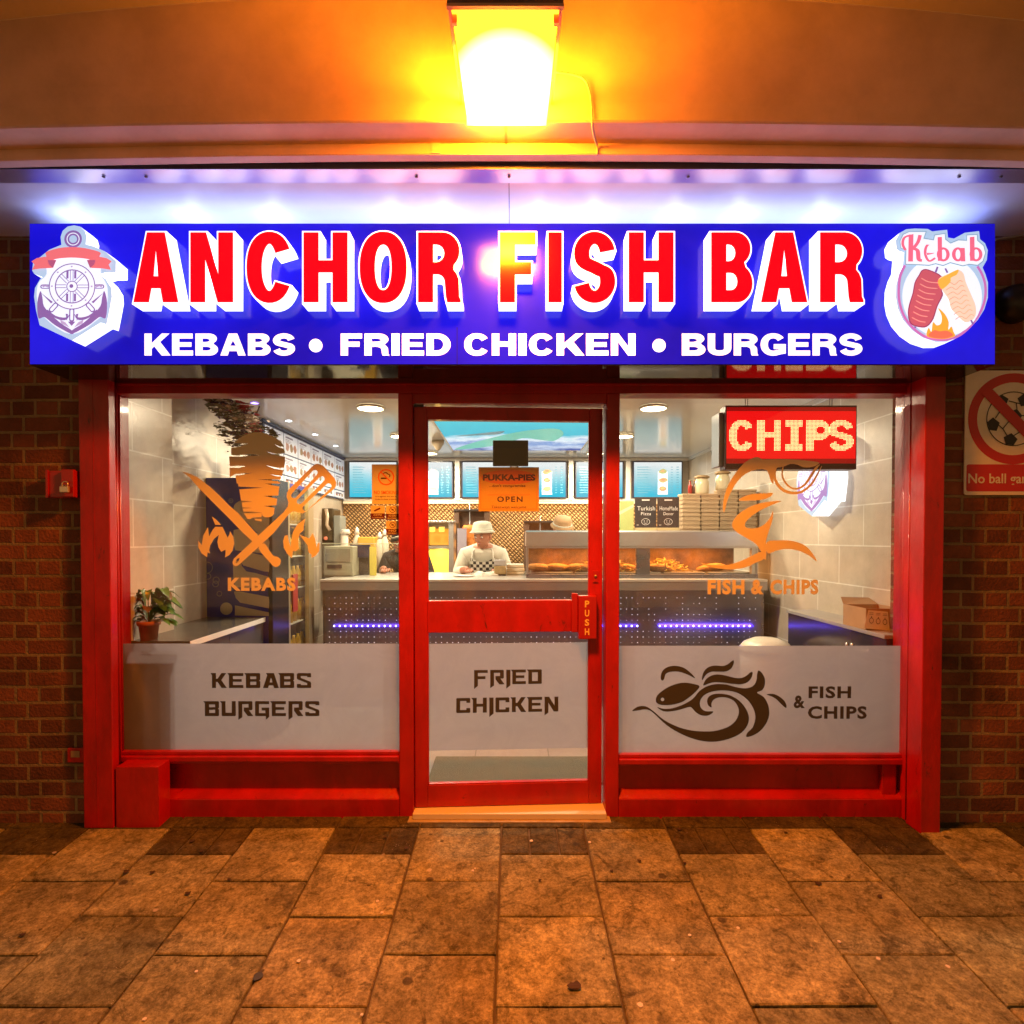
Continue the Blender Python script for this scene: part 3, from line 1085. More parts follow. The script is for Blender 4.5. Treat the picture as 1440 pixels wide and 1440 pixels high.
# ================================================================== bulkhead lamp
def lamp_glow(name, k):
    m, nt, N, L = nodes_of(name)
    out = N.new("ShaderNodeOutputMaterial")
    e = N.new("ShaderNodeEmission")
    g = N.new("ShaderNodeNewGeometry")
    d = N.new("ShaderNodeVectorMath"); d.operation = 'DISTANCE'
    d.inputs[1].default_value = (-.016, 1.89, 2.83)
    L.new(g.outputs["Position"], d.inputs[0])
    cr = N.new("ShaderNodeValToRGB")
    cr.color_ramp.elements[0].position = .22
    cr.color_ramp.elements[0].color = (1, .235, .0050, 1)
    cr.color_ramp.elements[1].position = .80
    cr.color_ramp.elements[1].color = (.10, .0032, .00008, 1)
    r = N.new("ShaderNodeMapRange"); r.inputs["From Max"].default_value = .25
    L.new(d.outputs["Value"], r.inputs["Value"]); L.new(r.outputs[0], cr.inputs[0])
    L.new(cr.outputs[0], e.inputs[0])
    e.inputs[1].default_value = BULKHEAD_E * 4.2 * k
    L.new(e.outputs[0], out.inputs[0])
    return m


glow = lamp_glow("sodium_lamp_glass", 1.0)
glow_side = lamp_glow("sodium_lamp_side_glass", .62)
housing_m = mat("lamp_housing", (0.10, 0.075, 0.06), 0.5, metal=0.3, bump=0.1)
flange_m = mat("lamp_flange", (0.45, 0.33, 0.22), 0.5)
LX = PX(711, 1.7)
bl = thing("bulkhead_lamp", "glowing orange wedge shaped bulkhead lamp fixed to the canopy edge above the sign", "lamp", (LX, 2.02, 2.87))
mb = MB()
hx = .165
prof_h = [(1.635, 2.872), (1.655, 3.02), (1.72, 3.09), (2.022, 3.09), (2.022, 2.872)]
hxs = [.165, .165, .155, .100, .100]
prof_h[-1] = (2.022, 2.900)
vs = [(LX - q, y, z) for q, (y, z) in zip(hxs, prof_h)] + [(LX + q, y, z) for q, (y, z) in zip(hxs, prof_h)]
k = len(prof_h)
mb.faces(vs, [tuple(range(k)), tuple(range(k, 2 * k))[::-1]] + [(i, (i + 1) % k, k + (i + 1) % k, k + i) for i in range(k)], housing_m)
mb.text("110", LX - .045, LX + .035, 2.955, 3.0, 0, mat("embossed_digits", (.2, .15, .11), .5), offset=.02,
        mp=lambda u, v, d: (u, 1.6385 + (v - 2.872) * .135, v))
mb.build("housing", bl)
mb = MB()
tp = [(LX - .153, 1.65, 2.868), (LX + .153, 1.65, 2.868), (LX + .140, 2.012, 2.885), (LX - .140, 2.012, 2.885)]
bt = [(LX - .134, 1.955, 2.789), (LX + .134, 1.955, 2.789), (LX + .138, 2.0, 2.792), (LX - .138, 2.0, 2.792)]
mb.faces(tp + bt, [(4, 7, 6, 5), (0, 1, 5, 4)], glow)
mb.faces(tp + bt, [(1, 2, 6, 5), (2, 3, 7, 6), (3, 0, 4, 7)], glow_side)
mb.build("lamp_glass", bl)
mb = MB()
for s in (-1, 1):
    mb.faces([(LX + s * (.158 + q), y, z) for q in (-.004, .004) for y, z in ((1.64, 2.862), (2.015, 2.876), (2.015, 2.884), (1.64, 2.871))],
             [(0, 1, 2, 3), (7, 6, 5, 4), (0, 4, 5, 1), (3, 2, 6, 7), (1, 5, 6, 2), (0, 3, 7, 4)], flange_m)
mb.box(LX - .166, LX + .166, 1.632, 1.644, 2.862, 2.871, flange_m)
mb.build("glass_flange", bl)
for sx_, y_ in ((-1, 1.66), (1, 1.66), (-1, 1.86), (1, 1.86)):
    mb = MB()
    mb.box(LX + sx_ * .146 - .007, LX + sx_ * .146 + .007, y_, y_ + .012, 2.840, 2.866, flange_m)
    mb.build("clip", bl)
# cable from the lamp to the moulding
mb = MB()
cp = [(LX + .165, 1.98, CAMZ + 1.60), (LX + .22, 2.008, CAMZ + 1.615), (LX + .27, 2.013, CAMZ + 1.60), (LX + .292, 2.015, CAMZ + 1.55), (LX + .298, 2.016, CAMZ + 1.48),
      (LX + .300, 2.018, CAMZ + 1.455), (LX + .315, 2.08, CAMZ + 1.455), (LX + .333, 2.128, CAMZ + 1.45), (LX + .334, 2.130, CAMZ + 1.42)]
pp = smooth([(p[0], p[2]) for p in cp], 4, False)
py_ = smooth([(p[1], p[1]) for p in cp], 4, False)
mb.tube([(a[0], b[0], a[1]) for a, b in zip(pp, py_)], .0045, mat("painted_cable", (0.55, 0.50, 0.44), .6))
mb.build("lamp_cable", origin=(LX + .3, 2.02, CAMZ + 1.5), label="thin painted cable running down from the bulkhead lamp over the moulding", cat="cable")
mb = MB()
mb.box(PX(711, 2.03) - .004, PX(711, 2.03) + .006, 2.02, 2.137, CAMZ + 1.4625, CAMZ + 1.472, flange_m)
mb.build("joint_strip", canopy)
mb = MB()
mb.box(PX(609, 2.138) - .002, PX(609, 2.138) + .03, 2.1345, 2.138, CAMZ + 1.429, CAMZ + 1.4665, concrete_white)
mb.build("cover_strip", canopy)

# ================================================================== illuminated shop sign
def emit_gloss(name, base_c, emis, es, rough=.15, coat=0.0):
    return mat(name, base_c, rough, emis=emis, es=es, coat=coat)


blue_face = mat("blue_sign_face", (0.006, 0.006, 0.22), 0.15, emis=(0.010, 0.006, 0.78), es=0.78, rvar=0.04, vscale=3, spec=.32)
sign_under = mat("black_sign_return", (0.012, 0.012, 0.014), 0.06, spec=.7)
white_glow = emit_gloss("white_letter_return", (0.8, 0.8, 0.85), (0.86, 0.92, 1.0), SIGN_WHITE, .3)
white_row = emit_gloss("white_row_letter", (0.8, 0.8, 0.85), (0.93, 0.95, 1.0), 1.05, .3)
red_glow = emit_gloss("red_letter_face", (0.5, 0.0, 0.01), (1.0, 0.0015, 0.010), 0.88, .12)
YS = 2.45
YL = 2.375
sign = thing("shop_sign", "long blue illuminated shop sign with raised red letters and white lower row", "shop sign", (0, YS, 2.43))
sx0, sz1 = P(40, 313, YS); sx1, sz0 = P(1398, 514, YS)
mb = MB()
mb.box(sx0, sx1, YS, YS + .265, sz0, sz1, sign_under, bev=.003)
mb.box(sx0 + .004, sx1 - .004, YS - .0025, YS - .0002, sz0 + .004, sz1 - .004, blue_face)
xq = PX(643, YS, 480)
mb.box(xq - .0012, xq + .0012, YS - .004, YS - .003, sz0 + .004, sz0 + .16, sign_under)
mb.build("sign_box", sign)
ZT, ZB = PZ(327, YL), PZ(426, YL)
LH = ZT - ZB
letters = [('A', 188, 251), ('N', 268, 328), ('C', 347, 411), ('H', 427, 489), ('O', 506, 572), ('R', 588, 648), ('F', 703, 753), ('I', 771, 790),
           ('S', 807, 865), ('H', 884, 947), ('B', 1000, 1058), ('A', 1070, 1135), ('R', 1153, 1214)]
for ch, a, b in letters:
    x0, x1 = PX(a, YL, 380), PX(b, YL, 380)
    W = x1 - x0
    t_, h_ = .0625, .050
    loops = glyph(ch, W, LH, t_, h_)
    loops = [[(x0 + u, ZB + v) for u, v in l] for l in loops]
    grown = [offset_loop(loops[0], .0068)] + [offset_loop(l, -.0068) for l in loops[1:]]
    mb = MB()
    mb.shape(grown, YL, YS - YL - .0028, white_glow)
    lo_ = mb.build("letter", sign, origin=((x0 + x1) / 2, YS, ZB))
    mb = MB()
    mb.shape(loops, YL - .003, .0022, red_glow)
    mb.build("letter_face", lo_, origin=((x0 + x1) / 2, YS, ZB))
# lower row
words = [("KEBABS", 205, 416), ("FRIED", 480, 634), ("CHICKEN", 653, 893), ("BURGERS", 958, 1211)]
z1, z0 = PZ(470, YS), PZ(501, YS)
RW = {'I': .34, 'E': .93, 'F': .9, 'K': 1.12, 'A': 1.12, 'H': 1.0, 'C': 1.05, 'G': 1.07, 'N': 1.02, 'R': 1.04, 'D': 1.02, 'B': 1.0, 'S': .98, 'U': 1.0}
for w_, a, b in words:
    x0, x1 = PX(a, YS, 485), PX(b, YS, 485)
    tot = sum(RW[c] for c in w_)
    gap = .10
    unit = (x1 - x0) / (tot + gap * (len(w_) - 1) * 1.0)
    x = x0
    for c in w_:
        W = RW[c] * unit
        g_ = glyph(c, W, z1 - z0, min(.031, W) if c != 'I' else W, .0215)
        if c == 'A':
            g_ = [g_[0], [(W * .385, .020 + .0215), (W * .5, (z1 - z0) * .68), (W * .615, .020 + .0215)]]
        g_ = [[(x + u, z0 + v) for u, v in l] for l in g_]
        mb = MB()
        mb.shape(g_, YS - .0052, .0025, white_row, side=blue_face)
        mb.build("letter", sign, origin=(x + W / 2, YS, z0))
        x += (RW[c] + gap) * unit
for px in (445, 926):
    x, z = P(px, 487, YS)
    mb = MB()
    mb.shape([circle2(x, z, .028, 28)], YS - .007, .0040, white_row)
    mb.build("bullet_dot", sign, origin=(x, YS, z))

# --- anchor emblem, shared by the sign and by the lit plate inside the shop
plate_white = emit_gloss("lit_plate_face", (.2, .25, .3), (0.44, 0.62, 0.86), .95, .25)
plate_inner = emit_gloss("lit_plate_inner", (.3, .3, .35), (0.80, 0.86, 1.0), 1.1, .25)
mauve = mat("emblem_mauve", (.22, .12, .34), .3, emis=(.26, .16, .52), es=.75)
mauve2 = mat("emblem_pale_mauve", (.4, .3, .5), .3, emis=(.50, .44, .78), es=.8)
banner_m = mat("emblem_banner", (.6, .1, .12), .3, emis=(.90, .20, .24), es=.8)
banner_d = mat("emblem_banner_fold", (.4, .1, .2), .3, emis=(.50, .13, .30), es=.7)
plate_out = [(545, 108), (600, 120), (645, 160), (662, 215), (655, 285), (730, 305), (830, 350), (935, 440), (935, 545), (850, 545), (790, 560), (845, 610),
             (895, 690), (902, 770), (880, 900), (855, 1028), (800, 1010), (540, 1175), (240, 1035), (205, 900), (185, 770), (192, 690), (240, 605), (262, 590),
             (185, 560), (165, 530), (172, 448), (240, 400), (320, 335), (430, 290), (422, 215), (440, 160), (485, 120)]


def emblem(root, mpf, dep, name):
    """anchor, wheel and banner on a plate; mpf maps (u, v, d): u, v in drawing units, d depth back from the face"""
    mb = MB()
    mb.shape([plate_out], 0, dep, plate_white, lambda u, v, d: mpf(u, v, d), side=white_glow)
    plate = mb.build("emblem_plate", root)
    mb = MB()
    lay = [0]

    def put(loops, m):
        lay[0] += 1
        dd = -.0012 - .00012 * lay[0]
        mb.shape(loops, 0, 0, m, lambda u, v, d: mpf(u, v, dd))
    put([smooth([(300, 400), (540, 345), (780, 400), (800, 560), (860, 690), (850, 900), (800, 960), (540, 1120), (280, 960), (215, 800), (225, 650), (300, 560)], 4)], plate_inner)
    put([circle2(540, 238, 82), circle2(540, 238, 36)], mauve)
    put([circle2(540, 238, 60), circle2(540, 238, 52)], plate_inner)
    # flukes
    for s in (-1, 1):
        fx = lambda l: [(540 + s * (u - 540), v) for u, v in l]
        put([fx(smooth([(835, 720), (862, 830), (850, 970), (800, 960), (760, 985), (690, 1040), (540, 1120), (540, 1085), (640, 1020), (730, 940), (800, 860), (815, 780)], 3))], mauve)
        put([fx([(830, 735), (735, 835), (718, 822)])], mauve)
        put([fx(smooth([(560, 930), (600, 965), (690, 950), (770, 890), (740, 940), (660, 985), (590, 985)], 3))], mauve)
        put([fx([(505, 935), (495, 1000), (482, 930)])], mauve)
        put([fx([(600, 1010), (650, 985), (640, 1020), (560, 1060)])], mauve2)
        # handles of the wheel
        put([fx(ribbon([(755, 680), (790, 668), (815, 680)], 22)), ], mauve2)
        put([fx(capsule((760, 680), (815, 680), 20)), fx(capsule((762, 680), (812, 680), 12))], mauve)
        put([fx(capsule((690, 850), (730, 895), 24)), fx(capsule((692, 852), (728, 893), 14))], mauve)
    put([capsule((540, 900), (540, 985), 24), capsule((540, 905), (540, 980), 13)], mauve)
    put([[(505, 1005), (575, 1005), (540, 1045)]], mauve)
    put([circle2(540, 680, 205, 36)], plate_inner)
    for r0, r1 in ((214, 205), (158, 148), (52, 44)):
        put([circle2(540, 680, r0, 40), circle2(540, 680, r1, 40)], mauve)
    for q in range(8):
        a = q * math.pi / 4
        c_, s_ = math.cos(a), math.sin(a)
        for o_ in (-13, 13):
            put([[(540 + c_ * 52 - s_ * (o_ - 3), 680 + s_ * 52 + c_ * (o_ - 3)), (540 + c_ * 150 - s_ * (o_ - 3), 680 + s_ * 150 + c_ * (o_ - 3)),
                  (540 + c_ * 150 - s_ * (o_ + 3), 680 + s_ * 150 + c_ * (o_ + 3)), (540 + c_ * 52 - s_ * (o_ + 3), 680 + s_ * 52 + c_ * (o_ + 3))]], mauve)
        put([circle2(540 + c_ * 181, 680 + s_ * 181, 9, 8)], mauve2)
    for dx, dy in ((-40, -105), (32, -105), (-40, 105), (32, 105)):
        put([[(540 + dx - 8, 680 + dy - 35), (540 + dx + 12, 680 + dy - 35), (540 + dx + 12, 680 + dy + 35), (540 + dx - 8, 680 + dy + 35)]], mauve)
    put([circle2(540, 680, 18, 14)], mauve)
    # banner
    for s in (-1, 1):
        fx = lambda l: [(540 + s * (u - 540), v) for u, v in l]
        put([fx([(690, 440), (785, 408), (860, 422), (908, 452), (880, 482), (902, 530), (825, 518), (720, 513)])], banner_m)
        put([fx([(680, 440), (760, 440), (750, 480), (710, 515)])], banner_d)
    put([smooth([(310, 365), (420, 330), (540, 320), (660, 330), (795, 365), (800, 395), (765, 440), (650, 425), (540, 418), (430, 425), (325, 440), (305, 395)], 3)], banner_m)
    vs, fs = text2d("ANCHOR FISH & BAR", .02)
    a0 = min(v[0] for v in vs); a1 = max(v[0] for v in vs); b1 = max(v[1] for v in vs)
    pts = []
    for v in vs:
        u = 345 + (v[0] - a0) / (a1 - a0) * 400
        w = 408 - v[1] / b1 * 52 + ((u - 545) / 200) ** 2 * 10
        pts.append(mpf(u, w, -.0052))
    mb.faces(pts, fs, plate_inner)
    mb.build("emblem_artwork", plate, weld=False)
    return plate


K_ = 6.545
emblem(sign, lambda u, v, d: (P(20 + u / K_, 300 + v / K_, YL)[0], YL + d, P(20 + u / K_, 300 + v / K_, YL)[1]), YS - YL - .0028, "sign")

# --- kebab plate at the other end
pink = mat("kebab_pink", (.6, .1, .2), .3, emis=(.92, .17, .30), es=.85)
violet = mat("kebab_ring", (.4, .1, .4), .3, emis=(.62, .20, .60), es=.8)
teal_l = mat("kebab_outline", (.2, .4, .5), .3, emis=(.24, .42, .60), es=.8)
meat_d = mat("kebab_dark_meat", (.4, .1, .1), .3, emis=(.62, .12, .18), es=.8)
meat_e = mat("kebab_meat_edge", (.3, .05, .1), .3, emis=(.34, .06, .16), es=.8)
streak = mat("kebab_streak", (.8, .4, .3), .3, emis=(1.0, .42, .38), es=.8)
cream = mat("kebab_chicken", (.8, .6, .5), .3, emis=(1.0, .76, .60), es=.8)
cream_d = mat("kebab_chicken_line", (.6, .4, .3), .3, emis=(.68, .40, .32), es=.8)
crust = mat("kebab_crust", (.8, .5, .1), .3, emis=(.95, .50, .08), es=.85)
flame_y = mat("kebab_flame", (.8, .4, .05), .3, emis=(1.0, .42, .05), es=.9)
flame_r = mat("kebab_flame_base", (.8, .2, .1), .3, emis=(1.0, .17, .10), es=.9)
kp = [(270, 330), (262, 250), (300, 180), (360, 145), (440, 138), (560, 142), (600, 165), (660, 158), (738, 150), (745, 222), (800, 232), (850, 205), (900, 178), (1032, 162),
      (1040, 238), (1085, 275), (1110, 340), (1100, 430), (1060, 500), (1085, 560), (1108, 640), (1105, 780), (1070, 890), (1010, 985), (920, 1080), (820, 1150),
      (720, 1188), (620, 1190), (500, 1150), (400, 1080), (320, 985), (275, 880), (258, 780), (262, 660), (290, 560), (325, 490), (338, 360), (300, 350)]
kmp = lambda u, v, d: (P(1220 + u / K_, 300 + v / K_, YL)[0], YL + d, P(1220 + u / K_, 300 + v / K_, YL)[1])
mb = MB()
mb.shape([kp], 0, YS - YL - .0028, plate_white, kmp, side=white_glow)
plate = mb.build("kebab_plate", sign)
mb = MB()
lay = 0


def put(loops, m):
    global lay
    lay += 1
    dd = -.001 - .00012 * lay
    mb.shape(loops, 0, 0, m, lambda u, v, d: kmp(u, v, dd))


c0 = smooth([(345, 480), (300, 580), (285, 700), (290, 820), (330, 950), (410, 1060), (520, 1140), (640, 1170), (740, 1165), (850, 1120), (960, 1020), (1040, 900), (1078, 780),
             (1080, 660), (1050, 560), (1010, 490)], 4, False)
put([ribbon(c0, 24)], violet)
put([circle2(683, 770, 366, 40, 374)], plate_inner)
put([smooth([(500, 525), (560, 520), (690, 590), (680, 700), (690, 760), (640, 860), (600, 980), (540, 1050), (470, 1055), (390, 1025), (365, 940), (375, 850), (410, 740),
             (430, 640), (470, 570)], 3)], meat_e)
put([smooth([(505, 533), (560, 530), (680, 595), (672, 700), (678, 758), (630, 858), (590, 975), (535, 1040), (472, 1044), (400, 1017), (376, 938), (386, 850), (420, 740),
             (440, 640), (478, 575)], 3)], meat_d)
for i in range(8):
    y = 600 + i * 52
    x = 490 - i * 13
    put([taper(smooth([(x, y), (x + 70, y + 35), (x + 170 - i * 6, y + 45)], 5, False), [2] + [7] * 9 + [2])[:]], streak)
put([smooth([(650, 610), (740, 560), (830, 525), (880, 560), (900, 640), (950, 760), (985, 850), (990, 930), (960, 985), (890, 1010), (820, 950), (760, 880), (740, 800),
             (700, 740), (670, 690)], 3)], cream)
for i in range(8):
    y = 640 + i * 45
    x = 700 + i * 14
    put([ribbon(smooth([(x, y + 30), (x + 50, y), (x + 95, y + 22), (x + 140, y - 15), (x + 170, y - 5)], 4, False), 7)], cream_d)
put([smooth([(645, 620), (740, 565), (830, 522), (815, 570), (760, 600), (755, 640), (690, 700), (660, 690)], 3)], crust)
put([[(612, 545), (632, 495), (648, 500), (630, 552)]], mauve)
put([[(702, 515), (718, 510), (738, 550), (722, 558)]], mauve)
put([[(932, 992), (948, 988), (968, 1028), (950, 1034)]], mauve)
put([[(415, 1048), (436, 1052), (438, 1068), (420, 1062)]], mauve)
put([smooth([(530, 1135), (550, 1062), (575, 1100), (590, 1010), (625, 1040), (665, 1020), (670, 950), (640, 880), (700, 935), (735, 1010), (730, 1080), (760, 1050),
             (778, 1100), (790, 1140), (700, 1165), (600, 1160)], 3)], flame_y)
put([smooth([(545, 1130), (600, 1085), (650, 1095), (720, 1090), (775, 1130), (700, 1160), (600, 1156)], 3)], flame_r)
# lettering on its own pale ground
put([[(340, 480), (345, 345), (300, 330), (290, 260), (320, 195), (380, 168), (545, 168), (520, 230), (600, 245), (610, 200), (715, 185), (718, 240), (760, 275), (830, 245),
      (905, 250), (905, 200), (1010, 195), (1012, 250), (1070, 300), (1085, 370), (1060, 450), (1010, 490), (930, 480), (870, 495), (755, 465), (690, 492), (620, 475),
      (560, 490), (470, 485)]], teal_l)
put([[(348, 472), (353, 340), (306, 324), (298, 262), (328, 202), (384, 176), (532, 176), (510, 238), (606, 254), (618, 208), (708, 194), (711, 246), (760, 284), (832, 254),
      (912, 258), (912, 208), (1003, 203), (1005, 256), (1062, 306), (1077, 370), (1053, 444), (1006, 481), (930, 471), (870, 486), (755, 456), (690, 483), (620, 466),
      (560, 481), (470, 476)]], plate_inner)


def put_s(path, w):
    put([ribbon(smooth(path, 5, False), w, w * .62)], pink)


put([[(375, 205), (420, 195), (412, 450), (368, 450)]], pink)
put_s([(345, 345), (320, 290), (335, 230), (395, 205)], 26)
put_s([(480, 205), (460, 270), (415, 330)], 34)
put_s([(415, 330), (455, 350), (465, 430), (495, 440)], 40)
put_s([(534, 384), (606, 364), (608, 315), (572, 286), (534, 316), (526, 385), (560, 446), (616, 418)], 25)
put([[(640, 225), (680, 222), (680, 445), (640, 445)]], pink)
put([circle2(690, 385, 60, 20, 66), circle2(692, 385, 26, 14, 46)], pink)
put([circle2(825, 385, 56, 20, 66), circle2(825, 385, 22, 14, 46)], pink)
put([[(850, 325), (888, 325), (892, 450), (852, 450)]], pink)
put([[(935, 225), (978, 220), (978, 445), (935, 445)]], pink)
put([circle2(990, 385, 60, 20, 66), circle2(992, 385, 26, 14, 46)], pink)
mb.build("kebab_artwork", plate, weld=False)

# strip added on the box top to brighten the soffit, and glow of the hidden LED modules beside the plates
top_glow = mat("added_soffit_glow", (.8, .8, .85), .5, emis=(.28, .36, 1.0), es=2.7)
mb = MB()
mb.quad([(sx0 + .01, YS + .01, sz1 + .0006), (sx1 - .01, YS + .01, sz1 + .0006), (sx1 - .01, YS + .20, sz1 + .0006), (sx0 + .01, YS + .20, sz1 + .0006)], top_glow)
mb.build("soffit_glow_strip", sign)
led_m = mat("led_module", (.8, .8, .8), .4, emis=(.5, .62, 1.0), es=8)
for px in (105, 270, 385, 550, 625, 757, 835, 950, 1040, 1155, 1300):
    x = PX(px, YS + .08, 313)
    mb = MB()
    mb.box(x - .02, x + .02, YS + .06, YS + .09, sz1 + .0005, sz1 + .006, led_m)
    mb.build("led_module", sign)
    lamp("sign_led", 'AREA', (x, YS + .075, sz1 + .008), SIGN_LED_W, (.52, .62, 1.0), sign, size=.05, size_y=.02, rot=(R(180), 0, 0))

sign.rotation_euler.x = R(-0.9)

# the backlight of a big panel is never quite even
nt = blue_face.node_tree
bp_ = nt.nodes["Principled BSDF"]
nn_ = nt.nodes.new("ShaderNodeTexNoise")
nn_.inputs["Scale"].default_value = 1.9
nn_.inputs["Detail"].default_value = 4
gg_ = nt.nodes.new("ShaderNodeNewGeometry")
rr_ = nt.nodes.new("ShaderNodeMapRange")
rr_.inputs["From Min"].default_value = .3
rr_.inputs["From Max"].default_value = .7
rr_.inputs["To Min"].default_value = .48
rr_.inputs["To Max"].default_value = 1.0
nt.links.new(gg_.outputs["Position"], nn_.inputs["Vector"])
nt.links.new(nn_.outputs[0], rr_.inputs["Value"])
nt.links.new(rr_.outputs[0], bp_.inputs["Emission Strength"])
# ================================================================== red timber shopfront
YF = 2.75
YG = 2.79
front = thing("shopfront", "red painted timber shopfront with glazed door between two large windows", "shopfront", (0, YF, 0))
zh = PZ(553, YF)      # underside of the head
xg0, xg1 = -1.914, -.543
xr0, xr1 = .516, 1.912
zs_l = PZ(1054, YG)
zs_r = PZ(1058, YG)

# outer pillars
for x0, x1, y0, nm in ((PX(113, 2.655, 800), PX(155, 2.655, 800), 2.655, "pillar"), (PX(1299, 2.61, 800), PX(1327, 2.61, 800), 2.61, "pillar")):
    mb = MB()
    mb.box(x0, x1, y0, 2.70 if x0 < 0 else 2.711, gz(y0) - .005, 2.40, red_paint, bev=.004)
    mb.box(*((-2.02, -1.9205) if x0 < 0 else (1.9205, 2.02)), 2.712, 2.86, 0, 2.40, red_paint)
    if x0 < 0:
        mb.box(x0 + .065, x0 + .068, y0 - .0012, y0 + .0005, gz(y0), 2.40, red_paint)
    mb.build(nm, front)
# side mouldings between pillar and glass
for s, zb in ((-1, zs_l), (1, zs_r)):
    mb = MB()
    for a, b, y in (((1.913, 1.920, 2.745), (1.900, 1.9035, 2.7005)) if s < 0 else
                    ((1.912, 1.920, 2.772), (1.904, 1.9115, 2.744), (1.8935, 1.9035, 2.712))):
        x0, x1 = sorted((s * a, s * 1.935))
        yn = {2.772: 2.81, 2.745: 2.81, 2.7005: 2.7445, 2.744: 2.7715, 2.712: 2.7435}[y]
        mb.box(x0, x1, y, yn, 0.0, zh + .3, red_paint, bev=.0015)
    for bx_, by_ in (((-1.881, 2.700), (-1.898, 2.738), (-1.911, 2.778)) if s < 0 else ((1.892, 2.708), (1.903, 2.742), (1.911, 2.776))):
        mb.tube([(bx_, by_, 0.01), (bx_, by_, zh + .2)], .0045, red_plastic, 8)
    mb.build("side_moulding", front)
# head board behind the sign
mb = MB()
mb.box(-1.9135, 1.9115, YF + .002, 2.86, zh, 2.70, red_paint, bev=.003)
mb.box(-1.8915, 1.8930, YF - .02, YF + .0015, zh + .035, 2.70, red_paint, bev=.003)
mb.build("head_board", front)
# door posts
for a, b in ((-.549, -.479), (.456, .520)):
    mb = MB()
    mb.box(a, b, YF, 2.86, 0.0, zh, red_paint, bev=.004)
    mb.build("door_post", front)
mb = MB()
mb.box(-.4785, .4555, YF + .004, 2.86, 2.012, zh, red_paint, bev=.002)
mb.build("door_head", front)
# window frames: sill, panel, skirting
for x0, x1, zs in ((-1.9135, -.5495, zs_l), (.5205, 1.9115, zs_r)):
    mb = MB()
    zc = zs - .018
    mb.box(x0, x1, YF - .006, YG + .05, zs - .045, zc, red_paint, bev=.004)       # sill nose
    mb.box(x0, x1, YF + .012, YG + .05, zc + .0005, zs, red_paint, bev=.003)       # glazing bead
    mb.box(x0, x1, YF, YG + .05, .262, zs - .0455, red_paint, bev=.003)
    mb.build("sill", front)
    mb = MB()
    mb.box(x0, x1, YF + .05, YG + .05, .02, .2615, red_paint)
    mb.build("stall_riser", front)
    mb = MB()
    mb.box(x0, x1, YF, YF + .0495, -.01, .090, red_paint, bev=.004)
    mb.quad([(x0, YF + .003, .0905), (x1, YF + .003, .0905), (x1, YF + .0495, .122), (x0, YF + .0495, .122)], red_paint)
    mb.build("skirting", front)
# extra upright on the right hand panel and boxed pier at the left hand one
mb = MB()
mb.box(1.815, 1.885, YF + .02, YF + .0495, .0905, .2615, red_paint, bev=.003)
mb.build("panel_stile", front)
mb = MB()
bx0, bx1, by = PX(163, 2.66, 1100), PX(223, 2.66, 1100), 2.66
z0_, z1_ = gz(by) - .005, PZ(1079, by)
zt_ = .285
prf = [(by, z0_), (by, z1_), (YF - .001, zt_), (YF - .001, z0_)]
vs = [(bx0, y, z) for y, z in prf] + [(bx1, y, z) for y, z in prf]
mb.faces(vs, [(0, 1, 2, 3), (7, 6, 5, 4), (0, 4, 5, 1), (1, 5, 6, 2), (3, 7, 4, 0)], red_paint)
es = [e for e in mb.bm.edges]
mb.build("boxed_pier", front)
# doorstep
mb = MB()
mb.box(-.50, .475, 2.694, 2.76, -.02, .0065, doorstep, bev=.003)
mb.build("doorstep", front)
mb = MB()
mb.box(-.4785, .4555, 2.715, 2.87, .007, .034, sill_metal, bev=.003)
mb.build("threshold", front)

# ---------------------------------------------------------------- window panes with film and vinyl
def pane(x0, x1, z0, z1, name="window_pane", parent=front, y=YG):
    mb = MB()
    mb.box(x0, x1, y, y + .006, z0, z1, pane_glass)
    return mb.build(name, parent, origin=((x0 + x1) / 2, y, z0))


zfilm = PZ(905, YG)
pl = pane(xg0 - .01, -.545, zs_l - .005, zh + .003)
mb = MB()
mb.quad([(xg0 + .002, YG - .0015, zs_l), (-.5495, YG - .0015, zs_l), (-.5495, YG - .0015, zfilm), (xg0 + .002, YG - .0015, zfilm)], film)
mb.build("frosted_film", pl)
mb = MB()
YD = YG - .0035
square_word(mb, "KEBABS", 298, 438, 946.5, 967.5, YD, dark_vinyl)
mb.build("lettering", pl)
mb = MB()
square_word(mb, "BURGERS", 288, 449.5, 986, 1007, YD, dark_vinyl)
mb.build("lettering", pl)

# doner, knife, spatula and flames in gold vinyl
k1 = (6.545, 250, 640)
k8 = (8.727, 255, 545)
mb = MB()
layer_n = 0


def gold(pts, conv, sm=0, holes=(), Y0=YD):
    global layer_n
    layer_n += 1
    l = zp(pts, *conv, Y0)
    if sm:
        l = smooth(l, sm)
    mb.shape([l] + [zp(h, *conv, Y0) for h in holes], Y0 - .00008 * layer_n, 0, gold_vinyl)


# upper half of the cone, notched
gold([(640, 680), (700, 630), (750, 600), (820, 565), (900, 548), (1000, 552), (1080, 580), (1150, 610), (1210, 655), (1250, 700), (1262, 730), (1200, 720), (1135, 692),
      (1190, 728), (1262, 752), (1274, 800), (1215, 815), (1120, 805), (1030, 780), (1110, 815), (1210, 835), (1272, 850), (1276, 900), (1262, 985), (1180, 985), (1040, 955),
      (1140, 995), (1255, 1012), (1235, 1085), (1090, 1065), (1225, 1110), (1218, 1128), (930, 1125), (1190, 1150), (1185, 1178), (680, 1178), (665, 1085), (880, 1045), (660, 1062),
      (595, 1100), (592, 985), (700, 985), (800, 965), (700, 960), (592, 965), (588, 845), (740, 850), (980, 830), (860, 818), (700, 830), (612, 828), (612, 738), (700, 728),
      (820, 690), (740, 688)], k8)
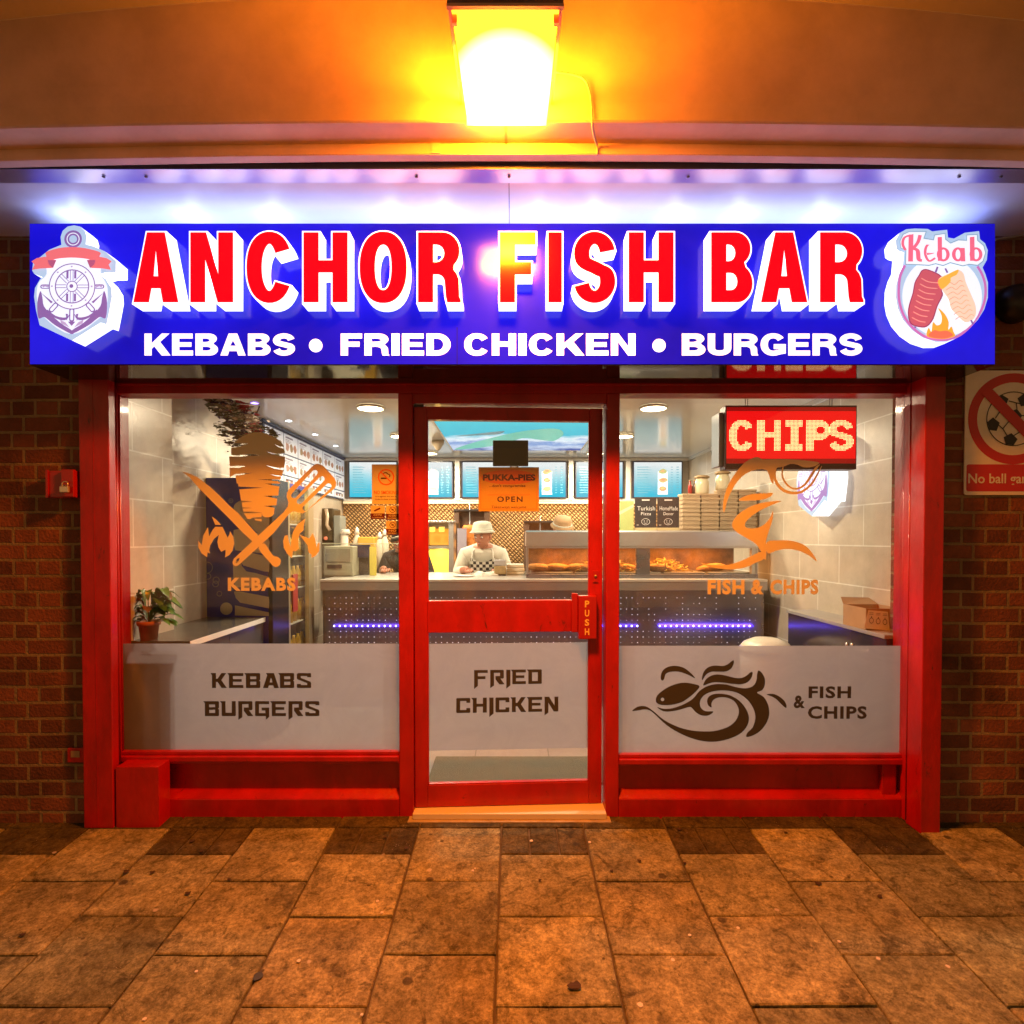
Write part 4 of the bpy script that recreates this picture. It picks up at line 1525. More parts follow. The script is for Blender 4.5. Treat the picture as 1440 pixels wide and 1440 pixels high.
# lower half
gold([(535, 185), (950, 195), (945, 215), (735, 222), (945, 250), (940, 262), (800, 262), (935, 290), (925, 372), (790, 376), (915, 400), (908, 462), (790, 468), (890, 485),
      (885, 540), (870, 560), (845, 570), (800, 572), (780, 560), (775, 530), (680, 520), (605, 520), (598, 492), (690, 487), (595, 480), (588, 435), (690, 428), (582, 418),
      (566, 315), (790, 300), (560, 290)], k1)
gold([(605, 535), (775, 532), (772, 570), (690, 575), (665, 590), (640, 588), (625, 560)], k1)
gold([(705, 585), (772, 588), (772, 610), (712, 600)], k1)
# knife
gold([(35, 150), (110, 170), (185, 205), (300, 295), (390, 378), (470, 460), (560, 540), (740, 740), (690, 797), (600, 715), (480, 590), (390, 500), (300, 410), (190, 300), (110, 205)], k1)
gold([(745, 862), (795, 812), (845, 880), (880, 925), (915, 935), (945, 958), (948, 985), (935, 1015), (905, 1030), (875, 1018), (850, 990)], k1, 3)
# spatula
gold([(1255, 88), (1285, 78), (1320, 88), (1350, 108), (1445, 215), (1458, 250), (1455, 290), (1430, 320), (1180, 520), (1150, 535), (1115, 530), (1060, 515), (1020, 545), (880, 720), (590, 985),
      (555, 1015), (530, 1024), (508, 1005), (505, 985), (515, 955), (740, 742), (975, 525), (1012, 475), (1020, 440), (1003, 390), (1005, 350), (1022, 315)], k1, 0,
     [capsule((1262, 162), (1070, 372), 26, 6), capsule((1326, 220), (1120, 428), 26, 6), capsule((1390, 285), (1172, 490), 26, 6), [(532, 990), (545, 955), (570, 945), (560, 975), (545, 995)]])
# flames
gold([(315, 565), (350, 590), (380, 620), (398, 642), (345, 642), (330, 605)], k1)
gold([(190, 785), (222, 830), (235, 740), (278, 662), (282, 700), (290, 748), (320, 690), (345, 660), (412, 660), (440, 720), (460, 760), (475, 730), (482, 700), (510, 750),
      (520, 810), (505, 880), (475, 920), (435, 942), (440, 905), (440, 870), (400, 890), (375, 850), (365, 800), (378, 735), (335, 770), (300, 830), (290, 875), (298, 905),
      (275, 895), (270, 940), (220, 905), (190, 850)], k1)
gold([(985, 742), (1012, 735), (1022, 790), (1040, 850), (1048, 780), (1060, 710), (1100, 640), (1176, 583), (1160, 640), (1158, 690), (1120, 725), (1108, 790), (1115, 860),
      (1085, 885), (1060, 880), (1052, 950), (1005, 905), (975, 850), (970, 790)], k1)
gold([(1115, 728), (1150, 745), (1212, 768), (1242, 718), (1265, 770), (1278, 850), (1288, 815), (1305, 800), (1303, 880), (1270, 925), (1230, 948), (1232, 915), (1205, 895),
      (1195, 830), (1150, 770)], k1)
mb.build("kebab_decal", pl)
mb = MB()
x0, z0 = P(321, 831, YD); x1, z1 = P(416, 812, YD)
mb.text("KEBABS", x0, x1, z0, z1, YD - .004, gold_vinyl, offset=.045, spacing=1.18)
mb.build("gold_lettering", pl)

pr = pane(.517, xr1 + .01, zs_r - .005, zh + .003)
mb = MB()
zfr = PZ(908, YG)
mb.quad([(.5205, YG - .0015, zs_r), (xr1 - .002, YG - .0015, zs_r), (xr1 - .002, YG - .0015, zfr), (.5205, YG - .0015, zfr)], film)
mb.build("frosted_film", pr)
mb = MB()
k9 = (4.8, 850, 800)
layer_n = 0


def dark(pts, conv, sm=3, holes=()):
    global layer_n
    layer_n += 1
    l = zp(pts, *conv, YD)
    if sm:
        l = smooth(l, sm)
    mb.shape([l] + [zp(h, *conv, YD) for h in holes], YD - .00008 * layer_n, 0, dark_vinyl)


dark([(380, 742), (385, 702), (405, 675), (440, 658), (490, 655), (540, 670), (585, 705), (612, 738), (565, 715), (500, 694), (440, 696), (412, 712), (404, 740), (393, 754)], k9)
dark([(347, 890), (352, 862), (375, 835), (430, 798), (490, 775), (540, 768), (600, 776), (642, 792), (615, 830), (570, 868), (520, 900), (450, 918), (385, 918), (355, 906)], k9, 3, [circle2(392, 881, 12, 10)])
dark([(660, 752), (662, 715), (680, 680), (710, 660), (750, 652), (800, 655), (835, 642), (855, 625), (872, 617), (872, 640), (855, 672), (820, 692), (770, 694), (720, 695), (685, 715)], k9)
dark([(667, 787), (682, 750), (712, 725), (760, 712), (820, 720), (880, 735), (930, 735), (965, 715), (985, 698), (1000, 700), (992, 735), (965, 765), (920, 779), (860, 775), (800, 768), (740, 765), (700, 775)], k9)
dark([(186, 959), (215, 935), (250, 925), (290, 932), (340, 968), (400, 1018), (480, 1060), (560, 1085), (640, 1096), (740, 1094), (830, 1068), (885, 1025), (907, 970), (898, 925), (870, 888),
      (820, 868), (770, 868), (735, 885), (722, 910), (722, 935), (700, 920), (693, 890), (705, 862), (740, 845), (790, 843), (850, 855), (910, 890), (955, 945), (975, 1000), (965, 1055),
      (925, 1105), (860, 1140), (780, 1162), (700, 1166), (610, 1150), (510, 1110), (420, 1055), (360, 1000), (315, 960), (275, 948), (230, 955)], k9)
dark([(356, 933), (400, 944), (460, 940), (520, 920), (570, 895), (605, 868), (640, 825), (690, 793), (750, 778), (820, 780), (890, 798), (950, 806), (1000, 792), (1025, 755), (1030, 710), (1040, 685),
      (1065, 705), (1083, 745), (1080, 790), (1062, 820), (1030, 835), (1075, 865), (1105, 920), (1112, 985), (1090, 1045), (1050, 1095), (1000, 1125), (958, 1134), (965, 1105), (1000, 1070),
      (1018, 1010), (1010, 955), (975, 895), (920, 848), (860, 826), (790, 820), (720, 830), (670, 855), (645, 895), (650, 935), (680, 960), (735, 962), (705, 988), (660, 990), (620, 970),
      (590, 938), (570, 932), (510, 950), (440, 963), (390, 958)], k9)
dark([(1095, 848), (1135, 843), (1175, 858), (1212, 888), (1228, 920), (1224, 938), (1195, 915), (1160, 880), (1130, 862)], k9)
mb.build("fish_and_waves_decal", pr)
mb = MB()


def tx(mb, s, px0, px1, pyt, pyb, Y, m, off=.03, sp=1.0):
    x0, z0 = P(px0, pyb, Y); x1, z1 = P(px1, pyt, Y)
    mb.text(s, x0, x1, z0, z1, Y, m, offset=off, spacing=sp)


tx(mb, "&", 1116, 1132, 978, 996, YD, dark_vinyl, .035)
mb.build("lettering", pr)
mb = MB()
tx(mb, "FISH", 1137, 1197, 965, 982, YD, dark_vinyl, .035, 1.12)
mb.build("lettering", pr)
mb = MB()
tx(mb, "CHIPS", 1136, 1219, 993, 1011, YD, dark_vinyl, .035, 1.12)
mb.build("lettering", pr)
mb = MB()
k6 = (5.143, 985, 560)
layer_n = 0
gold([(170, 832), (162, 780), (175, 700), (205, 620), (250, 545), (320, 465), (390, 428), (430, 430), (450, 442), (560, 440), (700, 445), (800, 455), (860, 465), (835, 488), (790, 500), (740, 498),
      (700, 480), (650, 475), (600, 495), (560, 500), (545, 515), (528, 560), (528, 622), (505, 590), (480, 520), (410, 515), (330, 545), (270, 600), (220, 680), (190, 750)], k6, 2)
gold(taper([(545, 500), (535, 560), (555, 620), (600, 665), (660, 685), (730, 678), (800, 625), (840, 560), (875, 495)], [14, 20, 22, 22, 20, 18, 16, 14, 4]), k6, 2)
gold(taper([(598, 495), (590, 550), (610, 605), (650, 645), (700, 655), (755, 625), (800, 560), (840, 500), (862, 480)], [6, 12, 14, 14, 14, 16, 20, 16, 4]), k6, 2)
gold([(275, 738), (330, 705), (400, 690), (470, 688), (525, 685), (500, 715), (440, 735), (360, 740)], k6, 3)
gold([(585, 742), (520, 770), (430, 812), (360, 860), (325, 900), (325, 930), (360, 942), (420, 935), (470, 905), (505, 860), (525, 815), (520, 880), (495, 960), (475, 1030), (478, 1100),
      (470, 1172), (445, 1120), (400, 1055), (330, 1010), (262, 968), (228, 925), (240, 880), (285, 830), (370, 780), (470, 752)], k6, 3)
gold([(0, 1190), (70, 1205), (150, 1210), (240, 1195), (330, 1160), (420, 1115), (450, 1120), (460, 1160), (400, 1190), (320, 1225), (220, 1238), (110, 1228), (40, 1210)], k6, 3)
gold([(480, 1040), (560, 1028), (650, 1030), (730, 1052), (790, 1095), (845, 1182), (780, 1135), (700, 1100), (620, 1090), (540, 1105), (485, 1122)], k6, 3)
mb.build("fish_decal", pr)
mb = MB()
tx(mb, "FISH", 995, 1047, 815, 836, YD - .004, gold_vinyl, .045, 1.12)
mb.build("gold_lettering", pr)
mb = MB()
tx(mb, "&", 1056, 1074, 815, 836, YD - .004, gold_vinyl, .045)
mb.build("gold_lettering", pr)
mb = MB()
tx(mb, "CHIPS", 1083, 1151, 815, 836, YD - .004, gold_vinyl, .045, 1.12)
mb.build("gold_lettering", pr)

# ---------------------------------------------------------------- door, a little ajar
HX, HY = -.476, 2.772
DW = .926
door_origin = (HX, HY, 0)
mb = MB()
T = .045
zb_, zt2 = .036, 2.001
s1, s2 = .062, .064
r_top, m0, m1, rb = 1.938, PZ(890, 2.78), PZ(845, 2.78), PZ(1104, 2.78)


def dbox(mb, a, b, z0, z1, m=red_paint, y0=0.0, y1=T, bev=.003):
    mb.box(HX + a, HX + b, HY + y0, HY + y1, z0, z1, m, bev=bev)


dbox(mb, 0, s1, zb_, zt2)
dbox(mb, DW - s2, DW, zb_, zt2)
dbox(mb, s1 + .0003, DW - s2 - .0003, r_top, zt2 - .0004, y0=.001)
dbox(mb, s1 + .0003, DW - s2 - .0003, m0, m1, y0=.001)
dbox(mb, s1 + .0003, DW - s2 - .0003, zb_ + .0004, rb, y0=.001)
door = mb.build("door", front, origin=door_origin, rotz=R(3.0), label="red framed glazed door standing slightly ajar")
mb = MB()
dbox(mb, s1, DW - s2, m1, r_top, pane_glass, .018, .023, 0)
mb.build("upper_pane", door)
mb = MB()
dbox(mb, s1, DW - s2, rb, m0, pane_glass, .018, .023, 0)
mb.build("lower_pane", door)
mb = MB()
zf1, zf0 = PZ(905.5, 2.79), PZ(1056, 2.79)
mb.quad([(HX + s1 + .006, HY + .0165, zf0), (HX + DW - s2 - .004, HY + .0165, zf0), (HX + DW - s2 - .004, HY + .0165, zf1), (HX + s1 + .006, HY + .0165, zf1)], film)
mb.build("frosted_film", door)
mb = MB()
square_word(mb, "FRIED", 667, 763, 942.5, 963, 2.80, dark_vinyl)
for v in mb.bm.verts:
    v.co.y = HY + .0148
mb.build("lettering", door)
mb = MB()
square_word(mb, "CHICKEN", 642, 786.5, 981.5, 1002.5, 2.80, dark_vinyl)
for v in mb.bm.verts:
    v.co.y = HY + .0148
mb.build("lettering", door)
mb = MB()
pxa = DW - .125
dbox(mb, pxa, DW - .035, PZ(901, 2.74), PZ(839, 2.74), red_plastic, -.040, -.002, .004)
dbox(mb, pxa - .03, pxa - .0005, PZ(892, 2.74), PZ(836, 2.74), red_plastic, -.018, -.002, .003)
for i, c in enumerate("PUSH"):
    zc = PZ(850.5 + i * 13.2, 2.74)
    mb.text(c, HX + pxa + .030, HX + pxa + .052, zc - .0165, zc + .0165, HY - .0412, mat("push_letter", (.85, .62, .25), .5), offset=.03)
mb.build("push_plate", door)
mb = MB()
dbox(mb, DW - .048, DW - .022, PZ(820, 2.77), PZ(803, 2.77), red_plastic, -.005, -.0003, .002)
mb.lathe([(.007, 0), (.007, .002), (.003, .003)], (HX + DW - .035, HY - .007, PZ(811, 2.77)), grey_metal, 12, Matrix.Rotation(R(90), 3, 'X'))
mb.build("lock", door)
mb = MB()
dbox(mb, .001, .045, 1.996, 2.008, dark_metal, -.004, .03, .001)
mb.build("hinge", door)
mb = MB()
for sx_ in (s1, DW - s2 - .006):
    dbox(mb, sx_, sx_ + .006, rb, r_top, red_paint, .004, .017, 0)
dbox(mb, s1, DW - s2, rb + .0002, rb + .006, red_paint, .004, .017, 0)
mb.build("glazing_bead", door)

# ================================================================== things fixed to the outside
# red metal box with padlock
rbx = thing("lock_box", "small red metal box with a silver padlock on the brick wall", "lock box", (PX(86, 2.66), 2.70, PZ(680, 2.66)))
mb = MB()
x0, zt_ = P(67, 661, 2.66); x1, zb2 = P(109, 700, 2.66)
mb.box(x0, x1 - .002, 2.655, 2.70, zb2, zt_ - .004, red_plastic, bev=.003)
mb.box(PX(88, 2.64), x1, 2.635, 2.6545, zb2 + .003, zt_, red_plastic, bev=.002)
mb.box(x0 - .001, x0 + .009, 2.648, 2.6545, zb2, zt_, red_plastic)
mb.build("box_body", rbx)
mb = MB()
px_, pz_ = P(91, 688, 2.615)
brass = mat("padlock_metal", (.75, .70, .62), .3, metal=.8)
mb.box(px_ - .020, px_ + .020, 2.607, 2.623, pz_ - .016, pz_ + .014, brass, bev=.004)
pts = [(px_ - .013, 2.615, pz_ + .012), (px_ - .013, 2.617, pz_ + .026)] + [(px_ + .013 * math.cos(R(a)), 2.619, pz_ + .026 + .010 * math.sin(R(a))) for a in (150, 120, 90, 60, 30)] + \
      [(px_ + .013, 2.617, pz_ + .026), (px_ + .013, 2.615, pz_ + .012)]
mb.tube(pts, .0028, brass, 8)
mb.build("padlock", rbx)
mb = MB()
mb.box(px_ - .026, px_ - .008, 2.624, 2.6345, pz_ + .008, pz_ + .022, grey_metal, bev=.001)
mb.build("hasp", rbx)
# small metal socket plate low on the same wall
mb = MB()
x0, z1 = P(95, 1052, 2.69); x1, z0 = P(119, 1072, 2.69)
mb.box(x0, x1, 2.688, 2.6995, z0, z1, red_paint, bev=.002)
mb.box(x0 + .018, x1 - .02, 2.685, 2.6878, z0 + .025, z1 - .012, mat("worn_plate", (.35, .22, .12), .6, var=.3), bev=.001)
mb.build("wall_plate", origin=((x0 + x1) / 2, 2.70, z0), label="small dull red plate low on the bricks beside the shopfront pillar", cat="plate")

# no ball games sign
sg_white = mat("sign_white", (.80, .78, .70), .45, var=.12, vscale=8)
sg_red = mat("sign_red", (.52, .015, .015), .45)
sg_black = mat("sign_black", (.012, .010, .012), .5)
ys = 2.69
x0, z1 = P(1358, 521, ys); z0 = PZ(696, ys)
SW = 0.455
ball = thing("no_ball_games_sign", "white sign with a barred football above red words on the brick wall", "sign", (x0 + SW / 2, 2.70, z0))
mb = MB()
mb.shape([rrect(x0, x0 + SW, z0, z1, .012)], ys, .006, sg_white)
mb.build("sign_plate", ball)
cx, cz = x0 + SW / 2, PZ(589, ys)
Rb = .5 * SW - .014
mb = MB()
mb.shape([circle2(cx, cz, Rb, 64), circle2(cx, cz, Rb * .80, 56)], ys - .0006, 0, sg_red)
d_ = Rb * .9 * .7071
w_ = Rb * .085
mb.build("prohibition_ring", ball)
mb = MB()
mb.shape([[(cx - d_ - w_, cz + d_ - w_), (cx + d_ - w_, cz - d_ - w_), (cx + d_ + w_, cz - d_ + w_), (cx - d_ + w_, cz + d_ + w_)]], ys - .0028, 0, sg_red)
mb.build("prohibition_bar", ball)
mb = MB()
rb_ = Rb * .60
mb.shape([circle2(cx, cz, rb_, 48), circle2(cx, cz, rb_ * .965, 48)], ys - .0012, 0, sg_black)


def pent(px, pz, r, rot, n=5):
    return [(px + r * math.cos(R(rot + i * 360 / n)), pz + r * math.sin(R(rot + i * 360 / n))) for i in range(n)]


def clipc(l):
    o = []
    for p in l:
        v = Vector((p[0] - cx, p[1] - cz))
        if v.length > rb_ * .97:
            v = v.normalized() * rb_ * .97
        o.append((cx + v.x, cz + v.y))
    return o


mb.shape([pent(cx + rb_ * .05, cz + rb_ * .10, rb_ * .27, 75)], ys - .0014, 0, sg_black)
for i, a in enumerate((60, 125, 196, 262, 330)):
    q = (cx + rb_ * .80 * math.cos(R(a)), cz + rb_ * .80 * math.sin(R(a)))
    mb.shape([clipc(pent(q[0], q[1], rb_ * .27, a + 180))], ys - .0015 - .0001 * i, 0, sg_black)
for i, a in enumerate((75, 147, 219, 291, 3)):
    p0 = (cx + rb_ * .05 + rb_ * .26 * math.cos(R(a)), cz + rb_ * .10 + rb_ * .26 * math.sin(R(a)))
    p1 = (cx + rb_ * .56 * math.cos(R(a + 6)), cz + rb_ * .03 + rb_ * .56 * math.sin(R(a + 6)))
    mb.shape([ribbon([p0, p1], rb_ * .035)], ys - .002 - .0001 * i, 0, sg_black)
    for da in (26, -34):
        p2 = (cx + rb_ * .68 * math.cos(R(a + 6 + da)), cz + rb_ * .68 * math.sin(R(a + 6 + da)))
        mb.shape([ribbon([p1, p2], rb_ * .035)], ys - .0022 - .00007 * i - .0003 * (da > 0), 0, sg_black)
mb.build("football_symbol", ball)
mb = MB()
zr1, zr0 = PZ(653, ys), PZ(691, ys)
mb.shape([rrect(x0 + .010, x0 + SW - .010, zr0, zr1, .010)], ys - .0006, 0, sg_red)
mb.text("No ball games", x0 + .018, x0 + SW - .085, PZ(684, ys), PZ(666, ys), ys - .0014, sg_white, offset=.018)
mb.build("text_panel", ball)
# dark round wall lamp at the right edge
mb = MB()
wx, wz = P(1432, 425, 2.66)
mb.lathe([(0, -.01), (.05, 0), (.078, .02), (.088, .05), (.088, .075)], (wx, 2.62, wz), black_plastic, 24, Matrix.Rotation(R(-90), 3, 'X'))
mb.build("round_fitting", origin=(wx, 2.70, wz), label="unlit black round fitting high on the brick wall above the no ball games sign", cat="wall fitting")
mb = MB()
mb.tube([P3 for P3 in [(2.135, 2.69, PZ(352, 2.69)), (2.25, 2.66, PZ(336, 2.66)), (2.5, 2.62, 2.77)]], .006, grey_metal)
mb.build("wall_conduit", origin=(2.3, 2.69, 2.7), label="thin grey conduit slanting from the sign corner along the brick wall", cat="conduit")
# ================================================================== shop interior: shell
ZF = 0.03
CE = CAMZ + .95
YB = 6.80
XL, XRW = -2.02, 2.10
tile_side = brick_mat("beige_wall_tile", 1, 0.50, 0.245, (.60, .52, .42), (.53, .45, .36), (.78, .74, .66), .004, rough=.28, shift=(.1, -.09), bump=.10, cloud=.16, spec=.5, msmooth=.1, cscale=4)
wall_paint = mat("interior_wall_paint", (.58, .54, .47), .45, var=.06)
ceil_m = mat("glossy_white_ceiling", (.74, .75, .74), .13, bump=.03, bscale=2.2, stretch=(1, 6, 1))
floor_m = brick_mat("shop_floor_tile", 0, .45, 3.0, (.34, .32, .29), (.31, .29, .27), (.18, .17, .15), .004, rough=.3, bump=.05, cloud=.15)


def gold_mesh():
    m, nt, N, L = nodes_of("gold_patterned_panel")
    out = N.new("ShaderNodeOutputMaterial"); b = N.new("ShaderNodeBsdfPrincipled")
    b.inputs["Metallic"].default_value = .55; b.inputs["Roughness"].default_value = .33
    g = N.new("ShaderNodeNewGeometry"); sx = N.new("ShaderNodeSeparateXYZ"); cb = N.new("ShaderNodeCombineXYZ")
    L.new(g.outputs["Position"], sx.inputs[0]); L.new(sx.outputs[0], cb.inputs[0]); L.new(sx.outputs[2], cb.inputs[1])
    mp = N.new("ShaderNodeMapping"); mp.inputs["Rotation"].default_value = (0, 0, R(45)); mp.inputs["Scale"].default_value = (1, 1, 1)
    L.new(cb.outputs[0], mp.inputs[0])
    ck = N.new("ShaderNodeTexBrick"); ck.inputs["Scale"].default_value = 1; ck.inputs["Brick Width"].default_value = .042; ck.inputs["Row Height"].default_value = .030
    ck.offset = 0.0
    ck.inputs["Mortar Size"].default_value = .009; ck.inputs["Mortar Smooth"].default_value = .6
    ck.inputs["Color1"].default_value = (.80, .52, .24, 1); ck.inputs["Color2"].default_value = (.70, .44, .20, 1); ck.inputs["Mortar"].default_value = (.16, .09, .045, 1)
    L.new(mp.outputs[0], ck.inputs["Vector"]); L.new(ck.outputs["Color"], b.inputs["Base Color"])
    bp = N.new("ShaderNodeBump"); bp.invert = True; bp.inputs["Strength"].default_value = .8; bp.inputs["Distance"].default_value = .01
    L.new(ck.outputs["Fac"], bp.inputs["Height"]); L.new(bp.outputs[0], b.inputs["Normal"])
    L.new(b.outputs[0], out.inputs[0])
    return m


gold_panel = gold_mesh()
steel = mat("brushed_steel", (.56, .54, .52), .36, metal=.85)
steel_d = mat("dark_steel", (.26, .24, .26), .28, metal=.85, rvar=.06, vscale=5)
mb = MB(); mb.box(-2.3, 2.3, 2.76, YB, -.05, ZF, floor_m); mb.build("shop_floor", kind="structure")
mb = MB(); mb.box(-2.3, 2.3, 2.861, YB + .2, CE, CE + .1, ceil_m); mb.build("shop_ceiling", kind="structure")
mb = MB(); mb.box(XL - .25, XL, 2.862, YB, ZF, CE, tile_side); mb.box(XL + .0005, -1.930, 2.862, 3.24, ZF, CE, tile_side); mb.build("wall_left", kind="structure")
mb = MB(); mb.box(XRW, XRW + .2, 2.862, YB, ZF, CE, tile_side); mb.build("wall_right", kind="structure")
mb = MB(); mb.box(XL, XRW, YB, YB + .1, ZF, CE, wall_paint)
mb.box(XL + .01, XRW - .01, YB - .012, YB - .001, .9, CAMZ + .43, gold_panel)
mb.build("wall_back", kind="structure")
# ceiling joint lines
mb = MB()
pale = mat("pale_trim", (.78, .77, .73), .4)
mb.box(XL, XRW, YB - .06, YB - .001, CE - .03, CE - .001, pale)
mb.box(XRW - .025, XRW - .001, 2.87, YB - .061, CE - .03, CE - .001, pale)
mb.box(XL + .001, XL + .025, 3.2, YB - .061, CE - .03, CE - .001, pale)
mb.build("ceiling_cornice", label="pale trim running round the top of the shop walls", cat="cornice", origin=(0, 5, CE))

# ---------------------------------------------------------------- ceiling lights
down_e = mat("downlight_disc", (1, 1, 1), .5, emis=(1.0, .80, .46), es=9)
bezel_m = mat("downlight_bezel", (.62, .55, .42), .35, metal=.3)
zc_ = CE
dl_pos = [(-1.02, 4.12), (1.02, 4.12), (-1.02, 5.25), (1.02, 5.25), (-.92, 6.3), (.92, 6.3)]
names = ["round ceiling downlight nearest the window on the kebab decal side", "round ceiling downlight nearest the window beside the hanging red LED sign",
         "second round downlight from the window on the menu board side", "second round downlight from the window on the anchor plate side",
         "round downlight above the kebab grill by the menu screens", "round downlight above the stacked cardboard boxes by the menu screens"]
for (x, y), lb in zip(dl_pos, names):
    t = thing("ceiling_downlight", lb, "downlight", (x, y, zc_), "round ceiling downlights")
    mb = MB()
    mb.lathe([(.098, 0), (.104, -.006), (.100, -.016), (.090, -.017)], (x, y, zc_ - .0005), bezel_m, 32, caps=False)
    mb.build("bezel", t)
    mb = MB()
    mb.lathe([(0, -.0165), (.0898, -.0165)], (x, y, zc_ - .0005), down_e, 32)
    mb.build("diffuser", t)
    lamp("downlight_light", 'AREA', (x, y, zc_ - .022), DOWNLIGHT_W, (1.0, .80, .54), t, size=.17, shape='DISK')
small_e = mat("spot_disc", (1, 1, 1), .5, emis=(.85, .92, 1), es=6)
viol_e = mat("violet_spot_disc", (1, 1, 1), .5, emis=(.25, .15, 1), es=5)
for px, py, m_, lb in ((358, 567, viol_e, "tiny violet ceiling spot above the dried flowers"), (406, 592, small_e, "tiny white ceiling spot nearest the flowers beside the menu board"),
                       (443, 611, small_e, "tiny white ceiling spot halfway along the menu board"), (472, 627, small_e, "tiny white ceiling spot at the far end of the menu board")):
    lo, hi = 2.9, 7
    y = .95 * 800 / (757 - py)
    x = PX(px, y, py)
    t = thing("ceiling_spot", lb, "spotlight", (x, y, zc_))
    mb = MB(); mb.lathe([(.03, 0), (.032, -.003), (.026, -.005)], (x, y, zc_ - .0005), bezel_m, 16, caps=False); mb.build("rim", t)
    mb = MB(); mb.lathe([(0, -.0045), (.0255, -.0045)], (x, y, zc_ - .0005), m_, 16); mb.build("disc", t)

# ceiling light box with a sea picture
y0b, y1b = 4.55, 6.05
mbx = thing("ceiling_light_box", "backlit ceiling panel showing a green fish shape over blue and white waves", "light box", (.05, 5.3, CE))
sea_m = grad_emit("sea_print", [(0, (.12, .62, .72)), (.35, (.10, .55, .70)), (.55, (.85, .93, 1)), (.70, (.25, .38, .72)), (.85, (.62, .72, .92)), (1, (.10, .14, .42))], 1, y0b, y1b, 1.15, .55, 5)
fish_m = mat("sea_print_fish", (.1, .4, .35), .4, emis=(.10, .42, .36), es=1.0)
fish_d = mat("sea_print_dark", (.1, .2, .25), .4, emis=(.10, .19, .24), es=.9)
xa, xb = -.62, .72
mb = MB(); mb.box(xa - .02, xb + .02, y0b - .02, y1b + .02, CE - .018, CE - .0005, pale); mb.build("frame", mbx)
mb = MB(); mb.quad([(xa, y0b, CE - .0188), (xb, y0b, CE - .0188), (xb, y1b, CE - .0188), (xa, y1b, CE - .0188)], sea_m)
cmp_ = lambda u, v, d: (u, v, CE - .0196 - d)
body = smooth([(xa + .02, 5.98), (xa + .20, 5.62), (xa + .42, 5.30), (xa + .62, 5.05), (xa + .80, 4.9), (xa + 1.0, 4.85), (xb - .26, 5.10), (xb - .32, 5.45), (xb - .45, 5.40), (xb - .62, 5.30), (xa + .55, 5.62), (xa + .30, 5.85)], 4)
mb.shape([body], 0, 0, fish_m, cmp_)
mb.shape([smooth([(xa + .10, 5.2), (xa + .35, 5.05), (xa + .55, 4.95), (xa + .50, 5.10), (xa + .35, 5.15)], 3)], 0, 0, fish_d, lambda u, v, d: (u, v, CE - .0202))
mb.build("sea_picture", mbx)
# small tan dome detector on the ceiling
t = thing("ceiling_detector", "tan domed detector on the ceiling left of the sea picture light box", "detector", (-.72, 5.55, CE))
mb = MB(); mb.lathe([(.06, 0), (.06, -.03), (.045, -.05), (.02, -.09), (0, -.10)], (-.72, 5.55, CE), mat("tan_plastic", (.42, .34, .24), .5), 16); mb.build("dome", t)

# ---------------------------------------------------------------- menu screens over the counter
scr_g = grad_emit("screen_picture", [(0, (.03, .62, .86)), (.30, (.16, .70, .88)), (.62, (.52, .86, .95)), (.88, (.93, .98, 1)), (1, (.96, 1, 1))], 2, CAMZ + .485, CAMZ + .893, 1.0, .5, 3.5)
scr_t = mat("screen_text", (.1, .3, .4), .4, emis=(.10, .38, .52), es=.8)
scr_f = [mat("screen_food_a", (.6, .4, .2), .4, emis=(.72, .42, .20), es=.9), mat("screen_food_b", (.7, .3, .2), .4, emis=(.75, .28, .16), es=.9),
         mat("screen_food_c", (.5, .5, .2), .4, emis=(.42, .46, .20), es=.9)]
scr_w = mat("screen_block", (.7, .8, .9), .4, emis=(.70, .90, .98), es=1)
navy = mat("screen_surround", (.02, .03, .07), .3)
ysn = 6.70
cols = [(490, 559), (567, 637), (649, 719), (727, 797), (809, 877), (890, 960)]
lbl = ["menu screen nearest the menu board, partly behind the no smoking poster", "second menu screen from the menu board, seen beside the red door post",
       "third menu screen from the menu board, partly behind the orange open sign", "menu screen with food pictures partly behind the orange open sign's other edge",
       "menu screen split by the red door frame", "menu screen above the two chalkboards"]
z0s, z1s = CAMZ + .485, CAMZ + .893
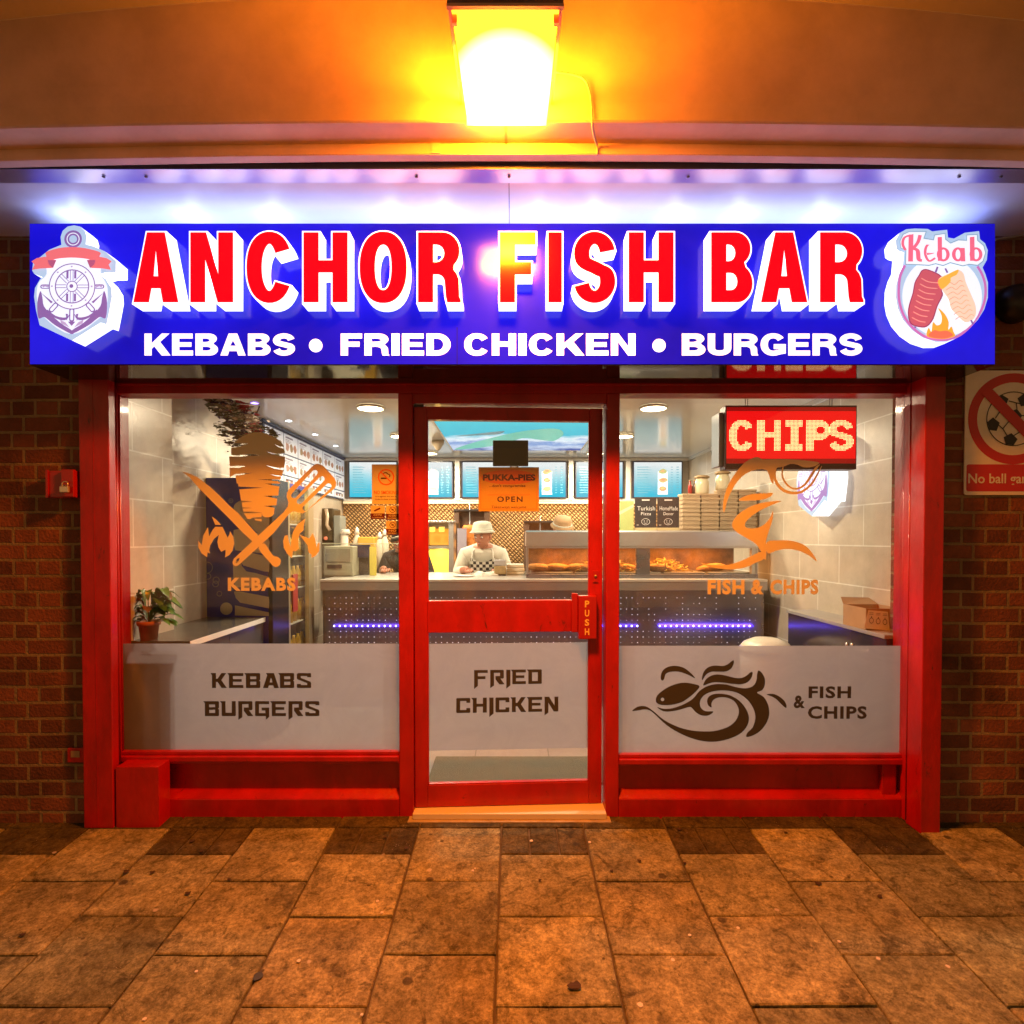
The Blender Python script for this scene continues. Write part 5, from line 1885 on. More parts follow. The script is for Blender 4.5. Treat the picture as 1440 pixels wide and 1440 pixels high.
for i, (a, b) in enumerate(cols):
    x0, x1 = PX(a, ysn, 676), PX(b, ysn, 676)
    t = thing("menu_screen", lbl[i], "screen", ((x0 + x1) / 2, ysn + .04, z0s), "row of menu screens on the back wall")
    mb = MB(); mb.box(x0, x1, ysn, ysn + .06, z0s - .012, z1s + .012, navy, bev=.003); mb.build("casing", t)
    mb = MB()
    e = .014
    mb.quad([(x0 + e, ysn - .001, z0s), (x1 - e, ysn - .001, z0s), (x1 - e, ysn - .001, z1s), (x0 + e, ysn - .001, z1s)], scr_g)
    rr = random.Random(30 + i)
    w = x1 - x0
    for r_ in range(11):
        zz = z1s - .06 - r_ * .030
        mb.quad([(x0 + .05, ysn - .002, zz), (x0 + .05 + w * rr.uniform(.18, .36), ysn - .002, zz), (x0 + .05 + w * .2, ysn - .002, zz + .007), (x0 + .05, ysn - .002, zz + .007)], scr_t)
        if i != 2:
            mb.box(x1 - .075, x1 - .045, ysn - .0025, ysn - .002, zz, zz + .007, scr_t)
            mb.box(x1 - .14, x1 - .115, ysn - .0025, ysn - .002, zz, zz + .006, scr_t)
    mb.box(x0 + w * .5, x0 + w * .70, ysn - .0022, ysn - .0018, z0s + .03, z0s + .30, scr_w)
    for r_ in range(3):
        cx_, cz_ = x0 + w * .60, z1s - .11 - r_ * .10
        mb.shape([[(cx_ + .055 * rr.uniform(.7, 1.1) * math.cos(R(q * 40)), cz_ + .032 * rr.uniform(.7, 1.1) * math.sin(R(q * 40))) for q in range(9)]], ysn - .003, 0, scr_f[(r_ + i) % 3])
        mb.shape([[(cx_ + .03 * rr.uniform(.7, 1.1) * math.cos(R(q * 60)), cz_ + .006 + .014 * rr.uniform(.7, 1.1) * math.sin(R(q * 60))) for q in range(6)]], ysn - .0036, 0, scr_f[(r_ + i + 1) % 3])
    mb.build("screen_face", t, weld=False)
t = thing("screen_rail", "white metal framework holding the row of menu screens", "rail", (0, ysn + .07, z1s))
mb = MB()
for z in (z0s - .045, z1s + .022):
    mb.box(XL + .03, XRW - .03, ysn + .02, ysn + .05, z, z + .028, pale, bev=.004)
mb.build("rail", t)
for (a, b), (c, d) in zip(cols, cols[1:]):
    xm = PX((b + c) / 2, ysn)
    mb = MB(); mb.box(xm - .028, xm + .028, ysn + .012, ysn + .0195, z0s - .04, CE - .035, pale, bev=.003); mb.build("upright", t)
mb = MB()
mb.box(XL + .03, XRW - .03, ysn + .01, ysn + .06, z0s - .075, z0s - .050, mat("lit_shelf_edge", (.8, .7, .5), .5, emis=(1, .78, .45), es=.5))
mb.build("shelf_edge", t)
# warm strip under the screens washing the gold panel
lamp("under_shelf_light", 'AREA', (0, ysn - .06, z0s - .09), 7.0, (1, .58, .24), t, size=3.6, size_y=.04, rot=(R(25), 0, 0))

# ---------------------------------------------------------------- menu board on the left wall
pm_m = mat("menu_panel", (.74, .76, .82), .35, emis=(.55, .62, .78), es=.32)
pm_t = mat("menu_print", (.30, .28, .40), .5)
pm_f = [mat("menu_food_a", (.42, .20, .14), .5), mat("menu_food_b", (.50, .30, .26), .5), mat("menu_food_c", (.34, .24, .14), .5)]
blue_fr = mat("menu_frame_blue", (.04, .07, .17), .4)
t = thing("wall_menu_board", "long blue framed menu board of white food panels along the side wall", "menu board", (XL, 5.7, CAMZ + .7))
XM = XL + .04
mb = MB()
mb.box(XL + .001, XM - .004, 4.55, 6.76, CAMZ + .455, CAMZ + .925, blue_fr)
mb.box(XL + .001, XM + .02, 4.50, 6.77, CAMZ + .926, CAMZ + .945, blue_fr)
mb.build("frame", t)
ysp = [4.57, 4.95, 5.28, 5.62, 5.97, 6.37, 6.74]
zsp = [CAMZ + .46, CAMZ + .55, CAMZ + .735, CAMZ + .92]
sm = lambda u, v, d: (XM + d, u, v)
rr = random.Random(4)
for i in range(6):
    for j in range(3):
        a, b = ysp[i] + .008, ysp[i + 1] - .008
        c, d = zsp[j] + .006, zsp[j + 1] - .006
        mb = MB()
        mb.box(XM - .0035, XM, a, b, c, d, pm_m)
        hh = d - c
        mb.faces([(XM + .001, a + .03, d - .02), (XM + .001, b - .12, d - .02), (XM + .001, b - .12, d - .035), (XM + .001, a + .03, d - .035)], [(0, 1, 2, 3)], pm_t)
        if j:
            for q in range(3):
                cy_, cz_ = a + (b - a) * (.22 + .28 * q), c + hh * .38
                mb.faces([(XM + .0015, cy_ + .045 * rr.uniform(.6, 1.1) * math.cos(R(k_ * 45)), cz_ + .04 * rr.uniform(.6, 1.1) * math.sin(R(k_ * 45))) for k_ in range(8)], [tuple(range(8))], pm_f[(q + i) % 3])
            for q in range(3):
                mb.faces([(XM + .001, a + .03, d - .045 - q * .012), (XM + .001, a + .03 + (b - a) * rr.uniform(.3, .6), d - .045 - q * .012), (XM + .001, a + .1, d - .050 - q * .012),
                          (XM + .001, a + .03, d - .050 - q * .012)], [(0, 1, 2, 3)], pm_t)
        else:
            for q in range(3):
                mb.faces([(XM + .001, a + .03 + q * .1, c + .02), (XM + .001, a + .09 + q * .1, c + .02), (XM + .001, a + .09 + q * .1, c + .05), (XM + .001, a + .03 + q * .1, c + .05)], [(0, 1, 2, 3)], pm_f[q])
        mb.build("menu_panel", t)

# ---------------------------------------------------------------- drinks fridge by the window
fr_blue = mat("fridge_blue", (.020, .015, .24), .4)
fr_tan = mat("fridge_lettering", (.50, .42, .28), .5)
fr_grey = mat("fridge_bubble_line", (.24, .23, .27), .5)
fr_black = mat("fridge_door_frame", (.015, .015, .02), .25)
yel_e = mat("fridge_lit_back", (.9, .8, .3), .5, emis=(1.0, .70, .06), es=1.5)
YFR = 3.75
fx0, fx1 = XL + .003, -1.58
fzt = CAMZ + 85 * YFR / 800
t = thing("drinks_fridge", "tall dark blue drinks fridge with big tan lettering and a yellow lit glass door", "fridge", (-1.8, YFR, ZF))
mb = MB()
mb.box(fx0, fx1 - .03, YFR, YFR + .018, ZF, fzt, fr_blue, bev=.003)
mb.box(fx0, fx1 - .03, 4.52, 4.538, ZF, fzt, fr_blue)
mb.box(fx0, fx0 + .02, YFR + .019, 4.519, ZF, fzt, yel_e)
mb.box(fx0 + .021, fx1 - .03, YFR + .019, 4.519, fzt - .03, fzt, fr_blue)
mb.box(fx0 + .021, fx1 - .03, YFR + .019, 4.519, ZF, ZF + .12, fr_blue)
mb.box(fx1 - .0295, fx1, YFR + .0, YFR + .27, ZF, fzt, fr_black, bev=.003)
mb.build("cabinet", t)
mb = MB()
for a, b in ((YFR + .271, YFR + .30), (4.42, 4.535)):
    mb.box(fx1 - .0295, fx1, a, b, ZF, fzt, mat("fridge_door_edge", (.45, .38, .25), .3, metal=.5))
mb.box(fx1 - .02, fx1 - .015, YFR + .301, 4.419, ZF + .1, fzt - .02, pane_glass)
mb.build("door", t)
for z in (.45, .72, .98, 1.22, 1.46):
    mb = MB()
    mb.box(fx0 + .022, fx1 - .05, YFR + .03, 4.5, z, z + .008, pale)
    for q in range(9):
        for x_ in (fx0 + .1, fx1 - .09):
            yy = YFR + .08 + q * .085
            h_ = .14
            mb.lathe([(.028, 0), (.028, h_ * .7), (.012, h_), (.012, h_ * 1.15), (0, h_ * 1.15)], (x_, yy, z + .009), fr_blue if False else (mat("bottle_amber", (.55, .33, .05), .2) if q == 0 and z == .45 else bpy.data.materials["bottle_amber"]), 10)
    mb.build("shelf", t)
lamp("fridge_light", 'AREA', (fx0 + .20, 4.1, fzt - .045), 5, (1, .82, .30), t, size=.25, size_y=.6)
kf = (6.545, 240, 760)
kg = (6.545, 250, 640)
mb = MB()
ln = [0]


def fput(pts, conv, m, sm_=0, holes=()):
    ln[0] += 1
    l = zp(pts, *conv, YFR)
    if sm_:
        l = smooth(l, sm_)
    mb.shape([l] + [zp(h, *conv, YFR) for h in holes], YFR - .001 - .0001 * ln[0], 0, m)


fput(circle2(513, 628, 57, 24), kf, fr_tan)
fput([(592, 597), (905, 662), (905, 695), (592, 690)], kf, fr_tan)
fput([(582, 470), (640, 470), (905, 520), (908, 560), (905, 625), (640, 572), (600, 530)], kf, fr_tan)
fput([(575, 225), (600, 190), (650, 180), (655, 235), (700, 285), (780, 300), (905, 335), (905, 400), (860, 440), (600, 430), (580, 370)], kf, fr_tan)
fput([(640, 130), (700, 105), (900, 150), (912, 200), (905, 288), (860, 285), (670, 230), (640, 190)], kf, fr_tan)
fput([(515, 690), (560, 680), (830, 740), (845, 800), (838, 880), (800, 905), (530, 875), (510, 790)], kg, fr_tan)
fput([(515, 490), (540, 440), (600, 415), (700, 430), (830, 540), (840, 640), (800, 720), (740, 720), (640, 620), (560, 560)], kg, fr_tan, 3)
for cx_, cy_, r_ in ((345, 330, 30), (450, 490, 26), (420, 365, 32), (415, 400, 30), (335, 250, 55), (300, 150, 30), (490, 420, 22)):
    if (cx_, cy_) == (490, 420):
        fput(circle2(cx_, cy_, r_, 16), kg, fr_grey, 0, [circle2(cx_, cy_, r_ - 6, 14)])
        fput(circle2(cx_, cy_, 7, 8), kg, fr_grey)
    else:
        fput(circle2(cx_, cy_, r_, 20), kf, fr_grey, 0, [circle2(cx_, cy_, r_ - 7, 18)])
mb.build("side_graphic", t, weld=False)
# red tag on the fridge door edge
mb = MB(); mb.box(fx1 + .0005, fx1 + .012, 4.07, 4.16, CAMZ - .53, CAMZ - .26, mat("red_tag", (.30, .03, .03), .4)); mb.build("door_handle", t)

# ---------------------------------------------------------------- ledges along the side walls
ledge_top = mat("dark_grey_laminate", (.10, .095, .085), .22, rvar=.05)
ledge_front = mat("grey_laminate", (.085, .075, .085), .2)
t = thing("window_ledge", "long dark grey ledge cupboard under the kebab decal with the potted plant on it", "ledge", (-1.8, 3.2, ZF))
lz = .84
mb = MB(); mb.box(-1.9295, -1.63, 2.87, 3.2395, lz - .03, lz, ledge_top); mb.box(XL + .001, -1.63, 3.2405, YFR - .002, lz - .03, lz, ledge_top); mb.build("worktop", t)
mb = MB(); mb.box(-1.6298, -1.6275, 2.87, YFR - .002, lz - .030, lz - .001, pale); mb.build("edge_strip", t)
for a, b in ((2.87, 3.297), (3.30, YFR - .002)):
    mb = MB(); mb.box(-1.66, -1.642, a, b, ZF, lz - .0305, ledge_front, bev=.001); mb.build("door", t)
t = thing("low_cupboard", "low black glossy cupboard against the tiled wall below the lit anchor plate", "cupboard", (2.0, 3.3, ZF))
rz = .87
cup_m = mat("black_gloss_laminate", (.030, .026, .040), .16)
mb = MB(); mb.box(1.885, XRW - .001, 2.87, 3.90, rz - .02, rz, mat("cupboard_top", (.30, .29, .28), .3), bev=.002); mb.build("worktop", t)
mb = MB(); mb.box(1.895, XRW - .001, 2.87, 3.895, ZF, rz - .0205, cup_m, bev=.002); mb.build("body", t)
for y_, z_ in ((3.16, .765), (3.21, .757), (3.02, .757), (3.06, .752)):
    mb = MB(); mb.lathe([(.012, 0), (.012, .004), (0, .006)], (1.8945, y_, z_), mat("cable_knob", (.8, .8, .8), .2, metal=.6) if y_ == 3.16 else bpy.data.materials["cable_knob"], 12, Matrix.Rotation(R(-90), 3, 'Y')); mb.build("knob", t)

# cardboard box with a note
card = mat("cardboard", (.40, .25, .13), .8, var=.12, vscale=10)
t = thing("cardboard_box", "small open cardboard box with a hand drawn white note on its side", "box", (1.97, 3.12, rz))
mb = MB()
xx0, xx1, yy0, yy1, hh = 1.89, 2.09, 3.03, 3.24, .115
for a in ((xx0, xx1, yy0, yy0 + .005), (xx0, xx1, yy1 - .005, yy1), (xx0, xx0 + .005, yy0 + .0055, yy1 - .0055), (xx1 - .005, xx1, yy0 + .0055, yy1 - .0055)):
    mb.box(a[0], a[1], a[2], a[3], rz + .001, rz + hh, card)
mb.box(xx0 + .006, xx1 - .006, yy0 + .006, yy1 - .006, rz + .001, rz + .006, card)
for a in ([(xx0, yy1, rz + hh), (xx1, yy1, rz + hh), (xx1 - .01, yy1 + .07, rz + hh + .03), (xx0 + .02, yy1 + .06, rz + hh + .035)],):
    mb.quad(a, card)
mb.build("carton", t)
paper = mat("note_paper", (.78, .72, .66), .7)
mb = MB()
mb.quad([(xx0 - .012, yy0 - .004, rz + .01), (xx0 + .125, yy0 - .004, rz - .002), (xx0 + .115, yy0 - .002, rz + .098), (xx0 + .01, yy0 - .002, rz + .108)], paper)
ink = mat("pen_ink", (.08, .06, .08), .7)
for q in range(3):
    u = xx0 + .014 + q * .036
    for zz in (.092, .084):
        mb.box(u, u + .022, yy0 - .0062, yy0 - .006, rz + zz - q * .003, rz + zz + .002 - q * .003, ink)
    mb.shape([circle2(u + .011, rz + .052 - q * .004, .012, 12, .016), circle2(u + .011, rz + .052 - q * .004, .0095, 10, .013)], yy0 - .0062, 0, ink)
    mb.box(u + .009, u + .013, yy0 - .0066, yy0 - .0064, rz + .065 - q * .004, rz + .075 - q * .004, ink)
mb.build("note", t)
# bin with pale domed lid
t = thing("domed_bin", "pale domed bin lid showing just above the frosted film beside the counter end", "bin", (1.66, 3.70, ZF))
cream_pl = mat("cream_plastic", (.66, .60, .50), .35)
mb = MB(); mb.lathe([(.13, 0), (.16, .45), (.165, .58)], (1.68, 3.75, ZF), cream_pl, 28); mb.build("body", t)
mb = MB(); mb.lathe([(.172, .585), (.17, .60), (.14, .64), (.08, .668), (0, .675)], (1.68, 3.75, ZF), cream_pl, 28); mb.build("lid", t)

# ---------------------------------------------------------------- potted peace lily
t = thing("potted_plant", "leafy green peace lily in a terracotta pot inside the window", "plant", (-1.84, 2.90, lz))
pcx, pcy = PX(208, 2.91), 2.91
mb = MB()
terra = mat("terracotta", (.42, .12, .05), .6, var=.1)
mb.lathe([(.038, 0), (.046, .075), (.053, .076), (.055, .098), (.050, .098), (.047, .082), (0, .080)], (pcx, pcy, lz), terra, 28)
mb.build("pot", t)
leafm = [mat("lily_leaf_a", (.055, .16, .022), .32, var=.2), mat("lily_leaf_b", (.09, .21, .03), .32, var=.2), mat("lily_leaf_dry", (.14, .09, .03), .6)]
mb = MB()
rl = random.Random(9)
for i in range(64):
    a = rl.uniform(0, 2 * math.pi)
    if i < 44:
        a = rl.choice([0, math.pi]) + rl.uniform(-.9, .9)
    ln_ = rl.uniform(.09, .19)
    rise = rl.uniform(.01, .17)
    d = Vector((math.cos(a), math.sin(a) * .55, 0))
    if pcy + d.y * ln_ < 2.81:
        d.y = abs(d.y)
    if pcx + d.x * ln_ < -1.895:
        ln_ = min(ln_, .05 + rl.uniform(0, .03))
    b = Vector((pcx, pcy, lz + .085))
    pts, ws = [], []
    nn = 9
    for k_ in range(nn + 1):
        s_ = k_ / nn
        h_ = rise * math.sin(min(1, s_ * 1.15) * math.pi * .62) * 1.1 - max(0, s_ - .55) ** 2 * .35 * ln_ * 2.2
        pts.append(b + d * (ln_ * s_) + Vector((0, 0, h_)))
        ws.append(.0022 if s_ < .38 else (.016 + .005 * (i % 3)) * math.sin((s_ - .36) / .64 * math.pi) ** .7 + .0005)
    side = d.cross(Vector((0, 0, 1))).normalized()
    vs = []
    for p_, w_ in zip(pts, ws):
        vs += [tuple(p_ - side * w_ + Vector((0, 0, w_ * .35))), tuple(p_), tuple(p_ + side * w_ + Vector((0, 0, w_ * .35)))]
    mm = leafm[2] if i % 9 == 8 else leafm[i % 2]
    mb.faces(vs, [(3 * k_, 3 * k_ + 1, 3 * k_ + 4, 3 * k_ + 3) for k_ in range(nn)] + [(3 * k_ + 1, 3 * k_ + 2, 3 * k_ + 5, 3 * k_ + 4) for k_ in range(nn)], mm, True)
mb.build("foliage", t)

# ---------------------------------------------------------------- dried flowers on the fridge
t = thing("dried_flowers", "big dark arrangement of dried flowers and leaves above the fridge", "flowers", (-1.78, 3.95, fzt))
mb = MB(); mb.lathe([(.05, 0), (.07, .06), (.055, .14), (.04, .18), (.05, .2)], (-1.78, 3.95, fzt), mat("flower_vase", (.20, .12, .06), .4), 20); mb.build("vase", t)
cols_f = [mat("dried_purple", (.085, .030, .075), .8), mat("dried_olive", (.085, .075, .028), .8), mat("dried_cream", (.62, .50, .36), .8), mat("dried_red", (.32, .02, .025), .7),
          mat("dried_brown", (.12, .065, .03), .8), mat("dried_pale", (.70, .62, .55), .8)]
mb = MB()
rf = random.Random(21)


def petal(c, r_, m_):
    M_ = Matrix.Rotation(rf.uniform(0, 6.28), 3, 'Z') @ Matrix.Rotation(rf.uniform(0, 3.14), 3, 'X')
    l = [(r_ * q * math.cos(a_), r_ * .5 * q * math.sin(a_), .15 * r_ * math.cos(2 * a_)) for a_, q in ((0, 1.3), (1, .9), (2.2, .8), (3.14, 1), (4.1, .8), (5.2, .9))]
    mb.faces([tuple(Vector(c) + M_ @ Vector(p_)) for p_ in l], [(0, 1, 2), (0, 2, 3), (0, 3, 4), (0, 4, 5)], m_)


yfl = 3.62


def fl(px, py):
    x, z = P(px, py, yfl)
    return Vector((x, yfl, z))


stem_path = [(352, 640), (345, 612), (330, 590), (318, 570), (306, 556)]
for i in range(900):
    u = rf.random()
    k_ = u * (len(stem_path) - 1)
    j = min(int(k_), len(stem_path) - 2)
    f_ = k_ - j
    px = stem_path[j][0] * (1 - f_) + stem_path[j + 1][0] * f_
    py = stem_path[j][1] * (1 - f_) + stem_path[j + 1][1] * f_
    wd = 26 * (1 - .45 * u)
    dx = rf.gauss(0, wd * .45)
    dy = rf.gauss(0, 8)
    p_ = fl(px + dx, py + dy)
    p_.y += rf.uniform(-.10, .22)
    p_.z = min(p_.z, CE - .01)
    if dx > 6:
        m_ = cols_f[rf.choice([2, 2, 5, 1, 3, 4])]
    elif dx < -6:
        m_ = cols_f[rf.choice([0, 1, 1, 4, 0])]
    else:
        m_ = cols_f[rf.choice([0, 0, 4, 2, 1])]
    petal(p_, rf.uniform(.012, .03), m_)
for px, py, m_ in ((341, 572, 3), (346, 575, 3), (356, 600, 3), (359, 603, 3), (358, 590, 5), (350, 588, 5), (378, 606, 1), (384, 611, 1), (310, 601, 1), (315, 608, 1), (325, 622, 4), (300, 565, 5), (297, 572, 1)):
    for q in range(26):
        p_ = fl(px + rf.gauss(0, 2.6), py + rf.gauss(0, 2.6)); p_.y += rf.uniform(-.05, .05)
        petal(p_, rf.uniform(.010, .02), cols_f[m_])
mb.build("flower_heads", t, weld=False)
mb = MB()
for q in range(9):
    e_ = fl(rf.uniform(305, 370), rf.uniform(570, 615))
    mb.tube([(-1.78 + rf.uniform(-.02, .02), 3.95, fzt + .15), tuple((Vector((-1.78, 3.9, fzt + .35)) + e_) / 2), tuple(e_)], .004, cols_f[4], 6)
mb.build("stems", t)

# ================================================================== service counter
ct = thing("service_counter", "long steel service counter with perforated front and a row of violet lights", "counter", (.2, 4.41, ZF))
cx0, cx1 = -1.49, 1.985
CT = 1.04
mb = MB()
mb.box(cx0, cx1, 4.41, 5.36, CT - .018, CT, mat("worktop_steel", (.74, .71, .66), .30, metal=.55, rvar=.05, vscale=3), bev=.002)
mb.build("worktop", ct)
mb = MB(); mb.box(cx0, cx1, 4.412, 4.43, CT - .085, CT - .0185, mat("fascia_steel", (.42, .39, .38), .3, metal=.7), bev=.002); mb.build("fascia", ct)
perf = mat("perforated_front", (.25, .24, .29), .32, metal=.75, bump=.12, bscale=120, rvar=.05, vscale=4)
mb = MB()
mb.box(cx0 + .02, cx1 - .02, 4.475, 4.49, ZF, CT - .086, perf)
mb.box(cx0, cx0 + .0195, 4.475, 5.35, ZF, CT - .086, steel_d)
mb.box(cx1 - .0195, cx1, 4.475, 5.35, ZF, CT - .086, steel_d)
mb.build("front_panel", ct)
hole_e = mat("lit_perforation", (.8, .8, .9), .4, emis=(.62, .62, .80), es=.9)
hole_d = mat("dim_perforation", (.6, .6, .7), .4, emis=(.4, .38, .48), es=.7)
mb = MB()
rh = random.Random(3)
pitch = 7.9 * 4.475 / 800
zr_led = PZ(880, 4.475)
nrow = 0
for r_ in range(-5, 7):
    z = zr_led - r_ * pitch
    if r_ == 0 or z > CT - .10:
        continue
    x = cx0 + .05
    while x < cx1 - .04:
        q = rh.random()
        far_side = x > .9
        if not (far_side and r_ < -1 and q < .55) and q > .06:
            r0 = .0032 if q < .5 else .0042
            mb.shape([circle2(x, z, r0, 6)], 4.4742, 0, hole_e if q > .6 else hole_d)
        x += pitch
mb.build("perforation", ct, weld=False)
led_e = mat("violet_led", (.5, .4, 1), .4, emis=(.52, .45, 1.0), es=5.0)
led_b = mat("violet_led_tape", (.1, .05, .8), .4, emis=(.055, .02, 1.0), es=1.6)
mb = MB()
for a, b in ((-1.40, .99), (1.16, 1.90)):
    mb.box(a, b, 4.468, 4.4745, zr_led - .0035, zr_led + .0035, led_b)
mb.build("led_tape", ct)
mb = MB()
x = -1.40
while x < 1.91:
    if not (.99 < x < 1.15):
        mb.shape([circle2(x, zr_led, .0078, 8)], 4.466, 0, led_e)
    x += pitch
mb.build("led_row", ct, weld=False)
for a, b in ((-1.40, .99), (1.16, 1.90)):
    lamp("led_tape_light", 'AREA', ((a + b) / 2, 4.448, zr_led), 1.5, (.13, .05, 1.0), ct, size=b - a, size_y=.012, rot=(R(90), 0, 0))

# ---------------------------------------------------------------- heated display
hd = thing("heated_display", "long steel heated display cabinet on the counter glowing orange inside", "display cabinet", (1.0, 4.6, CT))
hx0, hx1 = PX(740, 4.55), 1.97
zt_h = PZ(746, 4.55)
zl = PZ(768, 4.55)
mb = MB()
prf = [(4.55, zl), (4.56, zt_h - .012), (4.575, zt_h), (5.04, zt_h), (5.04, zl)]
vs = [(hx0, y, z) for y, z in prf] + [(hx1, y, z) for y, z in prf]
k = len(prf)
mb.faces(vs, [tuple(range(k)), tuple(range(k, 2 * k))[::-1]] + [(i, (i + 1) % k, k + (i + 1) % k, k + i) for i in range(k)], steel)
mb.build("hood", hd)
mb = MB(); mb.box(hx0, hx1, 4.552, 4.575, zl - .017, zl - .0005, steel); mb.build("hood_lip", hd)
mb = MB(); mb.box(hx0, hx1, 4.55, 5.04, CT + .0005, CT + .032, steel_d, bev=.002); mb.build("base", hd)
zb2 = CT + .0325
for a, b in ((hx0, hx0 + .018), (PX(895, 4.56), PX(914, 4.56)), (PX(1057, 4.56), PX(1064, 4.56)), (hx1 - .02, hx1)):
    mb = MB(); mb.box(a, b, 4.556, 4.60, zb2, zl - .0175, steel_d if b - a > .05 else steel, bev=.002); mb.build("post", hd)
mb = MB(); mb.box(hx0 + .0185, PX(895, 4.56) - .0005, 4.562, 4.567, zb2, zl - .0175, pane_glass); mb.build("glass_front", hd)
mb = MB(); mb.box(PX(914, 4.56) + .0005, PX(1057, 4.56) - .0005, 4.562, 4.567, zb2, zl - .0175, pane_glass); mb.build("glass_front", hd)
warm_back = mat("display_back", (.42, .20, .08), .3, metal=.2, var=.7, vscale=6)
mb = MB(); mb.box(hx0 + .02, hx1 - .02, 5.0, 5.01, zb2, zl - .0175, warm_back); mb.build("back_panel", hd)
tray = mat("display_tray", (.5, .45, .4), .3, metal=.8)
mb = MB()
for i in range(5):
    a = hx0 + .04 + i * .36
    mb.box(a, a + .34, 4.62, 4.97, zb2, zb2 + .012, tray, bev=.003)
mb.build("trays", hd)
for cx_ in (hx0 + .35, hx0 + .95, hx0 + 1.45):
    lamp("display_heat_lamp", 'AREA', (cx_, 4.76, zl - .022), 4.5, (1.0, .42, .10), hd, size=.5, size_y=.22)
batter = mat("golden_batter", (.60, .26, .04), .55, var=.35, vscale=40, bump=.8, bscale=90)
chipm = mat("chip_yellow", (.75, .47, .10), .6, var=.2)
rb2 = random.Random(8)
# heap of chips: countless pieces
mb = MB()
for i in range(420):
    a, b = rb2.choice([(hx0 + .42, hx0 + .88)] * 3 + [(hx0 + .98, hx0 + 1.35)])
    x = rb2.uniform(a, b); y = rb2.uniform(4.64, 4.94)
    h_ = .085 * (1 - ((x - (a + b) / 2) / ((b - a) / 2)) ** 2) + .012
    z = zb2 + .018 + rb2.uniform(0, h_)
    d = Vector((rb2.uniform(-1, 1), rb2.uniform(-1, 1), rb2.uniform(-.4, .4))).normalized() * .028
    mb.tube([Vector((x, y, z)) - d, Vector((x, y, z)) + d], .0055, chipm, 4)
tag(mb.build("chips", origin=(hx0 + .7, 4.8, zb2), kind="stuff", weld=False), "heap of yellow fried chips on the trays of the heated display", "chips")
fl_l = ["battered fish at the man's end of the heated display", "battered fish leaning over the first chip heap", "long battered fish in the middle of the heated display", "battered fish beside the broad steel post",
        "pale lit battered fish just past the broad steel post", "battered fish at the anchor plate end of the heated display"]
for i, x in enumerate((hx0 + .12, hx0 + .28, hx0 + .46, hx0 + .80, hx0 + 1.10, hx0 + 1.55)):
    mb = MB()
    M_ = Matrix.Rotation(rb2.uniform(-.5, .5), 3, 'Z') @ Matrix.Rotation(rb2.uniform(-.12, .12), 3, 'Y')
    mb.blob((x, 4.70 + .04 * (i % 2), zb2 + .040), .125, .055, .038, batter, 18, .10, M_, i)
    mb.build("battered_fish", origin=(x, 4.72, zb2 + .014), label=fl_l[i], cat="fried fish", group="battered fish in the heated display")

# ---------------------------------------------------------------- boxes stacked on the display
box_card = mat("takeaway_card", (.46, .33, .20), .75, var=.1, vscale=9)
stacks = [(957, 983, 746, 696), (984, 1008, 746, 694), (1010, 1034, 746, 688), (1036, 1060, 746, 688)]
first = None
order = ["chalkboard end", "second from the chalkboards", "third from the chalkboards", "wall end"]
nb = 9
for si, (a, b, c, d) in enumerate(stacks):
    ybx = 4.86
    x0, x1 = PX(a, ybx, 720), PX(b, ybx, 720)
    H = (c - d) * ybx / 800
    h_ = .0345
    n = round(H / (h_ + .0006))
    for i in range(n):
        z = zt_h + .001 + i * (h_ + .0006)
        jx, jr = rb2.uniform(-.003, .003), rb2.uniform(-.03, .03)
        w_ = .150
        if first is None:
            first = thing("takeaway_box", "x", "box", ((x0 + x1) / 2, ybx, z), "flat cardboard takeaway boxes stacked on the heated display")
            mb = MB()
            ox, oy = (x0 + x1) / 2, ybx
            mb.box(ox - w_ / 2 + .003, ox + w_ / 2 - .003, oy - .047, oy + .09, z, z + .014, box_card, bev=.0008)
            mb.build("tray", first)
            mb = MB()
            mb.box(ox - w_ / 2 - .0015, ox + w_ / 2 + .0015, oy - .052, oy + .092, z + .0145, z + h_ - .001, box_card, bev=.003)
            mb.build("lid", first)
            o = first
        else:
            o = dup(first, ((x0 + x1) / 2 + jx, ybx, z), rotz=jr)
        ordn = ["bottom", "second", "third", "fourth", "fifth", "sixth", "seventh", "eighth", "ninth", "tenth", "eleventh"][i] if i < n - 1 else "topmost"
        o["label"] = f"flat brown takeaway box, {ordn} of its stack, stack {['nearest the chalkboards', 'second from the chalkboards', 'third from the chalkboards', 'nearest the tiled wall'][si]}"
# jars on top of the boxes
jar_glass = mat("jar_glass", (.70, .62, .42), .12, trans=.0, coat=.6)
jar_lid = mat("jar_lid", (.35, .24, .12), .5)
for px, py0, py1, ybx, r_, lb in ((987, 694, 668, 4.88, .058, "wide glass jar of pale onions standing on the cardboard boxes"), (1016, 688, 667, 4.88, .06, "second glass jar on the boxes, partly behind the fish decal")):
    x, z = P(px, py0, ybx)
    t = thing("glass_jar", lb, "jar", (x, ybx, z), "glass jars on top of the box stacks")
    z = zt_h + .001 + round((746 - py0) * ybx / 800 / .0351) * .0351
    t.location.z = z; ORIG[t.name] = Vector((x, ybx, z))
    mb = MB(); mb.lathe([(r_ * .9, 0), (r_, .012), (r_, .105), (r_ * .8, .125), (r_ * .8, .135)], (x, ybx, z), jar_glass, 20); mb.build("jar_body", t)
    mb = MB(); mb.lathe([(r_ * 1.1, .1355), (r_ * 1.15, .145), (r_ * .8, .158), (0, .16)], (x, ybx, z), jar_lid, 10); mb.build("lid", t)
x, z = PX(967, 4.88), zt_h + .001 + 9 * .0351
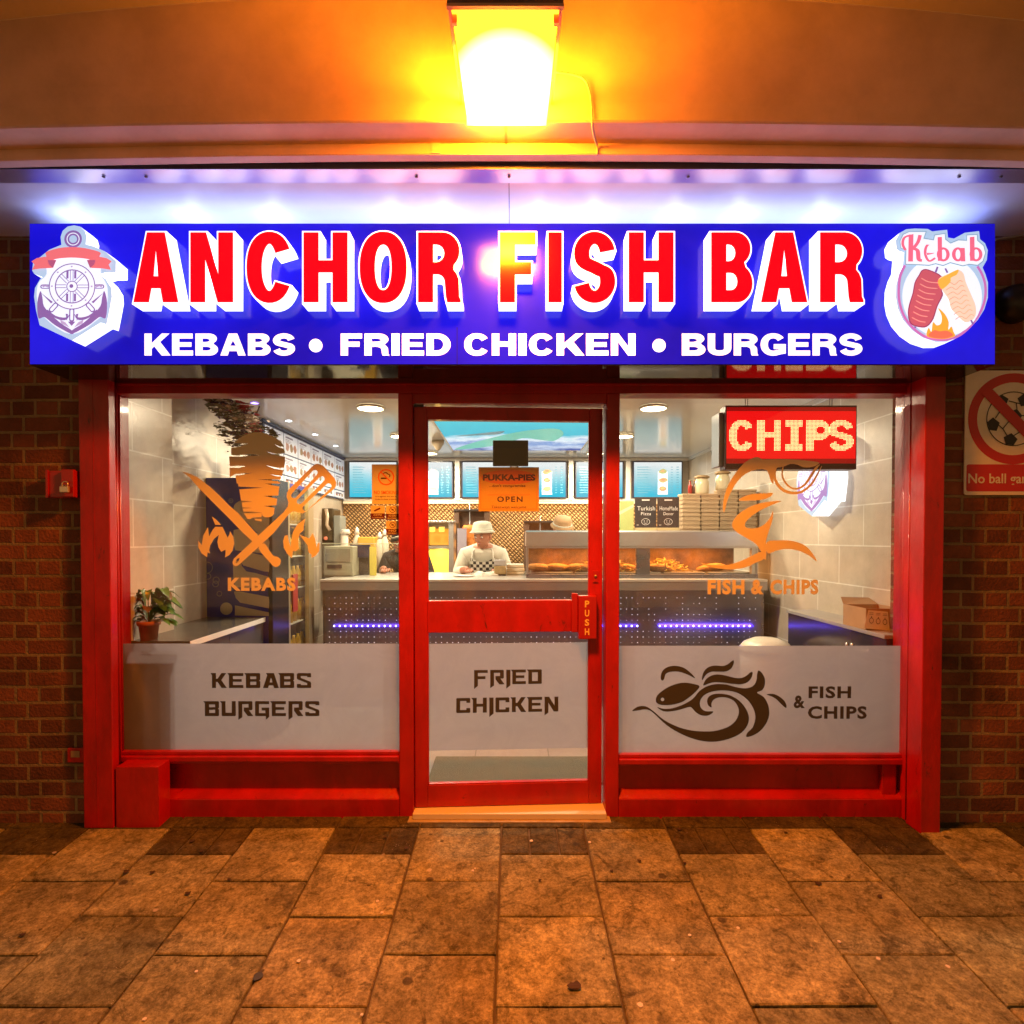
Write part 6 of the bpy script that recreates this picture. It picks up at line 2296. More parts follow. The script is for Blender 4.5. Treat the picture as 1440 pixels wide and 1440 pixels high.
for i, (px, m_, lb) in enumerate(((971, (.35, .03, .03), "slim dark red sauce bottle on the boxes beside the wide jar"), (977, (.10, .06, .05), "slim dark brown bottle between the red bottle and the wide jar"))):
    x = PX(px, 4.88)
    t = thing("sauce_bottle", lb, "bottle", (x, 4.88, z - .0351 * (0 if i == 0 else 0)))
    bm_ = mat("sauce_" + str(i), m_, .25)
    mb = MB(); mb.lathe([(.018, 0), (.018, .07), (.008, .09), (.008, .11)], (x, 4.90, z), bm_, 12); mb.build("bottle_body", t)
    mb = MB(); mb.lathe([(.0095, .1105), (.0095, .122), (0, .122)], (x, 4.90, z), jar_lid, 10); mb.build("cap", t)
# chalkboards
chalk = mat("chalk", (.75, .72, .70), .9)
board = mat("chalkboard_black", (.018, .016, .020), .6)
for a, b, l1, l2, lb in ((893, 923, "Turkish", "Pizza", "small chalkboard reading Turkish Pizza with a face drawn in chalk"), (924.5, 955, "HomeMade", "Doner", "small chalkboard reading HomeMade Doner with a chalk drawing")):
    yb_ = 4.80
    x0, x1 = PX(a, yb_, 720), PX(b, yb_, 720)
    z0, z1 = PZ(742, yb_), PZ(699, yb_)
    t = thing("chalkboard", lb, "chalkboard", ((x0 + x1) / 2, yb_, zt_h))
    mb = MB(); mb.box(x0, x1, yb_, yb_ + .008, z0, z1, board, bev=.001); mb.build("board", t)
    mb = MB(); mb.box(x0, x1, yb_ - .01, yb_ + .03, zt_h + .0005, z0 - .0003, mat("board_foot", (.60, .48, .26), .5) if a == 893 else bpy.data.materials["board_foot"]); mb.build("foot", t)
    w = x1 - x0
    mb = MB()
    mb.box(x0 + w * .32, x0 + w * .68, yb_ - .001, yb_ - .0002, z1 - .03, z1 - .020, chalk)
    mb.text(l1, x0 + w * .1, x1 - w * .06, z0 + .145, z0 + .180, yb_ - .0006, chalk, offset=.0)
    mb.text(l2, x0 + w * .28, x1 - w * .25, z0 + .105, z0 + .130, yb_ - .0006, chalk, offset=.0)
    cx_, cz_ = x0 + w * .5, z0 + .05
    mb.shape([circle2(cx_, cz_, .036, 18, .028), circle2(cx_, cz_, .033, 16, .025)], yb_ - .0006, 0, chalk)
    mb.shape([circle2(cx_ - .012, cz_ + .006, .004, 8)], yb_ - .0006, 0, chalk); mb.shape([circle2(cx_ + .012, cz_ + .006, .004, 8)], yb_ - .0006, 0, chalk)
    mb.shape([ribbon(smooth([(cx_ - .016, cz_ - .008), (cx_, cz_ - .014), (cx_ + .016, cz_ - .008)], 4, False), .003)], yb_ - .0006, 0, chalk)
    mb.shape([[(x0 + w * .08, z0 + .02), (x0 + w * .18, z0 + .02), (x0 + w * .18, z0 + .024), (x0 + w * .08, z0 + .024)]], yb_ - .0006, 0, chalk)
    mb.build("chalk_writing", t, weld=False)
# lime green box
mb = MB()
x0, x1 = PX(866, 4.86), PX(891, 4.86)
lime = mat("lime_card", (.52, .60, .22), .6)
mb.box(x0, x1, 4.86, 4.98, zt_h + .0005, PZ(705, 4.86), lime, bev=.002)
mb.shape([[(x0, PZ(722, 4.86)), (x1, PZ(709, 4.86)), (x1, PZ(713, 4.86)), (x0, PZ(727, 4.86))]], 4.859, 0, mat("lime_stripe", (.75, .76, .50), .6))
mb.build("lime_carton", origin=((x0 + x1) / 2, 4.9, zt_h), label="lime green carton standing between the door post and the first chalkboard", cat="carton")
# ---------------------------------------------------------------- lit anchor plate on the side wall
t = thing("lit_anchor_plate", "glowing white anchor emblem plate on the tiled wall under the hanging red LED sign", "light box", (XRW, 3.77, 1.8))
un = .62 / 1067
emblem(t, lambda u, v, d: (XRW - .115 + d, 3.77 - (u - 540) * un, 1.817 - (v - 640) * un), .114, "inner")
lamp("anchor_halo", 'AREA', (XRW - .020, 3.77 + .0, 1.80), 2.2, (.62, .68, 1.0), t, size=.02, size_y=.02, rot=(0, R(90), 0)) if False else None

# ---------------------------------------------------------------- hanging LED sign
ls = thing("led_sign", "red LED sign reading chips in yellow dots hanging inside the window", "LED sign", (1.3, 2.92, 2.2))
yl = 2.93
lx0, lx1 = PX(1020, yl, 615), PX(1205, yl, 615)
lz0, lz1 = PZ(660, yl), PZ(570, yl)
led_case = mat("led_case", (.10, .03, .04), .35)
led_red = mat("led_red_face", (.4, 0, 0), .3, emis=(1.0, .002, .006), es=.95)
led_red2 = mat("led_red_face_dim", (.3, 0, 0), .3, emis=(.45, .001, .004), es=.6)
led_dot = mat("led_dot", (1, 1, .5), .3, emis=(1.0, .86, .36), es=2.2)
mb = MB(); mb.box(lx0, lx1, yl, yl + .08, lz0, lz1, led_case, bev=.003); mb.build("casing", ls)
mb = MB()
e = .006
mb.quad([(lx0 + e, yl - .001, lz0 + .055), (lx1 - e, yl - .001, lz0 + .055), (lx1 - e, yl - .001, lz1 - .03), (lx0 + e, yl - .001, lz1 - .03)], led_red)
mb.quad([(lx0 + e, yl - .001, lz0 + .03), (lx1 - e, yl - .001, lz0 + .03), (lx1 - e, yl - .001, lz0 + .0548), (lx0 + e, yl - .001, lz0 + .0548)], led_red2)
mb.quad([(lx0 + e, yl - .001, lz1 - .0298), (lx1 - e, yl - .001, lz1 - .0298), (lx1 - e, yl - .001, lz1 - .01), (lx0 + e, yl - .001, lz1 - .01)], led_red2)
mb.build("face", ls)


def inside(pt, loops):
    c = False
    for l in loops:
        n = len(l)
        for i in range(n):
            x1_, y1_ = l[i - 1]; x2_, y2_ = l[i]
            if (y1_ > pt[1]) != (y2_ > pt[1]) and pt[0] < (x2_ - x1_) * (pt[1] - y1_) / (y2_ - y1_) + x1_:
                c = not c
    return c


dots = MB()
pit = .0068
spans = [('C', 1025, 1060), ('H', 1064, 1098), ('I', 1104, 1129), ('P', 1133, 1167), ('S', 1165, 1200)]
zz0, zz1 = PZ(634, yl), PZ(591, yl)
Hh = zz1 - zz0
for ch, a, b in spans:
    x0, x1 = PX(a, yl, 612), PX(b, yl, 612)
    W = x1 - x0
    if ch == 'I':
        lp = [[(0, 0), (W, 0), (W, Hh * .2), (W * .72, Hh * .2), (W * .72, Hh * .8), (W, Hh * .8), (W, Hh), (0, Hh), (0, Hh * .8), (W * .28, Hh * .8), (W * .28, Hh * .2), (0, Hh * .2)]]
    elif ch == 'P':
        g_ = glyph('R', W, Hh, .038, .03)
        rx = W * .45
        lp = [[(0, 0), (.038, 0), (.038, Hh * .34)] + arc(W - rx, Hh * .67, rx, Hh * .33, -90, 90) + [(0, Hh)], circle2(W * .60, Hh * .67, W * .16, 12, Hh * .13)]
    else:
        lp = glyph(ch, W, Hh, .038, .031)
    nx, nz = int(W / pit) + 1, int(Hh / pit) + 1
    for i in range(nx):
        for j in range(nz):
            u, v = (i + .5) * pit, (j + .5) * pit
            if inside((u, v), lp):
                x, z = x0 + u, zz0 + v
                r_ = pit * .44
                dots.quad([(x - r_, yl - .003, z), (x, yl - .003, z - r_), (x + r_, yl - .003, z), (x, yl - .003, z + r_)], led_dot)
dots.build("led_dots", ls, weld=False)
for px in (1051, 1170):
    x = PX(px, yl + .02, 560)
    mb = MB()
    for s in (-1, 1):
        mb.tube([(x + s * .006, yl + .03, lz1), (x + s * .006, yl + .03, CE - .001)], .0022, grey_metal, 6)
    mb.build("hanger", ls)
mb = MB(); mb.box(lx0 - .022, lx0 - .0005, yl + .03, yl + .14, lz0 + .02, lz1 - .03, grey_metal, bev=.002); mb.build("driver_box", ls)

# ---------------------------------------------------------------- posters and stickers on the glass
org = mat("orange_card", (.66, .44, .06), .5)
org_d = mat("orange_oval", (.75, .20, .03), .5)
ink_d = mat("dark_print", (.06, .01, .015), .5)
pal = mat("pale_card", (.55, .55, .40), .5)
rdp = mat("orange_red_print", (.66, .13, .03), .5)
mar = mat("maroon_print", (.10, .008, .02), .5)
YP = 2.778
t = thing("open_sign", "orange open sign hanging in the door from the small black box", "sign", (.03, YP, 1.6))
YP = 2.83
x0, z0 = P(673, 719, YP); x1, z1 = P(758, 657, YP)
mb = MB(); mb.box(x0, x1, YP, YP + .002, z0, z1, org)
mb.build("card", t)
mb = MB()
mb.shape([rrect(x0 + .010, x1 - .010, z0 + .010, z1 - .010, .004), rrect(x0 + .012, x1 - .012, z0 + .012, z1 - .012, .003)[::-1]], YP - .0004, 0, org_d)
xm = (x0 + x1) / 2
zo = PZ(671, YP)
mb.shape([circle2(xm, zo, (x1 - x0) / 2 - .014, 36, .036)], YP - .0006, 0, org_d)
tx(mb, "PUKKA-PIES", 679, 753, 667, 676, YP - .0014, ink_d, .045)
tx(mb, "...don't compromise", 688, 739, 681, 686, YP - .0008, ink_d, .02)
mb.shape([[(x0 + .045, PZ(695.6, YP)), (x1 - .045, PZ(695.6, YP)), (x1 - .045, PZ(696.2, YP)), (x0 + .045, PZ(696.2, YP))]], YP - .0008, 0, org_d)
tx(mb, "OPEN", 699, 735, 698, 706, YP - .0008, ink_d, .03, 1.25)
tx(mb, "Parking restrictions welcome" if False else "Takeaways welcome", 691, 740, 711, 716, YP - .0008, ink_d, .0)
mb.build("print", t, weld=False)
mb = MB()
xa_, za_ = P(693, 655, YP); xb_, zb_3 = P(743, 619, YP)
mb.box(xa_, xb_, YP + .0, YP + .03, za_, zb_3, mat("olive_black_box", (.045, .038, .015), .4), bev=.003)
mb.box(xa_ + .002, xb_ - .002, YP - .001, YP - .0002, zb_3 - .04, zb_3 - .004, black_plastic)
mb.shape([circle2(xb_ - .035, za_ + .035, .011, 14), circle2(xb_ - .035, za_ + .035, .0085, 12)], YP - .0012, 0, black_plastic)
mb.build("door_box", origin=(xm, YP, za_), label="small black box stuck on the door glass above the orange open sign", cat="box")
mb = MB()
for px in (716, 729):
    x = PX(px, YP)
    mb.tube([(x, YP + .001, z1 - .002), (x, YP + .001, za_ + .002)], .001, pale, 5)
mb.build("hanging_string", t)

YS2 = 2.784
t = thing("no_smoking_poster", "orange lit no smoking poster high on the window beside the door post", "poster", (-.6, YS2, 1.75))
mb = MB()
x0, z0 = P(523, 709, YS2); x1, z1 = P(562, 653, YS2)
mb.box(x0, x1, YS2, YS2 + .001, z0, z1, pal)
mb.build("sheet", t)
mb = MB()
cx_, cz_ = P(543, 671, YS2)
rr_ = .040
mb.shape([circle2(cx_, cz_, rr_, 30), circle2(cx_, cz_, rr_ * .84, 26)], YS2 - .0004, 0, rdp)
mb.shape([[(cx_ - rr_ * .66, cz_ + rr_ * .55), (cx_ - rr_ * .55, cz_ + rr_ * .66), (cx_ + rr_ * .66, cz_ - rr_ * .55), (cx_ + rr_ * .55, cz_ - rr_ * .66)]], YS2 - .0008, 0, rdp)
mb.shape([[(cx_ - .026, cz_ - .009), (cx_ + .006, cz_ - .009), (cx_ + .006, cz_ - .002), (cx_ - .026, cz_ - .002)]], YS2 - .0006, 0, ink_d)
mb.shape([ribbon(smooth([(cx_ - .008, cz_ + .006), (cx_ - .012, cz_ + .018), (cx_, cz_ + .022), (cx_ + .010, cz_ + .014), (cx_ + .018, cz_ + .010), (cx_ + .016, cz_)], 4, False), .004)], YS2 - .0006, 0, ink_d)
tx(mb, "NO SMOKING", 526, 560, 690, 695, YS2 - .0005, rdp, .02)
tx(mb, "It is against the law to", 528, 558, 697, 699.5, YS2 - .0005, ink_d, .01)
tx(mb, "smoke in these premises", 527, 558, 701, 703.5, YS2 - .0005, ink_d, .01)
mb.build("print", t, weld=False)


def sticker(a, b, c, d, l1, l2, sym, lb):
    t = thing("window_sticker", lb, "sticker", (PX(a, YS2), YS2, PZ(d, YS2)))
    x0, z0 = P(a, d, YS2); x1, z1 = P(b, c, YS2)
    zm = z0 + (z1 - z0) * .42
    mb = MB()
    mb.box(x0, x1, YS2, YS2 + .001, zm + .0002, z1, pal)
    mb.box(x0, x1, YS2, YS2 + .001, z0, zm, mar)
    mb.build("sheet", t)
    mb = MB()
    cx_, cz_ = (x0 + x1) / 2, (zm + z1) / 2
    if sym == 'cam':
        mb.shape([[(cx_ - .020, cz_ - .004), (cx_ + .010, cz_ + .010), (cx_ + .014, cz_ + .003), (cx_ - .014, cz_ - .010)]], YS2 - .0004, 0, mar)
    else:
        mb.shape([circle2(cx_, cz_, .015, 20), circle2(cx_, cz_, .0122, 18)], YS2 - .0004, 0, mar)
        mb.shape([[(cx_ - .009, cz_ + .007), (cx_ - .007, cz_ + .009), (cx_ + .009, cz_ - .007), (cx_ + .007, cz_ - .009)]], YS2 - .0006, 0, mar)
        mb.shape([[(cx_ - .006, cz_ - .003), (cx_ + .005, cz_ - .003), (cx_ + .006, cz_ + .005), (cx_ - .004, cz_ + .003)]], YS2 - .0005, 0, mar)
    w = x1 - x0
    mb.text(l1, x0 + w * .2, x1 - w * .2, z0 + (zm - z0) * .52, z0 + (zm - z0) * .88, YS2 - .0005, pal, offset=.02)
    if l2:
        mb.text(l2, x0 + w * .1, x1 - w * .1, z0 + (zm - z0) * .12, z0 + (zm - z0) * .40, YS2 - .0005, pal, offset=.01)
    mb.build("print", t, weld=False)


sticker(521.5, 541, 711, 730, "CCTV", "in operation", 'cam', "small sticker with a camera and the letters CCTV below the no smoking poster")
sticker(543, 561, 711, 731, "NO DOGS", "ALLOWED", 'no', "small no dogs sticker beside the CCTV sticker")
sticker(543, 561, 732.5, 752, "NO", "SMOKING", 'no', "small no smoking sticker, lowest of the three under the poster")

# ---------------------------------------------------------------- door mat inside
mb = MB()
mb.box(-.46, .55, 3.05, 3.42, ZF + .001, ZF + .012, mat("entrance_mat", (.16, .15, .11), .95, bump=.8, bscale=200), bev=.003)
mb.build("door_mat", origin=(0, 3.2, ZF), label="worn grey green mat on the floor just inside the door", cat="mat")

# ================================================================== behind the counter
def box_thing(name, lb, cat, x0, x1, y0, y1, z0, z1, m, bev=.003, group=None):
    mb = MB(); mb.box(x0, x1, y0, y1, z0, z1, m, bev=bev)
    return mb.build(name, origin=((x0 + x1) / 2, (y0 + y1) / 2, z0), label=lb, cat=cat, group=group)


# back bench under the gold panel
bench = thing("back_bench", "long steel work bench against the gold patterned wall", "bench", (0, 6.4, ZF))
mb = MB(); mb.box(XL + .02, XRW - .02, 6.15, YB - .02, .90, .94, steel, bev=.003); mb.build("top", bench)
mb = MB(); mb.box(XL + .05, XRW - .05, 6.2, YB - .05, ZF, .8995, steel_d); mb.build("carcass", bench)

brownm = mat("brown_metal_guard", (.20, .12, .085), .42, metal=.4, var=.2)
meat = mat("doner_meat", (.72, .22, .04), .6, var=.5, vscale=22, bump=.8, bscale=40, emis=(1, .25, .02), es=.10)
grill_e = mat("grill_element", (1, .5, .1), .5, emis=(1, .36, .04), es=3.0)


def doner(cx_, sc, lb, yy=6.35):
    t = thing("kebab_grill", lb, "kebab grill", (cx_, yy, .94))
    mb = MB()
    mb.box(cx_ - .16, cx_ - .10, yy + .02, yy + .24, .941, .941 + .72 * sc, brownm, bev=.004)
    mb.box(cx_ + .18, cx_ + .24, yy + .02, yy + .24, .941, .941 + .72 * sc, brownm, bev=.004)
    mb.box(cx_ - .0995, cx_ + .1795, yy + .17, yy + .24, .941, .941 + .72 * sc, brownm)
    mb.box(cx_ - .16, cx_ + .24, yy - .02, yy + .24, .942 + .72 * sc, .965 + .72 * sc, dark_metal, bev=.004)
    mb.build("body", t)
    for q in range(3):
        z = 1.10 + q * .16 * sc
        mb = MB(); mb.box(cx_ - .06, cx_ + .14, yy + .16, yy + .1695, z, z + .09 * sc, grill_e); mb.build("burner", t)
    xm_ = cx_ + .02
    mb = MB(); mb.tube([(xm_, yy, .95), (xm_, yy, .97 + .78 * sc)], .007, steel, 8); mb.build("spit", t)
    mb = MB()
    prof_, rr_ = [(.03, .10)], random.Random(3)
    hN = 14
    for q in range(hN):
        s_ = q / (hN - 1)
        prof_.append(((.055 + .025 * s_) * (1 + rr_.uniform(-.10, .10)), .12 + .42 * sc * s_))
    prof_.append((.02, .14 + .42 * sc))
    mb.lathe(prof_, (xm_, yy, .95), meat, 18)
    mb.build("meat", t)
    return t


doner(PX(658, 6.35), 1.0, "vertical kebab grill with orange meat on the spit behind the man in the white hat")
doner(PX(757, 6.35), .82, "smaller kebab grill just behind the end of the heated display")

# toaster style lit cabinet at the door post
t = thing("grill_cabinet", "steel grill cabinet glowing yellow inside behind the counter beside the door post", "grill", (PX(612, 6.2), 6.2, .94))
gx0, gx1 = PX(596, 6.05), PX(638, 6.05)
gy = 6.05
zg0, zg1, zg2, zg3 = .941, PZ(771, gy), PZ(768, gy), PZ(735, gy)
mb = MB()
for a, b in ((gx0, gx0 + .02), (gx1 - .055, gx1)):
    mb.box(a, b, gy, gy + .3, zg0, zg3, steel, bev=.003)
mb.box(gx0 + .0205, gx1 - .0555, gy + .28, gy + .30, zg0, zg3, steel)
mb.box(gx0 - .01, gx1 + .02, gy - .03, gy + .3, zg3 + .0005, zg3 + .02, steel, bev=.003)
mb.box(gx0 + .0205, gx1 - .0555, gy - .01, gy + .279, zg1, zg2, steel)
mb.build("body", t)
mb = MB(); mb.box(gx0 + .022, gx1 - .057, gy + .26, gy + .279, zg0 + .02, zg1 - .02, mat("yellow_glow", (1, .8, .2), .5, emis=(1, .62, .08), es=1.6)); mb.build("lower_glow", t)
mb = MB(); mb.box(gx0 + .022, gx1 - .057, gy + .26, gy + .279, zg2 + .01, zg3 - .06, mat("amber_glow", (1, .6, .1), .5, emis=(1, .40, .04), es=1.0)); mb.build("upper_glow", t)
for a in (604, 617):
    x = PX(a, gy + .01, 745)
    mb = MB(); mb.box(x, x + .06, gy + .01, gy + .02, PZ(748, gy), PZ(741, gy), mat("amber_tile", (.9, .5, .1), .4, emis=(1, .5, .06), es=.9) if a == 604 else bpy.data.materials["amber_tile"]); mb.build("label_tile", t)
lamp("grill_light", 'POINT', ((gx0 + gx1) / 2 - .02, gy + .14, zg1 - .06), 1.6, (1, .60, .12), t, radius=.03)
box_thing("notice_sheet", "mauve grey notice sheet propped beside the grill behind the man", "sheet", PX(643, 6.0), PX(656, 6.0), 6.0, 6.006, .94, PZ(743, 6.0), mat("mauve_sheet", (.34, .30, .38), .6), 0)

# left of the counter
cream_p = mat("cream_pot", (.66, .60, .48), .4)
whitep = mat("white_plastic", (.74, .70, .62), .35)
greyg = mat("greenish_grey_box", (.36, .34, .24), .4)
t = thing("steel_oven", "dull steel oven on the counter end nearest the drinks fridge", "oven", (PX(477, 4.8), 4.8, CT))
ox0, ox1 = PX(455, 4.75), PX(496, 4.75)
mb = MB(); mb.box(ox0, ox1, 4.75, 5.15, CT + .001, PZ(768, 4.75), greyg, bev=.008); mb.build("body", t)
mb = MB(); mb.box(ox0 + .03, ox1 - .09, 4.742, 4.7495, PZ(799, 4.75), PZ(794, 4.75), dark_metal, bev=.001); mb.build("vent", t)
mb = MB(); mb.box(ox0 + .02, ox1 - .02, 4.743, 4.7495, PZ(790, 4.75), PZ(772, 4.75), mat("oven_door", (.40, .37, .28), .25, metal=.5), bev=.002); mb.build("door", t)
t = thing("till_screen", "dark navy back of a till screen on the counter with a small white light", "till", (PX(505, 4.9), 4.9, CT))
mb = MB(); mb.box(PX(492, 4.9), PX(520, 4.9), 4.9, 4.93, PZ(784, 4.9), PZ(766, 4.9), mat("till_navy", (.018, .022, .06), .4), bev=.004); mb.build("screen_back", t)
mb = MB(); mb.box(PX(496, 4.9), PX(518, 4.9), 4.935, 5.05, CT + .001, PZ(784, 4.9), black_plastic, bev=.004); mb.build("till_body", t)
mb = MB(); mb.lathe([(.006, 0), (0, .003)], (PX(502, 4.9), 4.8995, PZ(774, 4.9)), mat("till_dot", (1, 1, 1), .4, emis=(1, 1, 1), es=2), 8, Matrix.Rotation(R(90), 3, 'X')); mb.build("light_dot", t)
box_thing("yellow_card", "small square yellow card standing beside the till screen", "card", PX(519.5, 4.85), PX(529, 4.85), 4.85, 4.856, CT + .001, PZ(769, 4.85), mat("yellow_card_m", (.70, .58, .10), .5), 0)
t = thing("glass_guard", "clear glass guard standing along the counter between the oven and the door post", "glass screen", (-1.0, 4.6, CT))
mb = MB(); mb.box(PX(453, 4.60), PX(575, 4.6), 4.60, 4.606, CT + .001, PZ(765, 4.6), pane_glass); mb.build("pane", t)
mb = MB(); mb.box(PX(453, 4.60), PX(575, 4.6), 4.598, 4.608, PZ(765, 4.6) + .0003, PZ(765, 4.6) + .006, mat("glass_edge", (.55, .58, .42), .3)); mb.build("edge_strip", t)
t = thing("tall_mixer", "dark mixing machine with a curved pale arm beyond the oven", "mixer", (PX(466, 6.1), 6.1, .94))
mx_, my_ = PX(464, 6.1), 6.15
mb = MB(); mb.box(mx_ - .11, mx_ + .06, my_ - .1, my_ + .15, PZ(762, 6.1), PZ(715, 6.1), mat("mixer_brown", (.11, .08, .04), .35, metal=.5, var=.4, vscale=12), bev=.02); mb.build("body", t)
mb = MB(); mb.tube([(mx_ - .01, my_ - .14, PZ(716, 6)), (mx_ + .01, my_ - .16, PZ(726, 6)), (mx_ + .0, my_ - .15, PZ(738, 6)), (mx_ + .03, my_ - .14, PZ(746, 6))], .018, mat("mixer_arm", (.70, .55, .40), .3, metal=.3), 8); mb.build("arm", t)
mb = MB(); mb.box(mx_ - .14, mx_ + .10, my_ - .12, my_ + .2, .941, PZ(762, 6.1) - .0005, mat("mixer_base", (.13, .10, .07), .4, metal=.5), bev=.005); mb.build("base", t)
mb = MB(); mb.lathe([(.02, 0), (.02, .01), (0, .015)], (mx_ - .02, my_ - .1205, PZ(757, 6)), mat("red_knob", (.7, .16, .08), .4, emis=(1, .25, .12), es=.5), 10, Matrix.Rotation(R(90), 3, 'X')); mb.build("knob", t)
box_thing("grey_machine", "plain grey box machine beside the tower of white cups", "machine", PX(469, 6.0), PX(479, 6.0), 6.0, 6.2, .941, PZ(725, 6.0), mat("machine_grey", (.24, .26, .24), .45), .01)
# cup tower
t = thing("cup_tower", "tall tower of white cups with an upturned cup on top behind the oven", "cups", (PX(484, 5.9), 5.9, .94))
cux, cuy = PX(484.5, 5.95), 5.95
mb = MB()
pr_ = [(.035, 0)]
for q in range(26):
    pr_ += [(.036, .002 + q * .0115), (.041, .010 + q * .0115)]
pr_.append((0, .002 + 26 * .0115))
mb.lathe(pr_, (cux, cuy, 1.10), whitep, 18); mb.build("stack", t)
mb = MB(); mb.lathe([(.055, 0), (.038, .05), (0, .051)], (cux + .01, cuy, 1.405), whitep, 18); mb.build("top_cup", t)
mb = MB(); mb.lathe([(.11, 0), (.12, .05), (.11, .155), (0, .156)], (cux, cuy, .9405), cream_p, 20); mb.build("bucket", t)
for i, (px, top, w, lb) in enumerate(((502, 741, .042, "white squeeze bottle with a bent nozzle nearest the cup tower"), (534, 748, .045, "white squeeze bottle just below the no smoking poster"), (541, 744, .04, "white bottle close to the red door post"))):
    x = PX(px, 5.7)
    t = thing("squeeze_bottle", lb, "bottle", (x, 5.7, .94))
    zt4 = PZ(top, 5.7)
    zb4 = 1.041 if False else 0.941
    zz_ = zb4 + .0
    hh4 = zt4 - zz_
    mb = MB(); mb.lathe([(w, 0), (w, hh4 * .72), (w * .5, hh4 * .84), (w * .45, hh4 * .86)], (x, 6.25 - .55, zz_), cream_p, 18); mb.build("bottle_body", t)
    mb = MB(); mb.lathe([(w * .55, hh4 * .861), (w * .5, hh4 * .93), (w * .15, hh4), (0, hh4)], (x, 5.70, zz_), whitep, 14); mb.build("nozzle", t)
prep = thing("prep_table", "steel prep table behind the counter carrying the bottles and tubs", "table", (-.9, 5.75, ZF))
mb = MB(); mb.box(-1.75, -.70, 5.56, 5.99, .905, .9395, steel, bev=.003); mb.build("top", prep)
for x_, y_ in ((-1.72, 5.60), (-.74, 5.60), (-1.72, 5.95), (-.74, 5.95)):
    mb = MB(); mb.box(x_ - .02, x_ + .02, y_ - .02, y_ + .02, ZF, .9045, steel_d); mb.build("leg", prep)
box_thing("amber_tub", "wide amber plastic tub between the white squeeze bottles", "tub", PX(506, 5.7), PX(529, 5.7), 5.62, 5.8, .941, PZ(755, 5.7), mat("amber_plastic", (.62, .36, .06), .3, emis=(1, .5, .05), es=.12), .01)
# things right of the man
white_c = mat("white_container", (.72, .70, .60), .4)
for i in range(3):
    z = CT + .001 + i * .031
    box_thing("food_tray", ["lowest of the three pale food trays beside the heated display", "middle of the three pale food trays beside the heated display", "topmost of the three pale food trays beside the heated display"][i], "tray",
              PX(712, 4.95), PX(738, 4.95) - .004 * i, 4.95, 5.15, z, z + .029, white_c, .006, "pale food trays stacked beside the heated display")
t = thing("food_tub", "clear tub with tan food and a dark base on the counter by the man's arm", "tub", (PX(703, 4.9), 4.9, CT))
xt_ = PX(703, 4.85)
mb = MB(); mb.box(xt_ - .05, xt_ + .05, 4.85, 4.95, CT + .0135, CT + .085, mat("tan_food", (.45, .33, .16), .6, var=.3, vscale=30), bev=.006); mb.build("food", t)
mb = MB(); mb.box(xt_ - .05, xt_ + .05, 4.85, 4.95, CT + .0855, CT + .135, mat("cloudy_tub", (.50, .50, .52), .25), bev=.006); mb.build("lid", t)
mb = MB(); mb.box(xt_ - .05, xt_ + .05, 4.85, 4.95, CT + .001, CT + .013, dark_metal, bev=.003); mb.build("base", t)
mb = MB(); mb.lathe([(.05, 0), (.09, .006), (.092, .010), (.06, .009), (0, .004)], (PX(652, 4.75), 4.75, CT + .001), mat("plate_white", (.72, .72, .68), .25), 28); mb.build("plate", origin=(PX(652, 4.75), 4.75, CT), label="white oval plate on the counter in front of the man", cat="plate")
mb = MB()
rp = random.Random(2)
n = 16
lp = [(PX(683, 4.85) + .11 * math.cos(2 * math.pi * i / n) * rp.uniform(.85, 1.1), 4.87 + .06 * math.sin(2 * math.pi * i / n)) for i in range(n)]
vs = [(x, y, CT + .003) for x, y in lp] + [(PX(683, 4.85) + (x - PX(683, 4.85)) * .7, 4.87 + (y - 4.87) * .7, CT + rp.uniform(.02, .045)) for x, y in lp] + [(PX(683, 4.85), 4.87, CT + .03)]
mb.faces(vs, [(i, (i + 1) % n, n + (i + 1) % n, n + i) for i in range(n)] + [(n + i, n + (i + 1) % n, 2 * n) for i in range(n)], mat("wrap_paper", (.78, .74, .66), .7))
mb.build("wrapping_paper", origin=(PX(683, 4.85), 4.87, CT), label="crumpled white wrapping paper on the counter in front of the chef's apron", cat="paper")

# ================================================================== people
def skin_mesh(verts, edges, radii, lvl=2):
    me = bpy.data.meshes.new("s")
    me.from_pydata(verts, edges, [])
    o = bpy.data.objects.new("s", me)
    COL.objects.link(o)
    md = o.modifiers.new("skin", 'SKIN')
    md.use_smooth_shade = True
    ss = o.modifiers.new("sub", 'SUBSURF'); ss.levels = lvl; ss.render_levels = lvl
    sv = me.skin_vertices[0].data
    for i, r_ in enumerate(radii):
        sv[i].radius = r_ if isinstance(r_, tuple) else (r_, r_)
        sv[i].use_root = (i == 0)
    dg = bpy.context.evaluated_depsgraph_get()
    m2 = bpy.data.meshes.new_from_object(o.evaluated_get(dg))
    bpy.data.objects.remove(o)
    vs = [tuple(v.co) for v in m2.vertices]
    fs = [tuple(p.vertices) for p in m2.polygons]
    bpy.data.meshes.remove(m2)
    return vs, fs


skin_c = mat("skin", (.40, .16, .10), .5, var=.08)
hair_c = mat("grey_hair", (.12, .09, .07), .8)
shirt_c = mat("white_shirt", (.60, .57, .49), .85, var=.12, bump=.9, bscale=9)
trouser = mat("dark_trousers", (.03, .03, .035), .8)
hat_c = mat("white_hat", (.55, .55, .46), .9, var=.12, bump=.6, bscale=16)
eye_w = mat("eye_white", (.7, .68, .62), .4)
eye_d = mat("eye_dark", (.03, .02, .02), .4)
lip = mat("lips", (.36, .11, .08), .5)


